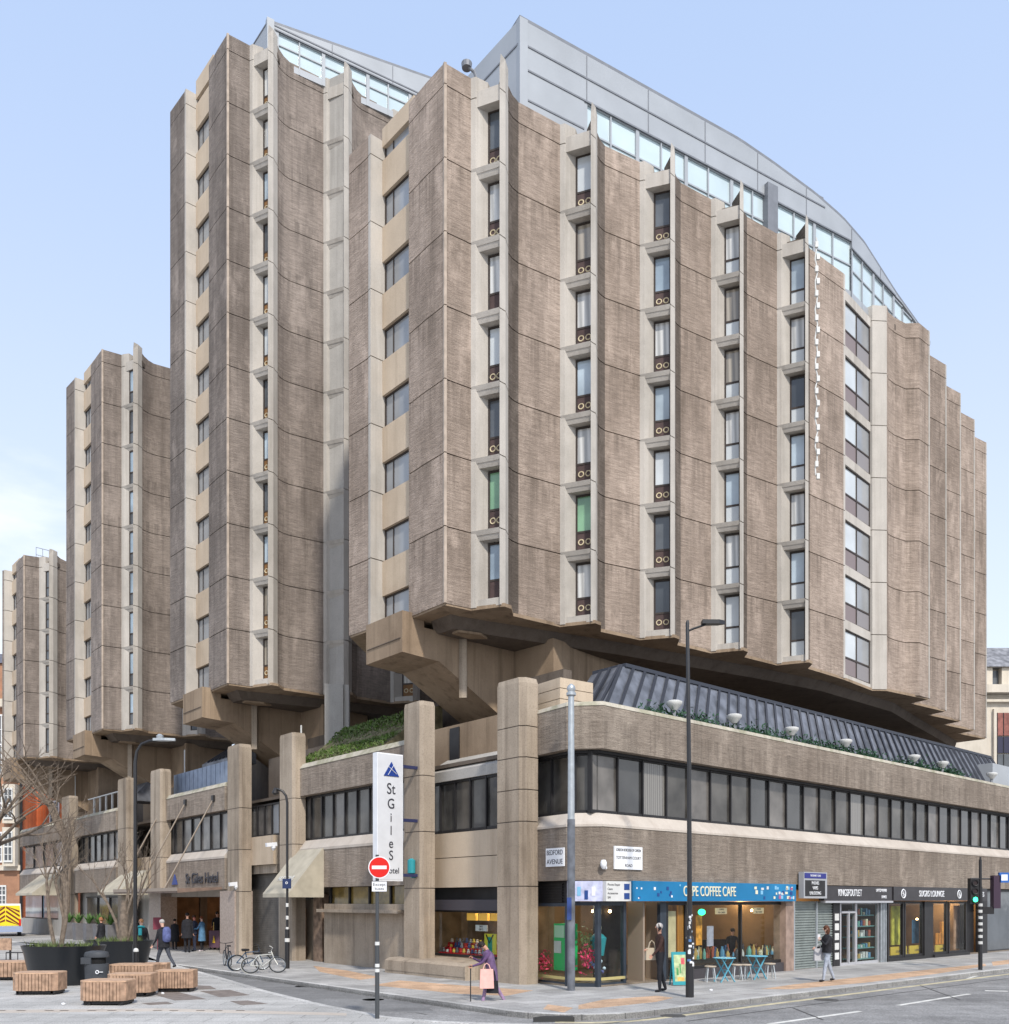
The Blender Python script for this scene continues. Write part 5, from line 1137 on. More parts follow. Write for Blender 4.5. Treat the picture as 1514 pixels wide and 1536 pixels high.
# round planters
def planter(px, py, w_px, h, label, grp_):
    x, y = G(px, py-4); s_ = (py-4-HY)/2.4; r_ = w_px/2/s_
    t = empty('tree_planter', (x, y, 0), label, 'planter', grp_)
    m = MB(); m.lathe([(r_*.78, 0), (r_*.83, h*.3), (r_*.93, h*.8), (r_, h), (r_*.96, h), (r_*.94, h-.12)], (0, 0, 0), 40, 1, .8); m.build('tub', mat('black_tub', (.012, .014, .017), .32, spec=.5), t, smooth=True)
    m = MB(); m.lathe([(r_*.95, 0), (r_*.5, .06), (.05, .1)], (0, 0, h-.12), 30, 1, .8); m.build('soil', SOIL, t)
    m = MB()
    for k in range(60):
        a = rg.uniform(0, 6.28); d = rg.uniform(.15, .85)*r_; c = Vector((d*math.cos(a), .8*d*math.sin(a), h-.05)); hh = rg.uniform(.12, .3)
        for _ in range(7): tip = c+Vector((rg.gauss(0, .1), rg.gauss(0, .1), hh*rg.uniform(.6, 1))); sd_ = Vector((rg.gauss(0, 1), rg.gauss(0, 1), 0)).normalized()*.012; m.add([c-sd_, c+sd_, tip], [(0, 1, 2)])
    u_ = m.build('tufts', LEAFL, t)
    return t, x, y, h
P1 = planter(96, 1480, 122, 1.12, 'large round black planter nearest the camera with a bare tree', 'round black tree planters')
P2 = planter(179, 1458, 100, 1.02, 'round black planter farther back with a bare tree', 'round black tree planters')
def branch(m, rnd, p, d, ln, r, depth, maxd, spread=.5, up=.12, nseg=4, twig=None):
    pts = [p]; rad = [r]; dd = d.copy()
    for i in range(nseg):
        dd = (dd+Vector((rnd.gauss(0, .13), rnd.gauss(0, .13), rnd.gauss(0, .08)+up*.3))).normalized(); p = p+dd*ln/nseg; pts.append(p.copy()); rad.append(r*(1-.4*(i+1)/nseg))
    m.tube(pts, rad, max(4, 9-depth*2))
    if depth >= maxd: return
    for i in range(rnd.choice((2, 3, 3) if depth else (2, 3))):
        k = rnd.randint(max(1, nseg-2), nseg) if depth < 2 else rnd.randint(1, nseg); nd = (dd+Vector((rnd.gauss(0, spread), rnd.gauss(0, spread), rnd.gauss(0, spread*.6)+up))).normalized()
        branch(m, rnd, pts[k], nd, ln*rnd.uniform(.6, .82), rad[k]*.68, depth+1, maxd, spread, up, nseg)
def multi_tree(x, y, z, stems, h, seed, label, spread=.45, r=.05):
    rnd = random.Random(seed); t = empty('bare_tree', (x, y, z), label, 'tree', 'bare young trees in the planters')
    tr = MB(); cr = MB()
    for i, (dx, dy, ex, ey) in enumerate(stems):
        p0 = Vector((dx*.4, dy*.4, 0)); p1 = Vector((dx, dy, h*.22)); p2 = Vector((dx+ex*.5, dy+ey*.5, h*.5)); k = Vector((rnd.gauss(0, .05), 0, 0))
        tr.tube([p0, p1+k, p2], [r, r*.85, r*.65], 8)
        for j in range(3): branch(cr, rnd, p1.lerp(p2, rnd.uniform(.5, 1)) if j else p2, (Vector((ex, ey, h*.55))+Vector((rnd.gauss(0, .5), rnd.gauss(0, .5), 0))).normalized(), h*.28, r*.5, 0, 3, spread, .15)
    tr.build('trunk', BARK, t, smooth=True); cr.build('crown', BARK, t, smooth=True); return t
multi_tree(P1[1]-.15, P1[2], 1.02, [(-.28, 0, -.15, 0), (.1, .05, -.5, .1), (.18, -.05, .15, 0)], 3.9, 3, 'bare multi stemmed young tree in the nearest round planter', r=.06)
T_ = multi_tree(P2[1]+.15, P2[2], .92, [(-.3, 0, -.9, 0), (0, .08, .15, .2), (.1, .0, .5, 0), (.3, 0, .6, 0)], 3.6, 8, 'bare young tree with a thick pale trunk in the farther round planter', r=.06)
m = MB(); m.tube([(.02, 0, 0), (.0, 0, .9), (.02, 0, 1.5)], [.2, .15, .09], 10); m.build('trunk', BARK, T_, smooth=True)
# big bare street tree at the left edge
x, y = G(-28, 1425); t = empty('bare_tree', (x, y, 0), 'large bare street tree whose branches reach in at the left edge', 'tree')
rnd = random.Random(21); m = MB(); m.tube([(0, 0, 0), (.1, 0, 3), (.2, 0, 5.2)], [.28, .22, .18], 10); m.build('trunk', BARK, t, smooth=True)
m = MB()
for d in ((.5, -.1, .8), (.75, .2, .35), (.2, .1, 1), (-.3, 0, 1), (.6, -.3, .6)): branch(m, rnd, Vector((.2, 0, rnd.uniform(4.2, 5.2))), Vector(d).normalized(), 3.0, .11, 0, 3, .4, .1, 5)
m.build('crown', BARK, t, smooth=True)
# leaning bundle of bare climbing stems by the far bracket
x, y = LF.p(LF.t(98, 1.0), 1.0); t = empty('bare_tree', (x, y, 0), 'bare arching tree leaning against the far column under the towers', 'tree')
rnd = random.Random(5); tr = MB(); cr = MB()
for i in range(6):
    k = rnd.uniform(-.3, .3); pts = [Vector((k*.5, 0, 0)), Vector((k, 0, 3.0)), Vector((k+.1, 0, 6)), Vector((-.8+k, -.3, 8.5)), Vector((-2.6+k*2, -.5, 10.6+k*2)), Vector((-4.2+k*2, -.6, 12.2+k*3))]
    tr.tube(pts, [.11, .1, .09, .07, .05, .02], 6)
    for j in (2, 3, 4): branch(cr, rnd, pts[j], Vector((rnd.gauss(-.3, .5), rnd.gauss(0, .5), rnd.uniform(.0, .9))).normalized(), 1.5, .035, 1, 3, .5, .1)
tr.build('trunk', BARK, t, smooth=True); cr.build('crown', BARK, t, smooth=True)
# tall grey planters along bay C
for i, (px, lb) in enumerate(((104, 'leftmost of the tall grey plant boxes by the wall'), (118, 'second from left of the tall grey plant boxes'), (134, 'third from left of the tall grey plant boxes'), (149, 'fourth from left of the tall grey plant boxes'), (166, 'rightmost of the tall grey plant boxes by the wall'))):
    tt = LF.t(px, .9); q = LF.p3(tt, .9, 0)
    if i == 0:
        pp0 = empty('plant_box', q, lb, 'planter', 'tall grey plant boxes'); m = MB(); LFz = math.atan2(V.y, V.x)
        m.prism([(-.32, -.25), (.32, -.25), (.32, .25), (-.32, .25)], 0, 1.05, [(-.36, -.28), (.36, -.28), (.36, .28), (-.36, .28)]); m.build('box', mat('grey_box', (.16, .155, .16), .6, var=.15), pp0)
        m = MB()
        for k in range(60):
            a = rg.uniform(0, 6.28); tip = Vector((.5*math.cos(a)*rg.random(), .5*math.sin(a)*rg.random(), 1.05+rg.uniform(.2, .7))); sd_ = Vector((math.sin(a), -math.cos(a), 0))*.04
            m.add([(0+sd_.x, sd_.y, 1.03), (-sd_.x, -sd_.y, 1.03), tuple((tip*.6+Vector((-sd_.x, -sd_.y, .45)))), tuple(tip), tuple(tip*.6+Vector((sd_.x, sd_.y, .45)))], [(0, 1, 2, 3, 4)])
        m.build('plant', mat('strap_leaf', (.10, .2, .05), .6, var=.4), pp0); pp0.rotation_euler = (0, 0, LFz)
    else: c = copy_tree(pp0); c.location = q; c['label'] = lb
# ---------------------------------------------------------------- timber benches
bench0 = None
B_ = [(50, 1491, 62, 'timber slatted block bench farthest left of the five in front'), (153, 1507, 66, 'timber slatted block bench nearest the camera'), (191, 1494, 60, 'timber slatted block bench just behind the nearest one'), (258, 1487, 52, 'timber slatted block bench rightmost in the group'),
      (196, 1475, 62, 'timber slatted block bench behind the bollard'), (228, 1473, 34, 'small timber slatted block bench behind the rightmost one'), (4, 1469, 72, 'long low timber bench at the left edge behind the others')]
for i, (px, py, wp, lb) in enumerate(B_):
    s_ = (py-3-HY)/2.4; x, y = G(px, py+2); wdt = wp/s_
    if bench0 is None:
        bench0 = empty('timber_bench', (x, y, 0), lb, 'bench', 'timber block benches on the plaza')
        r0 = .14; out = []
        W_, D_ = 1.08, .72
        sl_ = MB(); n_ = 11
        per = []
        for k in range(n_): per.append(((-W_/2+r0*.6+(W_-r0*1.2)*(k+.5)/n_, -D_/2), (1, 0), (W_-r0*1.2)/n_))
        for k in range(n_): per.append(((-W_/2+r0*.6+(W_-r0*1.2)*(k+.5)/n_, D_/2), (1, 0), (W_-r0*1.2)/n_))
        for sgn in (-1, 1):
            for k in range(7): per.append(((sgn*W_/2, -D_/2+r0*.6+(D_-r0*1.2)*(k+.5)/7), (0, 1), (D_-r0*1.2)/7))
        for (c, d, ww) in per:
            d = Vector(d); n = Vector((-d.y, d.x))*.02; hw = d*(ww/2-.008); c = Vector(c); sl_.prism([tuple(c-hw-n), tuple(c+hw-n), tuple(c+hw+n), tuple(c-hw+n)], .11+rg.uniform(-.004, .004), .535)
        for sx_ in (-1, 1):
            for sy_ in (-1, 1): sl_.prism([(sx_*(W_/2-.085), sy_*(D_/2+.0)), (sx_*(W_/2), sy_*(D_/2-.085)), (sx_*(W_/2-.03), sy_*(D_/2-.11)), (sx_*(W_/2-.11), sy_*(D_/2-.03))], .11, .535)
        sl_.build('slats', WOOD, bench0)
        m = MB(); k = .09; m.prism([(-W_/2+k, -D_/2-.02), (W_/2-k, -D_/2-.02), (W_/2+.02, -D_/2+k), (W_/2+.02, D_/2-k), (W_/2-k, D_/2+.02), (-W_/2+k, D_/2+.02), (-W_/2-.02, D_/2-k), (-W_/2-.02, -D_/2+k)], .538, .575); m.build('seat', WOOD2, bench0)
        m = MB(); m.box(-W_/2+.1, W_/2-.05, -D_/2+.06, D_/2-.06, .03, .5); m.build('plinth', MULL, bench0)
        for fx, fy in ((-.44, -.27), (-.32, -.29), (.42, -.27), (-.44, .27), (.42, .27)): m = MB(); m.box(fx-.03, fx+.03, fy-.03, fy+.03, 0, .11); m.build('foot', MULL, bench0)
        bo = bench0
    else: bo = copy_tree(bench0)
    bo.location = (x, y+.36, 0); bo['label'] = lb; f = wdt/1.08; bo.scale = (f, min(f, 1.1), 1); bo.rotation_euler = (0, 0, R((2, -3, 1, 4, -2, 3, 0)[i]))
x, y = G(8, 1441); t = empty('timber_chair', (x, y, 0), 'small timber chair with a backrest on thin legs at the left edge', 'seat')
m = MB(); m.box(-.5, .25, -.03, .03, .42, .9); m.build('backrest', WOOD, t)
for dx in (-.4, .2): m = MB(); m.box(dx-.03, dx+.03, -.03, .03, 0, .42); m.build('leg', MULL, t)
x, y = G(30, 1452); m = MB(); m.tube([(-.5, 0, .55), (1.2, 0, .55)], .02, 6)
for k in range(5): m.tube([(-.5+k*.42, 0, 0), (-.5+k*.42, 0, .55)], .018, 6)
m.v = [(v[0]+x, v[1]+y, v[2]) for v in m.v]; tag(m.build('low_railing', MULL, None, (x, y, 0)), 'low black railing behind the long bench at the left edge', 'railing')
# litter bin
x, y = G(145, 1481); t = empty('litter_bin', (x, y, 0), 'dark grey litter bin with a pale key symbol between the planters', 'bin')
BINM = mat('bin_grey', (.055, .06, .068), .5, var=.15)
m = MB(); m.lathe([(.30, 0), (.31, .1), (.33, .66)], (0, 0, 0), 24, 1, .8); m.build('body', BINM, t, smooth=True)
m = MB(); m.lathe([(.33, .84), (.34, .9), (.31, .98), (.15, 1.02)], (0, 0, 0), 24, 1, .8); m.build('hood', BINM, t, smooth=True)
m = MB(); m.lathe([(.25, .66), (.25, .84)], (0, 0, 0), 18, 1, .8); m.build('opening', mat('bin_dark', (.01, .01, .01), .8), t)
m = MB(); m.box(-.33, -.05, -.26, .26, .66, .84); m.build('side_post', BINM, t)
m = MB(); m.ring((.13, -.265, .44), (.2, 1, 0), .045, .014, 14, 5); m.bar((.17, -.26, .44), (.27, -.22, .44), .018); m.build('symbol', WHITEP, t)
# ---------------------------------------------------------------- bicycles
def bicycle(px, py, rz, label, col, lean=.1, grip=None):
    x, y = G(px, py); t = empty('bicycle', (x, y, 0), label, 'bicycle', 'bicycles parked by the roller shutter', R(rz)); t.rotation_euler = (R(6)*lean*10, 0, R(rz)); t.scale = (.86,)*3
    TY = mat('tyre', (.03, .03, .03), .8); 
    for wx in (-.52, .52):
        m = MB(); m.ring((wx, 0, .35), (0, 1, 0), .325, .024, 26, 6); wh = m.build('wheel', TY, t, smooth=True)
        m = MB(); m.ring((wx, 0, .35), (0, 1, 0), .295, .012, 26, 4); m.build('rim', STEEL, wh)
        m = MB()
        for k in range(12): a = k*PI/6; m.tube([(wx, 0, .35), (wx+.29*math.cos(a), 0, .35+.29*math.sin(a))], .004, 3, False)
        m.build('spokes', STEEL, wh)
    m = MB(); bb_ = (-.08, 0, .3); st = (-.2, 0, .78); hd = (.34, 0, .82); hd2 = (.38, 0, .66); rw = (-.52, 0, .35)
    for p, q in ((bb_, st), (bb_, hd2), (st, hd), (rw, bb_), (rw, st), (hd, hd2)): m.tube([p, q], .022, 8)
    m.build('frame', col, t, smooth=True)
    m = MB(); m.tube([hd, hd2, (.52, 0, .35)], .018, 6); m.tube([hd, (.30, 0, .98)], .016, 6); m.build('fork', col, t, smooth=True)
    m = MB(); m.tube([(.22, -.28, 1.04), (.34, -.2, 1.0), (.3, 0, .98), (.34, .2, 1.0), (.22, .28, 1.04)], .015, 6); m.build('handlebar', grip or BLACKP, t, smooth=True)
    m = MB(); m.prism([(-.36, -.08), (-.36, .08), (-.2, .07), (-.06, .02), (-.06, -.02), (-.2, -.07)], .86, .92); m.tube([st, (-.22, 0, .87)], .015, 6); m.build('saddle', MULL, t)
    m = MB(); m.ring((-.08, 0, .3), (0, 1, 0), .09, .01, 14, 4); m.bar((-.08, .05, .3), (.05, .08, .18), .02); m.bar((-.08, -.05, .3), (-.2, -.08, .42), .02); m.build('crank', STEEL, t)
    m = MB(); m.ring((-.52, 0, .35), (0, 1, 0), .36, .015, 12, 4, R(150), R(300)); m.build('mudguard', col, t)
    return t
bicycle(341, 1450, 118, 'black bicycle seen end on nearest the hotel entrance', mat('bike_black', (.03, .03, .035), .4), 0)
bicycle(374, 1456, 28, 'dark blue bicycle leaning behind the silver one', mat('bike_blue', (.06, .1, .16), .35), .3)
bicycle(397, 1460, 20, 'silver bicycle with pale handlebars in front of the shutter', mat('bike_silver', (.5, .5, .46), .35, metal=.3), -.5, OFFW)
# ---------------------------------------------------------------- cafe furniture
def table(px, py, label):
    x, y = G(px, py); t = empty('cafe_table', (x, y, 0), label, 'table', 'folding cafe tables')
    m = MB(); m.lathe([(.33, 0), (.34, .012), (.33, .025)], (0, 0, .70), 28); m.build('tabletop', CYAN, t)
    for s_ in (-1, 1):
        for yy in (-.18, .18): m = MB(); m.bar((-.24*s_, yy, 0), (.2*s_, yy, .7), .045, .02); m.build('leg', CYAN, t)
    m = MB(); m.bar((0, -.18, .35), (0, .18, .35), .025); m.build('stretcher', CYAN, t); return t
ct = table(1087, 1473, 'pale blue folding cafe table on the left, under the window'); ct.rotation_euler.z = R(20)
c = table(1135, 1469, 'pale blue folding cafe table on the right, under the window'); c.rotation_euler.z = R(25)
stc = None
for px, py, rz, lb in ((1066, 1473, 10, 'wooden topped stool left of the left cafe table'), (1106, 1470, 0, 'wooden topped stool just right of the left cafe table'), (1119, 1470, 20, 'wooden topped stool just left of the right cafe table'), (1155, 1468, 5, 'wooden topped stool right of the right cafe table')):
    x, y = G(px, py)
    if stc is None:
        stc = empty('cafe_stool', (x, y, 0), lb, 'stool', 'stools at the cafe tables')
        m = MB(); m.lathe([(.17, 0), (.18, .02), (.17, .04)], (0, 0, .44), 16); m.build('seat', mat('stool_wood', (.45, .38, .3), .6), stc)
        for a in range(4): aa = PI/4+a*PI/2; m = MB(); m.bar((.19*math.cos(aa), .19*math.sin(aa), 0), (.12*math.cos(aa), .12*math.sin(aa), .44), .03); m.build('leg', STEEL, stc)
    else: c = copy_tree(stc); c.location = (x, y, 0); c.rotation_euler.z = R(rz); c['label'] = lb
# pavement board
x, y = G(1019, 1478); t = empty('pavement_board', (x, y, 0), 'teal framed pavement board with a floral picture by the cafe door', 'sign', None, R(12))
m = MB(); 
def lean(m, x0, x1, z0, z1, y0, th, k=-.16):
    return m.add([(x0, y0+z0*-k-th/2*0, z0), (x1, y0+z0*-k, z0), (x1, y0+z1*-k, z1), (x0, y0+z1*-k, z1), (x0, y0+z0*-k+th, z0), (x1, y0+z0*-k+th, z0), (x1, y0+z1*-k+th, z1), (x0, y0+z1*-k+th, z1)], [(0, 1, 2, 3), (7, 6, 5, 4), (0, 4, 5, 1), (1, 5, 6, 2), (2, 6, 7, 3), (3, 7, 4, 0)])
lean(m, -.24, .24, .02, .95, -.16, .03); m.build('panel', TEAL, t)
m = MB(); lean(m, -.18, .18, .12, .87, -.164, .003); pc = m.build('picture', mat('lime_picture', (.40, .48, .26), .6, var=.3, scale=9), t)
for (x0, x1, z0, z1, c) in ((.03, .14, .6, .78, (.6, .1, .12)), (-.12, -.06, .3, .5, (.08, .3, .1)), (-.1, .1, .14, .24, (.7, .4, .1)), (-.02, .02, .35, .62, (.1, .3, .12))):
    m = MB(); lean(m, x0, x1, z0, z1, -.168, .003); m.build('flower', mat('fl%d' % int(c[0]*99), c, .6, var=.3, scale=12), pc)
m = MB(); m.bar((-.2, .2, 0), (-.2, .0, .93), .03); m.bar((.2, .2, 0), (.2, .0, .93), .03); m.build('back_legs', TEAL, t)
# ---------------------------------------------------------------- things in the shop windows
def RFat(px, o, z): return Vector(RF.p3(rt(px, o), o, z))
LBN = ['in the mannequin window', 'beside it in the corner window', 'in the chamfered corner window', 'high in the big cafe window', 'in the second lounge window', 'just below the upper one in the second lounge window', 'in the fourth lounge window', 'at the right of the fourth lounge window']
def lampbulb(p, lb, r=.05):
    m = MB(); m.ball(p, r); tag(m.build('pendant_lamp', LAMPW, None, tuple(p), True), lb, 'lamp', 'warm pendant lamps inside the shops')
for i, (px, z) in enumerate(((915, 2.1), (928, 2.08), (890, 2.1), (1128, 2.08), (1376, 1.6), (1382, 1.5), (1448, 1.55), (1452, 1.62))): lampbulb(RFat(px, -1.2-.2*(i % 3), z), 'small warm pendant lamp glowing '+LBN[i])
q = RFat(1053, -.6, 2.05); m = MB(); m.ball(q, .12, .06, .1); tag(m.build('neon_sign', mat('neon_green', (.02, .8, .25), .5, emit=5), None, tuple(q), True), 'glowing green light at the top left of the big cafe window', 'light')
for px, lb in ((1083, 'cream hanging menu board on the left in the cafe window'), (1139, 'cream hanging menu board on the right in the cafe window')):
    t0 = rt(px, -.5); plaque(RF, t0-.3, t0+.3, 1.98, 2.18, -.55, ['COFFEE', 'TEA CAKES'], 'menu_board', lb, mt=mat('cream_lit', (.8, .62, .38), .6, emit=.25), sz=.075)
q = RFat(1042, -.6, .9); m = MB(); t0 = rt(1053, -.5); RF.box(m, t0-.15, t0+.15, -.62, -.6, 1.0, 1.95); tag(m.build('poster', mat('flame_poster', (.7, .3, .04), .6, var=.5, scale=7), None, tuple(q)), 'orange and yellow poster at the left of the cafe window', 'poster')
t0 = rt(1069, -.5); m = MB(); RF.box(m, t0-.17, t0+.17, -.6, -.58, .95, 1.6); q = RF.p3(t0, -.6, .95); tag(m.build('poster', mat('lilac_poster', (.42, .4, .48), .6, var=.2, scale=7), None, q), 'pale lilac poster behind the left cafe table', 'poster')
# display shelf goods in the cafe window
rs = random.Random(17)
shc = empty('display_counter', RF.p3(rt(1110), -.9, 0), 'low dark counter crowded with bottles and jars inside the cafe window', 'counter'); so3 = shc.location.copy()
m = MB(); RF.box(m, rt(1040), rt(1178), -1.3, -.5, .05, .55); m.build('counter', DARKIN, shc, so3)
gcols = [mat('g%d' % i, c, .4) for i, c in enumerate(((.1, .25, .4), (.5, .5, .5), (.05, .05, .06), (.35, .1, .06), (.15, .35, .3), (.6, .55, .4), (.03, .08, .2), (.45, .3, .1)))]
for i in range(70):
    px = 1042+rs.random()*134; o = -.55-rs.random()*.5; p = RFat(px, o, .55); r_ = rs.uniform(.035, .08); h = rs.uniform(.12, .4)
    m = MB(); m.lathe([(r_, 0), (r_, h*.6), (r_*.5, h*.8), (r_*.5, h)], p, 8); m.build('jar', rs.choice(gcols), shc, so3, True)
# outlet shop shelves
oc = empty('display_shelves', RF.p3(rt(1308), -.6, 0), 'shelves of boxed phone accessories behind the outlet window', 'shelves'); so3 = oc.location.copy()
for k in range(5):
    m = MB(); RF.box(m, rt(1292), rt(1323), -.75, -.3, .15+k*.42, .19+k*.42); m.build('shelf', mat('teal_shelf', (.12, .25, .24), .5), oc, so3)
    for j in range(7):
        t0 = rt(1293)+(rt(1320)-rt(1293))*j/7; h = rs.uniform(.1, .28); m = MB(); RF.box(m, t0, t0+rs.uniform(.08, .16), -.55, -.35, .19+k*.42, .19+k*.42+h); m.build('carton', rs.choice(gcols+[OFFW, OFFW]), oc, so3)
# lounge displays
for px, w_, z0, z1, mm, lb in ((1349, 24, .15, .55, 'ly1', 'yellow banner low in the first lounge window'), (1377, 24, .15, .55, 'ly2', 'yellow banner low in the second lounge window'), (1414, 20, .15, .5, 'ly3', 'yellow banner low in the third lounge window')):
    t0 = rt(px-w_/2, -.3); t1 = rt(px+w_/2, -.3); plaque(RF, t0, t1, z0, z1, -.35, ['LOUNGE'], 'banner', lb, mt=mat('banner_yellow', (.62, .42, .05), .6), sz=.13, cat='banner')
for px, o, z0, z1, w_, c, lb in ((1345, -.6, .6, 2.2, .8, (.55, .5, .08), 'lime yellow curtain in the first lounge window'), (1374, -.7, .6, 1.6, .5, (.12, .3, .5), 'blue armchair shape in the second lounge window'), (1412, -.6, .5, 1.5, .9, (.7, .28, .05), 'orange display wing in the third lounge window'), (1440, -.7, .2, 2.2, 1.1, (.5, .3, .2), 'peach panel in the fourth lounge window')):
    t0 = rt(px, o); m = MB(); n_ = 8
    pts = [RF.p(t0-w_/2+w_*k/n_, o+.06*(k % 2)) for k in range(n_+1)]+[RF.p(t0+w_/2-w_*k/n_, o-.05+.06*((n_-k) % 2)) for k in range(n_+1)]
    m.prism(pts, z0, [z1-(.5 if 'wing' in lb and k < n_/2 else 0) for k in range(n_+1)]+[z1-(.5 if 'wing' in lb and (n_-k) < n_/2 else 0) for k in range(n_+1)]); tag(m.build('window_display', mat('disp%d' % px, c, .7, var=.35, scale=3), None, RF.p3(t0, o, z0)), lb, 'display')
# corner shop: green kiosk, flowers, robot-like display
f0p = lambda t, o, z: f0.p3(t, o, z)
r = empty('vending_kiosk', f0p(1.0, -.6, 0), 'bright green vending kiosk in the side shop window', 'kiosk'); o_ = r.location.copy()
KG = mat('kiosk_green', (.03, .55, .16), .5)
for z0, z1, t0, t1, mm, nm in ((.4, 1.75, .95, 1.5, KG, 'body'), (.9, 1.25, .98, 1.3, OFFW, 'price_list'), (1.35, 1.7, 1.0, 1.45, mat('mint', (.45, .7, .5), .5), 'header')):
    m = MB(); f0.box(m, t0, t1, -.9 if nm == 'body' else -.46, -.46 if nm == 'body' else -.44, z0, z1); m.build(nm, mm, r, o_)
def bouquet(p, lb, cols_, n=120, r_=.25):
    m = MB(); rnd = random.Random(int(p[0]*100)); leaves(m, rnd, lambda: Vector(p)+Vector((rnd.gauss(0, r_*.5), rnd.gauss(0, r_*.4), rnd.gauss(0, r_*.8))), n, .03, .08); tag(m.build('bouquet', cols_, None, tuple(p)), lb, 'bouquet')
PINK = mat('bloom_pink', (.75, .06, .16), .6, var=.4, scale=9)
bouquet(f0p(.45, -.5, .6), 'pink flowers low in the side shop window', PINK); bouquet(f1.p3(.55, -.5, .8), 'pink and coral flowers in the chamfered corner window', PINK, 160)
bouquet(f1.p3(.5, -.5, 1.2), 'green foliage above the pink flowers in the corner window', LEAFL)
r = empty('mannequin', RF.p3(.4, -.6, 0), 'mannequin bust in a teal top in the corner shop window', 'mannequin'); o_ = r.location.copy(); p = Vector(RF.p3(.45, -.6, 0))
m = MB(); m.lathe([(.16, .85), (.2, 1.1), (.24, 1.35), (.14, 1.45), (.05, 1.5)], p, 14, 1, .7); m.build('top', TEAL, r, o_, True)
m = MB(); m.ball(p+Vector((0, 0, 1.64)), .1, .1, .13); m.tube([p+Vector((0, 0, 1.48)), p+Vector((0, 0, 1.56))], .05, 8); m.build('head', mat('bust', (.55, .5, .35), .5), r, o_, True)
m = MB(); m.tube([p+Vector((0, 0, .05)), p+Vector((0, 0, .87))], .03, 8); m.build('stand', STEEL, r, o_)
for i in range(14):
    p = Vector(RF.p3(.15+rs.random()*.5, -.45-rs.random()*.3, .3+rs.random()*.5)); m = MB(); m.ball(p, .05); tag(m.build('glass_ball', mat('ball%d' % (i % 3), ((.2, .3, .6), (.6, .7, .8), (.1, .12, .3))[i % 3], .2), None, tuple(p), True), 'small glittering glass ball low in the corner shop window', 'ornament', 'glass balls in the corner window')
# souvenir shop
a, b = ws0, ws1
m = MB(); [LF.box(m, a+.15+k*.62, a+.62+k*.62, o1-.6, o1-.5, 1.76, 2.0) for k in range(4)]; q = LF.p3(a, o1-.5, 1.7); tag(m.build('light_box', mat('amber_box', (.75, .42, .07), .6, emit=.35), None, q), 'glowing amber light box across the top of the souvenir window', 'light box')
plaque(LF, a+1.3, a+1.9, 1.42, 1.62, o1-.45, ['SALE', 'GIFTS'], 'window_notice', 'white notice hanging in the souvenir window', sz=.09)
m = MB(); tt = a+.95; zc = 1.0
LF.extr(m, [(o1-.3, .7), (o1-.25, .7), (o1-.25, 1.35), (o1-.3, 1.35)], tt-.28, tt+.28); q = LF.p3(tt, o1-.3, .7); r = empty('football_shirt', q, 'yellow and green shirt at the right of the souvenir window', 'shirt')
m.build('body', mat('shirt_yellow', (.7, .65, .05), .7), r, q); m = MB(); LF.box(m, tt-.12, tt+.1, o1-.249, o1-.24, .7, 1.25); m.build('green_panel', mat('shirt_green', (.01, .3, .22), .7), r, q)
m = MB(); m.bar(LF.p3(tt+.18, o1-.235, 1.33), LF.p3(tt, o1-.235, 1.05), .04, .02); m.bar(LF.p3(tt-.18, o1-.235, 1.33), LF.p3(tt, o1-.23, 1.05), .04, .02); m.build('collar', INK, r, q)
sc_ = [mat('s%d' % i, c, .6) for i, c in enumerate(((.5, .02, .03), (.6, .6, .62), (.04, .08, .25), (.1, .1, .12), (.6, .5, .1), (.25, .3, .4)))]
r = empty('souvenir_rack', LF.p3(a+1.8, o1-.5, .5), 'stepped rack of small red white and blue souvenirs in the window', 'rack'); o_ = r.location.copy()
for k in range(3): m = MB(); LF.box(m, a+.9, b-.1, o1-.45-k*.2, o1-.25-k*.2, .5, .66+k*.16); m.build('step', sc_[0], r, o_)
for k in range(3):
    for j in range(14):
        tt = a+.95+(b-a-1.1)*(j+rs.uniform(-.2, .2)+.5)/14; p = Vector(LF.p3(tt, o1-.35-k*.2, .66+k*.16)); h = rs.uniform(.1, .2); m = MB(); m.lathe([(.04, 0), (.06, h*.3), (.035, h*.65), (.05, h*.8), (.015, h)], p, 8); m.build('souvenir', rs.choice(sc_), r, o_, True)
# warm light fittings inside the shops and the hotel entrance
def plamp(p, e, col=(1, .72, .42), r_=.25):
    l = bpy.data.lights.new('lamp', 'POINT'); l.energy = e; l.color = col; l.shadow_soft_size = r_; o = bpy.data.objects.new('shop_ceiling_lamp', l); C.objects.link(o); o.location = p
for px in (925, 1065, 1110, 1155): plamp(RFat(px, -2.2, 2.45), 48)
# back wall shelving and pictures inside the cafe
bs = empty('back_shelving', RF.p3(rt(1110, -5), -5.0, 0), 'dark shelving and framed pictures on the back wall of the cafe', 'shelves'); bo3 = bs.location.copy(); rk = random.Random(44)
for px in range(1030, 1190, 14):
    t0 = rt(px, -5.0); wd_ = rk.uniform(.5, 1.1); z0 = rk.choice((.05, .05, 1.0, 1.3)); z1 = rk.uniform(1.6, 2.4)
    m = MB(); RF.box(m, t0, t0+wd_, -5.2, -4.9-rk.random()*.4, z0, z1); m.build('panel', rk.choice([DARKIN, MULL, mat('walnut', (.1, .05, .025), .6), mat('dim_green', (.06, .1, .06), .6), mat('dim_cream', (.3, .25, .16), .7)]), bs, bo3)
for px in (1052, 1075, 1100, 1122, 1148, 1170):
    t0 = rt(px, -2.6); m = MB(); RF.box(m, t0, t0+.45, -2.8, -2.4, .05, .95+.2*rk.random()); m.build('chair_block', DARKIN, bs, bo3)
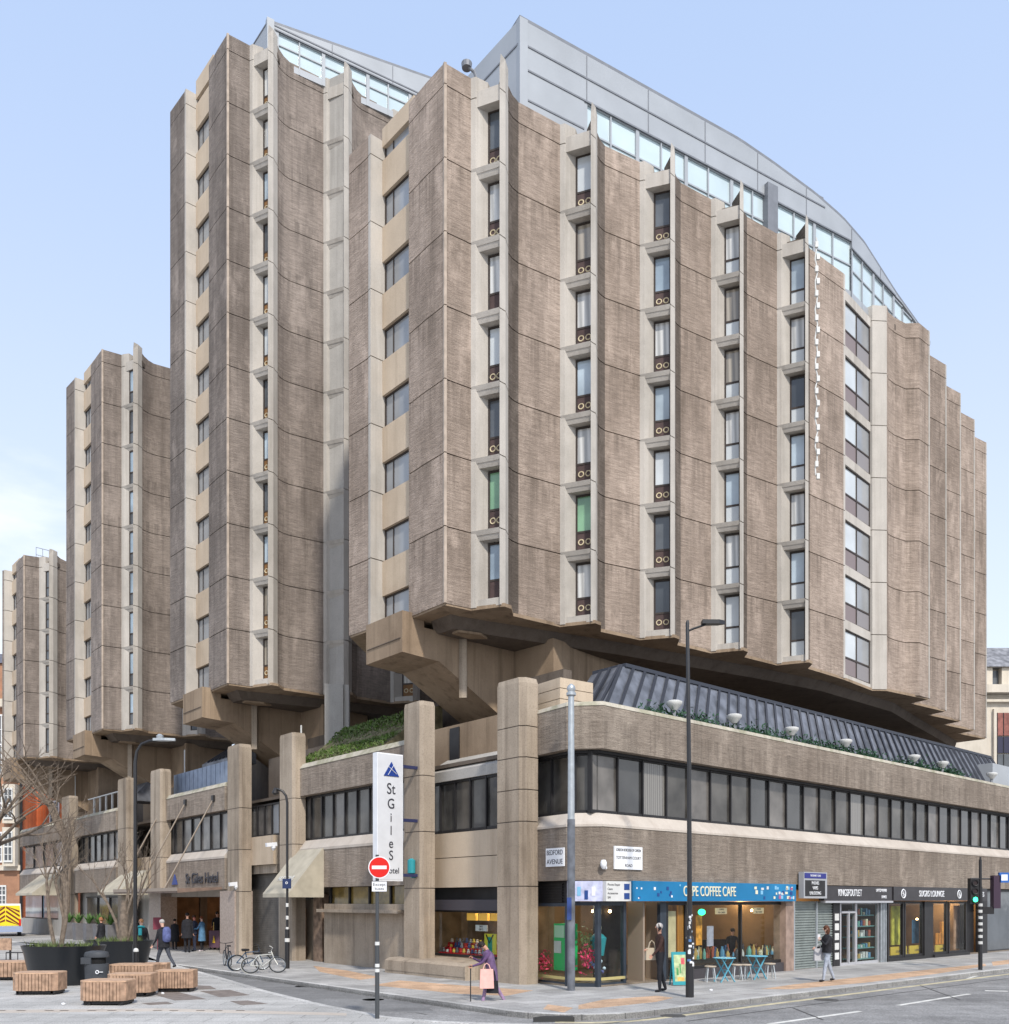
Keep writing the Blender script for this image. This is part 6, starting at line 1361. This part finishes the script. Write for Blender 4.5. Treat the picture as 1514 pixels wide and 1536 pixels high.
plamp(RFat(1305, -1.6, 2.45), 60, (.85, .95, 1)); plamp(RFat(1350, -1.6, 2.4), 60); plamp(RFat(1415, -1.6, 2.4), 70); plamp(RFat(1440, -1.6, 2.4), 70, (1, .55, .25))
plamp(LF.p3(a+1.3, o1-.9, 2.25), 55); plamp(f0p(1.0, -1.5, 2.4), 45, (1, .9, .75))
plamp(LF.p3((bb[0]+bb[1])/2+.5, -3.4, 2.3), 40, (1, .6, .3))
for dx in (-.12, .12): lampbulb(Vector(LF.p3((bb[0]+bb[1])/2+1.0+dx, -4.2, 2.0)), ('left' if dx > 0 else 'right')+' one of the paired warm lamps in the hotel entrance', .07)
# ---------------------------------------------------------------- background buildings and van
BRICK = ground_mat('red_brick', (.58, .15, .055), (.4, .22, .14), .23, .075, 0, wear=.25, js=.01, var=.2)
STONE = concrete('pale_stone', (.50, .45, .37), (.66, .60, .51), streak=.35, stain=(.28, .23, .18), grain=.4)
WPAINT = mat('window_white', (.7, .71, .7), .6)
Yb = 78.0; SB = Yb/FP
def bx_(px): return (px-757)*SB
def bz_(py): return CAMZ+(HY-py)*SB
bo = (bx_(20), Yb, 0); BB = empty('brick_building', bo, 'red brick mansion block with white bay windows behind the far tower', 'building')
def bbx(m, x0, x1, y0, y1, d0, d1): return m.box(bx_(x0), bx_(x1), Yb+d0, Yb+d1, bz_(y1), bz_(y0))
m = MB(); bbx(m, -120, 32, 1062, 1408, 0, 14); m.build('wall', BRICK, BB, bo)
m = MB(); bbx(m, 32.3, 92, 1010, 1408, 2.5, 14); m.build('wall', BRICK, BB, bo)
m = MB(); bbx(m, -120, 34, 1050, 1061.7, -.5, 14); bbx(m, -120, 33, 1298, 1306, -.3, 0); bbx(m, -120, 33, 1362, 1368, -.2, 0); bbx(m, 32.5, 92, 1360, 1372, 2.3, 2.5); m.build('cornice', STONE, BB, bo)
m = MB(); bbx(m, -120, 12, 1035, 1049.7, .3, 13); bbx(m, -120, 10, 990, 1034.8, 1.2, 13); m.build('attic_storey', BRICK, BB, bo)
m = MB(); m.prism([(bx_(-120), Yb+1), (bx_(12), Yb+1), (bx_(12), Yb+13), (bx_(-120), Yb+13)], bz_(989.7), bz_(962), [(bx_(-118), Yb+4), (bx_(6), Yb+4), (bx_(6), Yb+10), (bx_(-118), Yb+10)]); m.build('roof', mat('slate', (.12, .12, .14), .7, var=.3), BB, bo)
m = MB(); bbx(m, 4, 9, 945, 985, 5, 6.5); m.build('chimney', BRICK, BB, bo)
for (x0, x1, y0, y1, d) in ((-6, 12, 1184, 1226, 0), (14, 27, 1184, 1230, -.8), (-6, 12, 1248, 1294, 0), (14, 27, 1248, 1294, -.8), (-2, 10, 1328, 1358, 0), (-6, 12, 1072, 1162, 0), (14, 27, 1110, 1162, -.8), (53, 68, 1196, 1232, 2.5), (4, 10, 1000, 1024, 1.2), (-60, -40, 1184, 1226, 0), (-60, -40, 1248, 1294, 0), (-30, -12, 1184, 1226, 0), (-30, -12, 1248, 1294, 0)):
    m = MB(); 
    if d < 0: bbx(m, x0-3, x1+3, y0-6, y1+6, d, -.01); m.build('bay', STONE, BB, bo); m = MB()
    fx = (x1-x0)/10
    bbx(m, x0, x0+fx, y0, y1, d-.12, d-.01); bbx(m, x1-fx, x1, y0, y1, d-.12, d-.01); bbx(m, x0+fx, x1-fx, y0, y0+2.5, d-.12, d-.01); bbx(m, x0+fx, x1-fx, y1-2.5, y1, d-.12, d-.01)
    bbx(m, (x0+x1)/2-.6, (x0+x1)/2+.6, y0+2.5, y1-2.5, d-.11, d-.01); bbx(m, x0+fx, x1-fx, (y0+y1)/2-1, (y0+y1)/2+1, d-.1, d-.01)
    for k in (.25, .75): bbx(m, x0+fx, x1-fx, y0+(y1-y0)*k-.4, y0+(y1-y0)*k+.4, d-.095, d-.01)
    w_ = m.build('window', WPAINT, BB, bo); m = MB(); bbx(m, x0+fx, x1-fx, y0+2.5, y1-2.5, d-.05, d-.02); m.build('pane', GL_ROOM[2], w_, bo)
m = MB(); m.tube([(bx_(33), Yb-.15, 0), (bx_(33), Yb-.15, bz_(1130))], .12, 8); m.build('drainpipe', MULL, BB, bo)
# stone building at the right edge
Ys = 82.0; SS = Ys/FP
def sbx(m, x0, x1, y0, y1, d0, d1): return m.box((x0-757)*SS, (x1-757)*SS, Ys+d0, Ys+d1, CAMZ+(HY-y1)*SS, CAMZ+(HY-y0)*SS)
bo = ((1500-757)*SS, Ys, 0); SBD = empty('stone_building', bo, 'pale stone building with a slate mansard at the right edge behind the tower', 'building')
m = MB(); sbx(m, 1430, 1640, 1042, 1394, 0, 12); m.build('wall', STONE, SBD, bo)
m = MB(); sbx(m, 1428, 1642, 1030, 1041.7, -.9, 12); sbx(m, 1429, 1641, 1050, 1054, -.4, 0); m.build('cornice', STONE, SBD, bo)
m = MB(); sbx(m, 1432, 1492, 1000, 1029.7, .3, 11); sbx(m, 1506, 1640, 1000, 1029.7, .3, 11); sbx(m, 1492.1, 1505.9, 1000, 1029.7, 1.0, 11); m.build('attic_storey', STONE, SBD, bo)
m = MB(); sbx(m, 1493, 1505, 1003, 1028, .8, .99); m.build('window', GL_ROOM[2], SBD, bo)
m = MB(); x0, x1 = (1431-757)*SS, (1641-757)*SS; m.prism([(x0, Ys), (x1, Ys), (x1, Ys+11), (x0, Ys+11)], CAMZ+(HY-999.7)*SS, CAMZ+(HY-958)*SS, [(x0+2, Ys+3), (x1, Ys+3), (x1, Ys+9), (x0+2, Ys+9)]); m.build('roof', mat('slate_pale', (.2, .2, .21), .6, var=.5, scale=2), SBD, bo)
m = MB(); sbx(m, 1489, 1493, 1064, 1290, -.3, -.002); m.build('pilaster', STONE, SBD, bo)
for (x0, x1, y0, y1, mm) in ((1494, 1540, 1070, 1104, mat('red_pane', (.26, .1, .08), .4, var=.3)), (1494, 1540, 1106, 1130, mat('navy_band', (.04, .04, .07), .5)), (1494, 1540, 1132, 1175, GL_ROOM[2]), (1494, 1540, 1180, 1250, GL_ROOM[0])):
    m = MB(); sbx(m, x0, x1, y0, y1, -.2, -.1); w_ = m.build('window', mm, SBD, bo); m = MB()
    for k in range(5): sbx(m, x0+k*9.5, x0+k*9.5+1, y0, y1, -.24, -.201)
    m.build('glazing_bars', MULL, w_, bo)
# chevron van
x, y = G(8, 1408, -.12); t = empty('emergency_van', (x-.2, y+.4, -.12), 'van with yellow and red chevrons on its rear at the left edge', 'van')
t.rotation_euler = (0, 0, R(29))
m = MB(); m.prism([(-1.0, 0), (1.0, 0), (1.02, .4), (1.02, 5), (-1.02, 5), (-1.02, .4)], .45, 2.35, [(-.9, .12), (.9, .12), (.93, .5), (.93, 4.8), (-.93, 4.8), (-.93, .5)]); m.build('body', WHITEP, t)
m = MB(); m.add([(-.95, -.02, .85), (.95, -.02, .85), (.86, .09, 2.22), (-.86, .09, 2.22), (-.95, .02, .85), (.95, .02, .85), (.86, .13, 2.22), (-.86, .13, 2.22)], [(0, 1, 2, 3), (7, 6, 5, 4), (0, 4, 5, 1), (1, 5, 6, 2), (2, 6, 7, 3), (3, 7, 4, 0)]); dr = m.build('rear_doors', mat('chevron_yellow', (.8, .62, .02), .5), t)
m = MB()
for sgn in (-1, 1):
    for k in range(5):
        z0 = .88+k*.3
        if z0 > 2.1: break
        def yy(z): return -.035+(z-.85)*.08
        za, zb2 = z0+.0, z0-.0
        pts = [(sgn*.03, z0+.42), (sgn*.03, z0+.28), (sgn*.85, z0-.34+.0), (sgn*.85, z0-.2)]
        pts = [(px_, min(2.18, max(.87, pz_))) for px_, pz_ in pts]
        m.add([(p[0], yy(p[1]), p[1]) for p in pts]+[(p[0], yy(p[1])+.02, p[1]) for p in pts], [(0, 1, 2, 3), (7, 6, 5, 4), (0, 1, 5, 4), (1, 2, 6, 5), (2, 3, 7, 6), (3, 0, 4, 7)])
m.build('chevrons', mat('chevron_red', (.16, .02, .01), .5), dr)
m = MB(); m.box(-1.02, 1.02, -.14, .1, .42, .8); m.build('bumper', mat('bumper_blue', (.3, .36, .5), .5), t)
for sx_ in (-.93, .8):
    m = MB(); m.box(sx_, sx_+.13, -.06, .0, .85, 1.3); m.build('tail_light', RED, t)
    m = MB(); c = sx_+.05; b_ = len(m.v); m.tube([(c-.12, .9, .32), (c+.12, .9, .32)], .32, 18); m.build('wheel', mat('tyre', (.03, .03, .03), .8), t)
# ---------------------------------------------------------------- people
def person(px, py, label, rz, skin, top, legs, shoe, hair, H=1.75, pose=None, z=0.0, hairlen=0, hat=None, coat=None, loc=None):
    """forward is local +x; one skinned body with five fingered hands; hair, coat as children"""
    if loc is None: x, y = G(px, py, z); loc = (x, y, z)
    t = empty('person', loc, label, 'person', None, R(rz)); k = H/1.75; t.scale = (k, k, k)
    P_ = dict(lean=0.0, Lt=0, Lk=0, Rt=0, Rk=0, La=5, Le=10, Ra=-5, Re=10, Lo=8, Ro=8, drop=0, nod=0)
    P_.update(pose or {})
    def rot(v, a): a = R(a); return Vector((v[0]*math.cos(a)+v[2]*math.sin(a), v[1], -v[0]*math.sin(a)+v[2]*math.cos(a)))
    pel = Vector((0, 0, .94-P_['drop'])); ln = P_['lean']
    def up(h, y_=0, f=0): return pel+rot((f, y_, h), ln)
    verts = [pel]; rad = [(.13, .15)]; edges = []; reg = ['legs']
    def addv(p, r, par, g):
        verts.append(Vector(p)); rad.append(r if isinstance(r, tuple) else (r, r)); edges.append((par, len(verts)-1)); reg.append(g); return len(verts)-1
    sp = addv(up(.2), (.115, .135), 0, 'top'); ch = addv(up(.42, 0, .0), (.12, .155), sp, 'top'); nk = addv(up(.53, 0, .0), (.06, .065), ch, 'top'); n2 = addv(up(.60, 0, .01), .048, nk, 'skin')
    hc = up(.70, 0, .03)+rot((.0, 0, 0), 0); nodv = rot((.0, 0, .11), P_['nod']+ln)
    hb = addv(up(.60, 0, .02)+nodv*.6, (.066, .07), n2, 'skin'); ht = addv(up(.60, 0, .03)+nodv*1.45, (.082, .074), hb, 'hair'); 
    hx = rot((1, 0, 0), P_['nod']+ln); hcen = up(.60, 0, .035)+nodv*1.1
    hands = []
    for s_, A, E_, O_ in ((1, P_['La'], P_['Le'], P_['Lo']), (-1, P_['Ra'], P_['Re'], P_['Ro'])):
        sh = addv(up(.46, s_*.155), .062, ch, 'top')
        sh2 = addv(up(.44, s_*.185), .055, sh, 'top')
        d = rot((0, 0, -1), -A); d = Vector((d.x, s_*math.sin(R(O_)), d.z)).normalized(); el = verts[sh2]+d*.28
        eli = addv(el, .043, sh2, 'top'); d2 = rot(d, -E_); inw = P_.get('Li' if s_ > 0 else 'Ri', 0); d2 = Vector((d2.x, d2.y-s_*math.sin(R(inw)), d2.z)).normalized()
        wr = el+d2*.235; wri = addv(wr, .028, eli, 'top'); hd = wr+d2*.07; hdi = addv(hd, (.034, .02), wri, 'skin'); hands.append((wr, d2, hd, s_))
    for s_, T_a, K_a in ((1, P_['Lt'], P_['Lk']), (-1, P_['Rt'], P_['Rk'])):
        hp = addv(pel+Vector((0, s_*.09, -.05)), .098, 0, 'legs'); d = rot((0, 0, -1), -T_a); kn = verts[hp]+d*.42; kni = addv(kn, .062, hp, 'legs')
        d2 = rot(d, K_a); an = kn+d2*.40; ani = addv(an, .043, kni, 'legs'); an2 = addv(an+d2*.035, .042, ani, 'shoe')
        fa = P_.get('Lf' if s_ > 0 else 'Rf', 0); f = rot((1, 0, 0), fa); toe = addv(an+d2*.05+f*.14, (.042, .03), an2, 'shoe'); P_['foot%d' % s_] = an
    me = bpy.data.meshes.new('body'); me.from_pydata([tuple(v) for v in verts], edges, []); ob = bpy.data.objects.new('tmp', me); C.objects.link(ob)
    md = ob.modifiers.new('s', 'SKIN'); md.use_smooth_shade = True
    for i, v in enumerate(me.skin_vertices[0].data): v.radius = rad[i]; v.use_root = (i == 0)
    ob.modifiers.new('u', 'SUBSURF').levels = 2
    dg = bpy.context.evaluated_depsgraph_get(); nm = bpy.data.meshes.new_from_object(ob.evaluated_get(dg)); bpy.data.objects.remove(ob)
    import bmesh
    bm = bmesh.new(); bm.from_mesh(nm)
    names = ['skin', 'top', 'legs', 'shoe', 'hair']; ml = [skin, top, legs, shoe, hair]
    def tubes(pts, rr, n=6):
        mb = MB(); mb.tube(pts, rr, n); vs2 = [bm.verts.new(v) for v in mb.v]
        for f in mb.f:
            try: fc = bm.faces.new([vs2[i] for i in f]); fc.material_index = 0; fc.tag = True; fc.smooth = True
            except Exception: pass
    for f in bm.faces:
        c = f.calc_center_median(); best = 1e9; g = 'top'
        for (a, b_) in edges:
            A_, B_2 = verts[a], verts[b_]; ab = B_2-A_; tt = max(0, min(1, (c-A_).dot(ab)/max(1e-9, ab.length_squared))); dd = (c-(A_+ab*tt)).length-rad[b_][0]*.5
            if dd < best:
                best = dd; g = reg[b_] if tt > .45 else reg[a]
                if reg[b_] == 'legs' and reg[a] in ('legs', 'top'): g = 'legs'
        if (c-hcen).length < .16 and (c-hcen).dot(hx) > .015 and (c-hcen).dot(nodv.normalized()) < .075: g = 'skin'
        f.material_index = names.index(g)
    for wr, d, hd, s_ in hands:
        side = d.orthogonal().normalized(); side = Vector((1, 0, 0))-d*d.x
        if side.length < .2: side = Vector((0, 0, 1))-d*d.z
        side.normalize(); nrm = d.cross(side)*s_
        for i, (o, l) in enumerate(((.027, .06), (.009, .072), (-.009, .066), (-.025, .05))):
            b0 = hd-d*.02+side*o; b1 = hd+d*.03+side*o*1.1; b2 = b1+(d*.7+nrm*.5*-1).normalized()*l*.45; b3 = b2+(d*.35+nrm*-.9).normalized()*l*.4; tubes([b0, b1, b2, b3], [.0095, .0095, .0085, .006])
        b0 = wr+d*.025+side*.02; b1 = b0+(d*.6+side*.8).normalized()*.04; b2 = b1+(d*.9+side*.2-nrm*.3).normalized()*.03; tubes([b0, b1, b2], [.012, .011, .008])
    # face: nose, ears, eyes, mouth
    upv = nodv.normalized(); f0_ = hcen+hx*.078
    tubes([f0_+upv*.02, f0_+hx*.012-upv*.012, f0_+hx*.018-upv*.022], [.006, .012, .006], 6)
    for s_ in (-1, 1): tubes([hcen+Vector((0, s_*.07, 0))-upv*.02, hcen+Vector((0, s_*.082, 0)), hcen+Vector((0, s_*.074, 0))+upv*.018], [.008, .014, .008], 6)
    bm.to_mesh(nm); bm.free(); 
    for q in ml: nm.materials.append(q)
    nm.name = 'body'; bo_ = bpy.data.objects.new('body', nm); C.objects.link(bo_); bo_.parent = t
    m = MB(); 
    for s_ in (-1, 1): m.ball(f0_+Vector((0, s_*.028, 0))+upv*.012-hx*.008, .009, n=6, m=4)
    m.build('eyes', INK, bo_); m = MB(); m.ball(f0_-upv*.045-hx*.008, .008, .02, .005, 8, 4); m.build('mouth', mat('lips', (.35, .1, .09), .6), bo_)
    # hair cap
    m = MB(); c = hcen-hx*.012+upv*.035; m.ball(c, .093, .088, .085, 14, 8)
    if hairlen: m.lathe([(.085, .0), (.1, -hairlen*.5), (.07, -hairlen), (.02, -hairlen-.02)], c-hx*.035, 12, .8, 1.0)
    o = m.build('hair', hat or hair, bo_, smooth=True)
    if coat:
        cm, ln_, flare = coat; m = MB()
        dz = up(.50)-up(0); prof = [(.075, .535), (.15, .49), (.185, .42), (.17, .2), (.175+flare*.3, 0), (.185+flare, -ln_)]
        n_ = 18; b_ = []
        for r_, h in prof:
            r_ = r_*1.14
            cc = up(h) if h > 0 else pel+Vector((0, 0, h)); b_.append([(cc.x+r_*.72*math.cos(2*PI*j/n_), cc.y+r_*math.sin(2*PI*j/n_)*1.02, cc.z) for j in range(n_)])
        base = 0
        for ringp in b_: m.v += ringp
        for i in range(len(b_)-1):
            for j in range(n_): m.f.append((i*n_+j, i*n_+(j+1) % n_, (i+1)*n_+(j+1) % n_, (i+1)*n_+j))
        m.f.append(tuple((len(b_)-1)*n_+j for j in range(n_))); m.build('coat', cm, bo_, smooth=True)
    t['_h'] = 0; del t['_h']
    Mx = Matrix.Translation(Vector(loc)) @ Matrix.Rotation(R(rz), 4, 'Z') @ Matrix.Scale(k, 4)
    return t, [Mx @ h[2] for h in hands], Mx, up
CL = lambda n, c: mat('cloth_'+n, c, .85, var=.3, scale=11, bump=.5, bscale=14)
BLK = CL('black', (.018, .018, .022)); GRYH = mat('hair_grey', (.4, .38, .36), .8); BRNH = mat('hair_brown', (.05, .025, .015), .7); DKH = mat('hair_dark', (.02, .014, .012), .7)
def bag(c, w_, h, d, mt, label, cat='bag', strap=None, name='bag', rz=0):
    c = Vector(c); r = empty(name, tuple(c), label, cat, None, R(rz)); m = MB()
    m.prism([(-d/2, -w_/2), (d/2, -w_/2), (d*.6, 0), (d/2, w_/2), (-d/2, w_/2), (-d*.6, 0)], -h/2, h/2, [(-d*.25, -w_*.45), (d*.25, -w_*.45), (d*.3, 0), (d*.25, w_*.45), (-d*.25, w_*.45), (-d*.3, 0)]); m.build('body', mt, r)
    if strap:
        for s_ in (-1, 1): m = MB(); m.tube([(s_*d*.15, -w_*.28, h*.45), (s_*d*.1, -w_*.16, h*.5+strap*.7), (0, 0, h*.5+strap), (s_*d*.1, w_*.16, h*.5+strap*.7), (s_*d*.15, w_*.28, h*.45)], .012, 6); m.build('handle', mt, r)
    return r
# woman with the pink tote and a walking stick, bent forward, walking left on the kerb
t, hd, Mx, up = person(738, 1508, 'person in a purple shawl and mauve trousers bending forward at the kerb', 186, SKIN, CL('purple', (.10, .055, .13)), CL('mauve', (.30, .2, .32)), CL('white_shoe', (.7, .62, .64)), DKH, 1.62,
    dict(lean=13, Lt=24, Lk=12, Rt=-18, Rk=14, La=40, Le=32, Ra=42, Re=75, nod=34, Lo=8, Li=0, Ri=35, drop=.035), hairlen=.09, coat=(CL('purple2', (.13, .08, .16)), .32, .02), z=-.12)
m = MB(); q = hd[0]; x_, y_ = q.x-.01, q.y; m.tube([(x_, y_, -.12), (x_, y_, q.z)], .014, 8); m.tube([(x_-.06, y_, q.z+.01), (x_+.07, y_, q.z+.01)], .016, 6)
tag(m.build('walking_stick', BLACKP, None, (x_, y_, -.12)), 'black walking stick held out by the person with the pink tote', 'walking stick')
bag(Mx @ Vector((.16, .3, .72)), .34, .46, .12, mat('pink_canvas', (.75, .42, .37), .8, var=.1, scale=8), 'pale pink tote bag hanging from the bent forearm of the person at the kerb', strap=.14, name='tote_bag', rz=96)
bag(Mx @ Vector((.0, .24, .5)), .28, .3, .1, BLK, 'small black bag hanging behind the pink tote', strap=.3, name='bag', rz=80)
# man with headphones
t, hd, Mx, up = person(990, 1488, 'balding person in a dark brown jumper and headphones striding left past the cafe', 190, SKIN, CL('brown', (.045, .022, .018)), BLK, BLK, mat('hair_white', (.55, .5, .46), .8), 1.80,
    dict(lean=0, Lt=6, Lk=8, Rt=-10, Rk=6, La=22, Le=25, Ra=2, Re=85, nod=-6, Ri=25))
m = MB(); c = Mx @ (up(.60, 0, .035)+Vector((0, 0, .12))); m.ring(c, (1, 0, 0), .10, .015, 16, 5); m.ball(c+Vector((.02, -.1, -.02)), .045); m.ball(c+Vector((0, .1, -.02)), .045)
tag(m.build('headphones', BLK, None, tuple(c), True), 'dark headphones worn by the person passing the cafe', 'headphones')
bag(hd[1]+Vector((.14, .04, -.12)), .36, .32, .14, mat('beige_canvas', (.45, .38, .28), .8), 'beige canvas shoulder bag under the arm of the person passing the cafe', strap=.2, name='shoulder_bag', rz=100)
# woman with phone
t, hd, Mx, up = person(1241, 1473, 'person in a black jacket and pale jeans raising a phone outside the sage shutter', 185, SKIN2, BLK, CL('pale_jeans', (.33, .37, .44)), BLK, mat('hair_auburn', (.09, .035, .018), .7), 1.66,
    dict(Lt=14, Lk=6, Rt=-16, Rk=4, La=38, Le=95, Ra=8, Re=70, Lo=14, Ri=20), hairlen=.2, coat=(BLK, .02, .0))
m = MB(); q = hd[0]+Vector((-.02, 0, .05)); m.box(q.x-.04, q.x+.04, q.y-.008, q.y+.008, q.z-.07, q.z+.08); tag(m.build('phone', mat('phone_white', (.6, .6, .62), .3), None, tuple(q)), 'pale phone held up by the person in pale jeans', 'phone')
bag(hd[1]+Vector((.1, -.03, -.18)), .3, .36, .1, mat('grey_canvas', (.42, .42, .44), .8), 'grey cloth bag carried by the person in pale jeans', strap=.12, name='cloth_bag', rz=100)
# pair beside the planters
t, hd, Mx, up = person(246, 1457, 'grey haired person in a black puffer jacket carrying a blue backpack', 150, SKIN2, BLK, CL('slate', (.055, .06, .075)), BLK, GRYH, 1.76,
    dict(lean=6, Lt=24, Lk=10, Rt=-24, Rk=18, La=12, Le=20, Ra=18, Re=30), coat=(BLK, .12, .01))
c = Mx @ (up(.30, 0, -.17)); BP = empty('backpack', tuple(c), 'blue backpack on the grey haired person', 'backpack', None, R(150)); BPM = mat('backpack_blue', (.10, .12, .27), .75, var=.25, scale=12)
m = MB(); m.lathe([(.1, -.26), (.155, -.2), (.165, 0), (.15, .18), (.08, .26)], (0, 0, 0), 14, .62, 1.0); m.build('body', BPM, BP, smooth=True)
m = MB(); m.lathe([(.07, -.2), (.11, -.15), (.11, -.02), (.06, .02)], (-.075, 0, 0), 12, .5, 1.0); m.build('pocket', BPM, BP, smooth=True)
for s_ in (-1, 1): m = MB(); m.tube([(.03, s_*.09, -.18), (.2, s_*.12, -.08), (.26, s_*.12, .12), (.12, s_*.1, .25), (.0, s_*.07, .22)], .018, 6); m.build('strap', INK, BP, smooth=True)
person(212, 1449, 'person in a black jacket with a teal scarf facing the camera behind the planter', -80, SKIN2, BLK, CL('denim', (.04, .08, .17)), BLK, mat('hair_ginger', (.3, .15, .07), .7), 1.72, dict(Lt=8, Rt=-8, La=15, Lo=14, Ro=12), hairlen=.06, coat=(BLK, .02, 0))
q = Vector(G(212, 1449)).to_3d()+Vector((.02, -.15, 1.36)); m = MB(); m.ring(q+Vector((0, .1, .08)), (0, .3, 1), .1, .04, 14, 6); m.prism([(q.x-.06, q.y-.03), (q.x+.06, q.y-.03), (q.x+.06, q.y+.02), (q.x-.06, q.y+.02)], q.z-.22, q.z+.05)
tag(m.build('scarf', TEAL, None, tuple(q), True), 'teal scarf worn by the person behind the planter', 'scarf')
person(152, 1432, 'person in a brown hat and black coat behind the far planter', 170, SKIN, BLK, CL('plum', (.12, .09, .11)), BLK, mat('hat_brown', (.3, .13, .06), .8), 1.66, dict(Lt=5, Rt=-6), hat=mat('hat_brown', (.3, .13, .06), .8), hairlen=.1, coat=(BLK, .25, .05))
# group at the hotel entrance
person(281, 1429, 'person in a long black padded coat with back to the camera at the entrance', 95, SKIN, BLK, BLK, BLK, DKH, 1.84, dict(Lt=3, Rt=-3), coat=(BLK, .3, .03))
person(292, 1427, 'person with a ruddy face in dark clothes talking at the entrance', -150, mat('skin_ruddy', (.55, .2, .15), .6), CL('navy', (.03, .035, .06)), CL('navy', (.03, .035, .06)), BLK, BRNH, 1.72, dict(La=20, Le=60), coat=(CL('navy', (.03, .035, .06)), .1, 0))
person(303, 1427, 'person in a light blue coat standing at the hotel entrance', 175, SKIN2, CL('sky_coat', (.10, .22, .36)), BLK, CL('white_shoe', (.7, .62, .64)), mat('hair_red', (.16, .05, .02), .7), 1.66, dict(La=30, Le=60), coat=(CL('sky_coat', (.10, .22, .36)), .42, .03))
person(326, 1423, 'porter in black standing behind the purple luggage trolley', -70, SKIN, BLK, BLK, BLK, DKH, 1.86, dict(La=30, Le=40, Ra=30, Re=40))
person(262, 1424, 'person in dark clothes seen from behind in the shadow of the entrance', 90, SKIN, BLK, BLK, BLK, DKH, 1.5, dict(), coat=(BLK, .5, .06))
x, y = G(325, 1425); t = empty('luggage_trolley', (x, y, 0), 'purple luggage trolley with a yellow wet floor mark at the entrance', 'trolley', None, R(-20))
m = MB(); m.box(-.3, .3, -.2, .2, .12, .95); m.build('body', mat('trolley_purple', (.13, .07, .10), .6), t)
m = MB(); m.prism([(-.07, -.23), (.07, -.23), (.07, -.205), (-.07, -.205)], .35, .7, [(-.015, -.22), (.015, -.22), (.015, -.205), (-.015, -.205)]); m.build('yellow_mark', mat('mark_yellow', (.8, .5, .03), .5), t)
for sx_ in (-.28, .28): m = MB(); m.tube([(sx_, .15, .1), (sx_, .15, 1.35)], .025, 6); m.build('rail', mat('brass', (.5, .35, .12), .35, metal=.6), t)
for sx_ in (-.25, .25):
    for sy_ in (-.15, .15): m = MB(); m.tube([(sx_-.03, sy_, .06), (sx_+.03, sy_, .06)], .06, 10); m.build('wheel', MULL, t)
x, y = G(236, 1425); 
m = MB(); m.box(x-.2, x+.2, y-.02, y+.02, 1.0, 1.6); m.tube([(x, y+.03, 0), (x, y+.03, 1.1)], .02, 6)
tag(m.build('notice_stand', mat('maroon', (.2, .04, .06), .5), None, (x, y, 0)), 'maroon notice stand at the left side of the hotel entrance', 'sign')
# customers inside the cafe
for px, o, rz, lb in ((1128, -1.9, -60, 'customer in black seated left of centre inside the cafe'), (1152, -1.6, -120, 'customer in dark clothes seated at the right inside the cafe'), (1098, -2.3, -90, 'customer seated at the back left inside the cafe'), (1168, -2.0, 180, 'customer in a grey top at the far right inside the cafe')):
    q = RFat(px, o, -.28); person(0, 0, lb, rz, SKIN2, BLK if px != 1168 else CL('grey', (.25, .26, .28)), BLK, BLK, DKH, 1.7, dict(La=30, Le=60, Ra=30, Re=60, lean=8), loc=tuple(q))
for px, py, lb in ((805+12, 1456, 'crumpled white paper scrap on the kerbside pavement by the lamp post'), (1067, 1487, 'white paper scrap on the pavement in front of the cafe'), (95, 1508, 'white paper scrap on the plaza in front of the benches'), (244, 1492, 'white paper cup on the plaza below the rightmost bench')):
    if px == 817: continue
    x, y = G(px, py); m = MB(); m.ball((x, y, .03), .05, .03, .03, 6, 4); tag(m.build('litter', WHITEP, None, (x, y, 0)), lb, 'litter')
x, y = G(1506, 1420, -.12); bk = copy_tree([o for o in bpy.data.objects if o.name == 'bicycle'][0]); bk.location = (x, y, -.12); bk.rotation_euler = (0, 0, R(10)); bk['label'] = 'far bicycle at the right edge by the pale shopfront'; bk['group'] = 'bicycles parked by the roller shutter'
del bk['group']
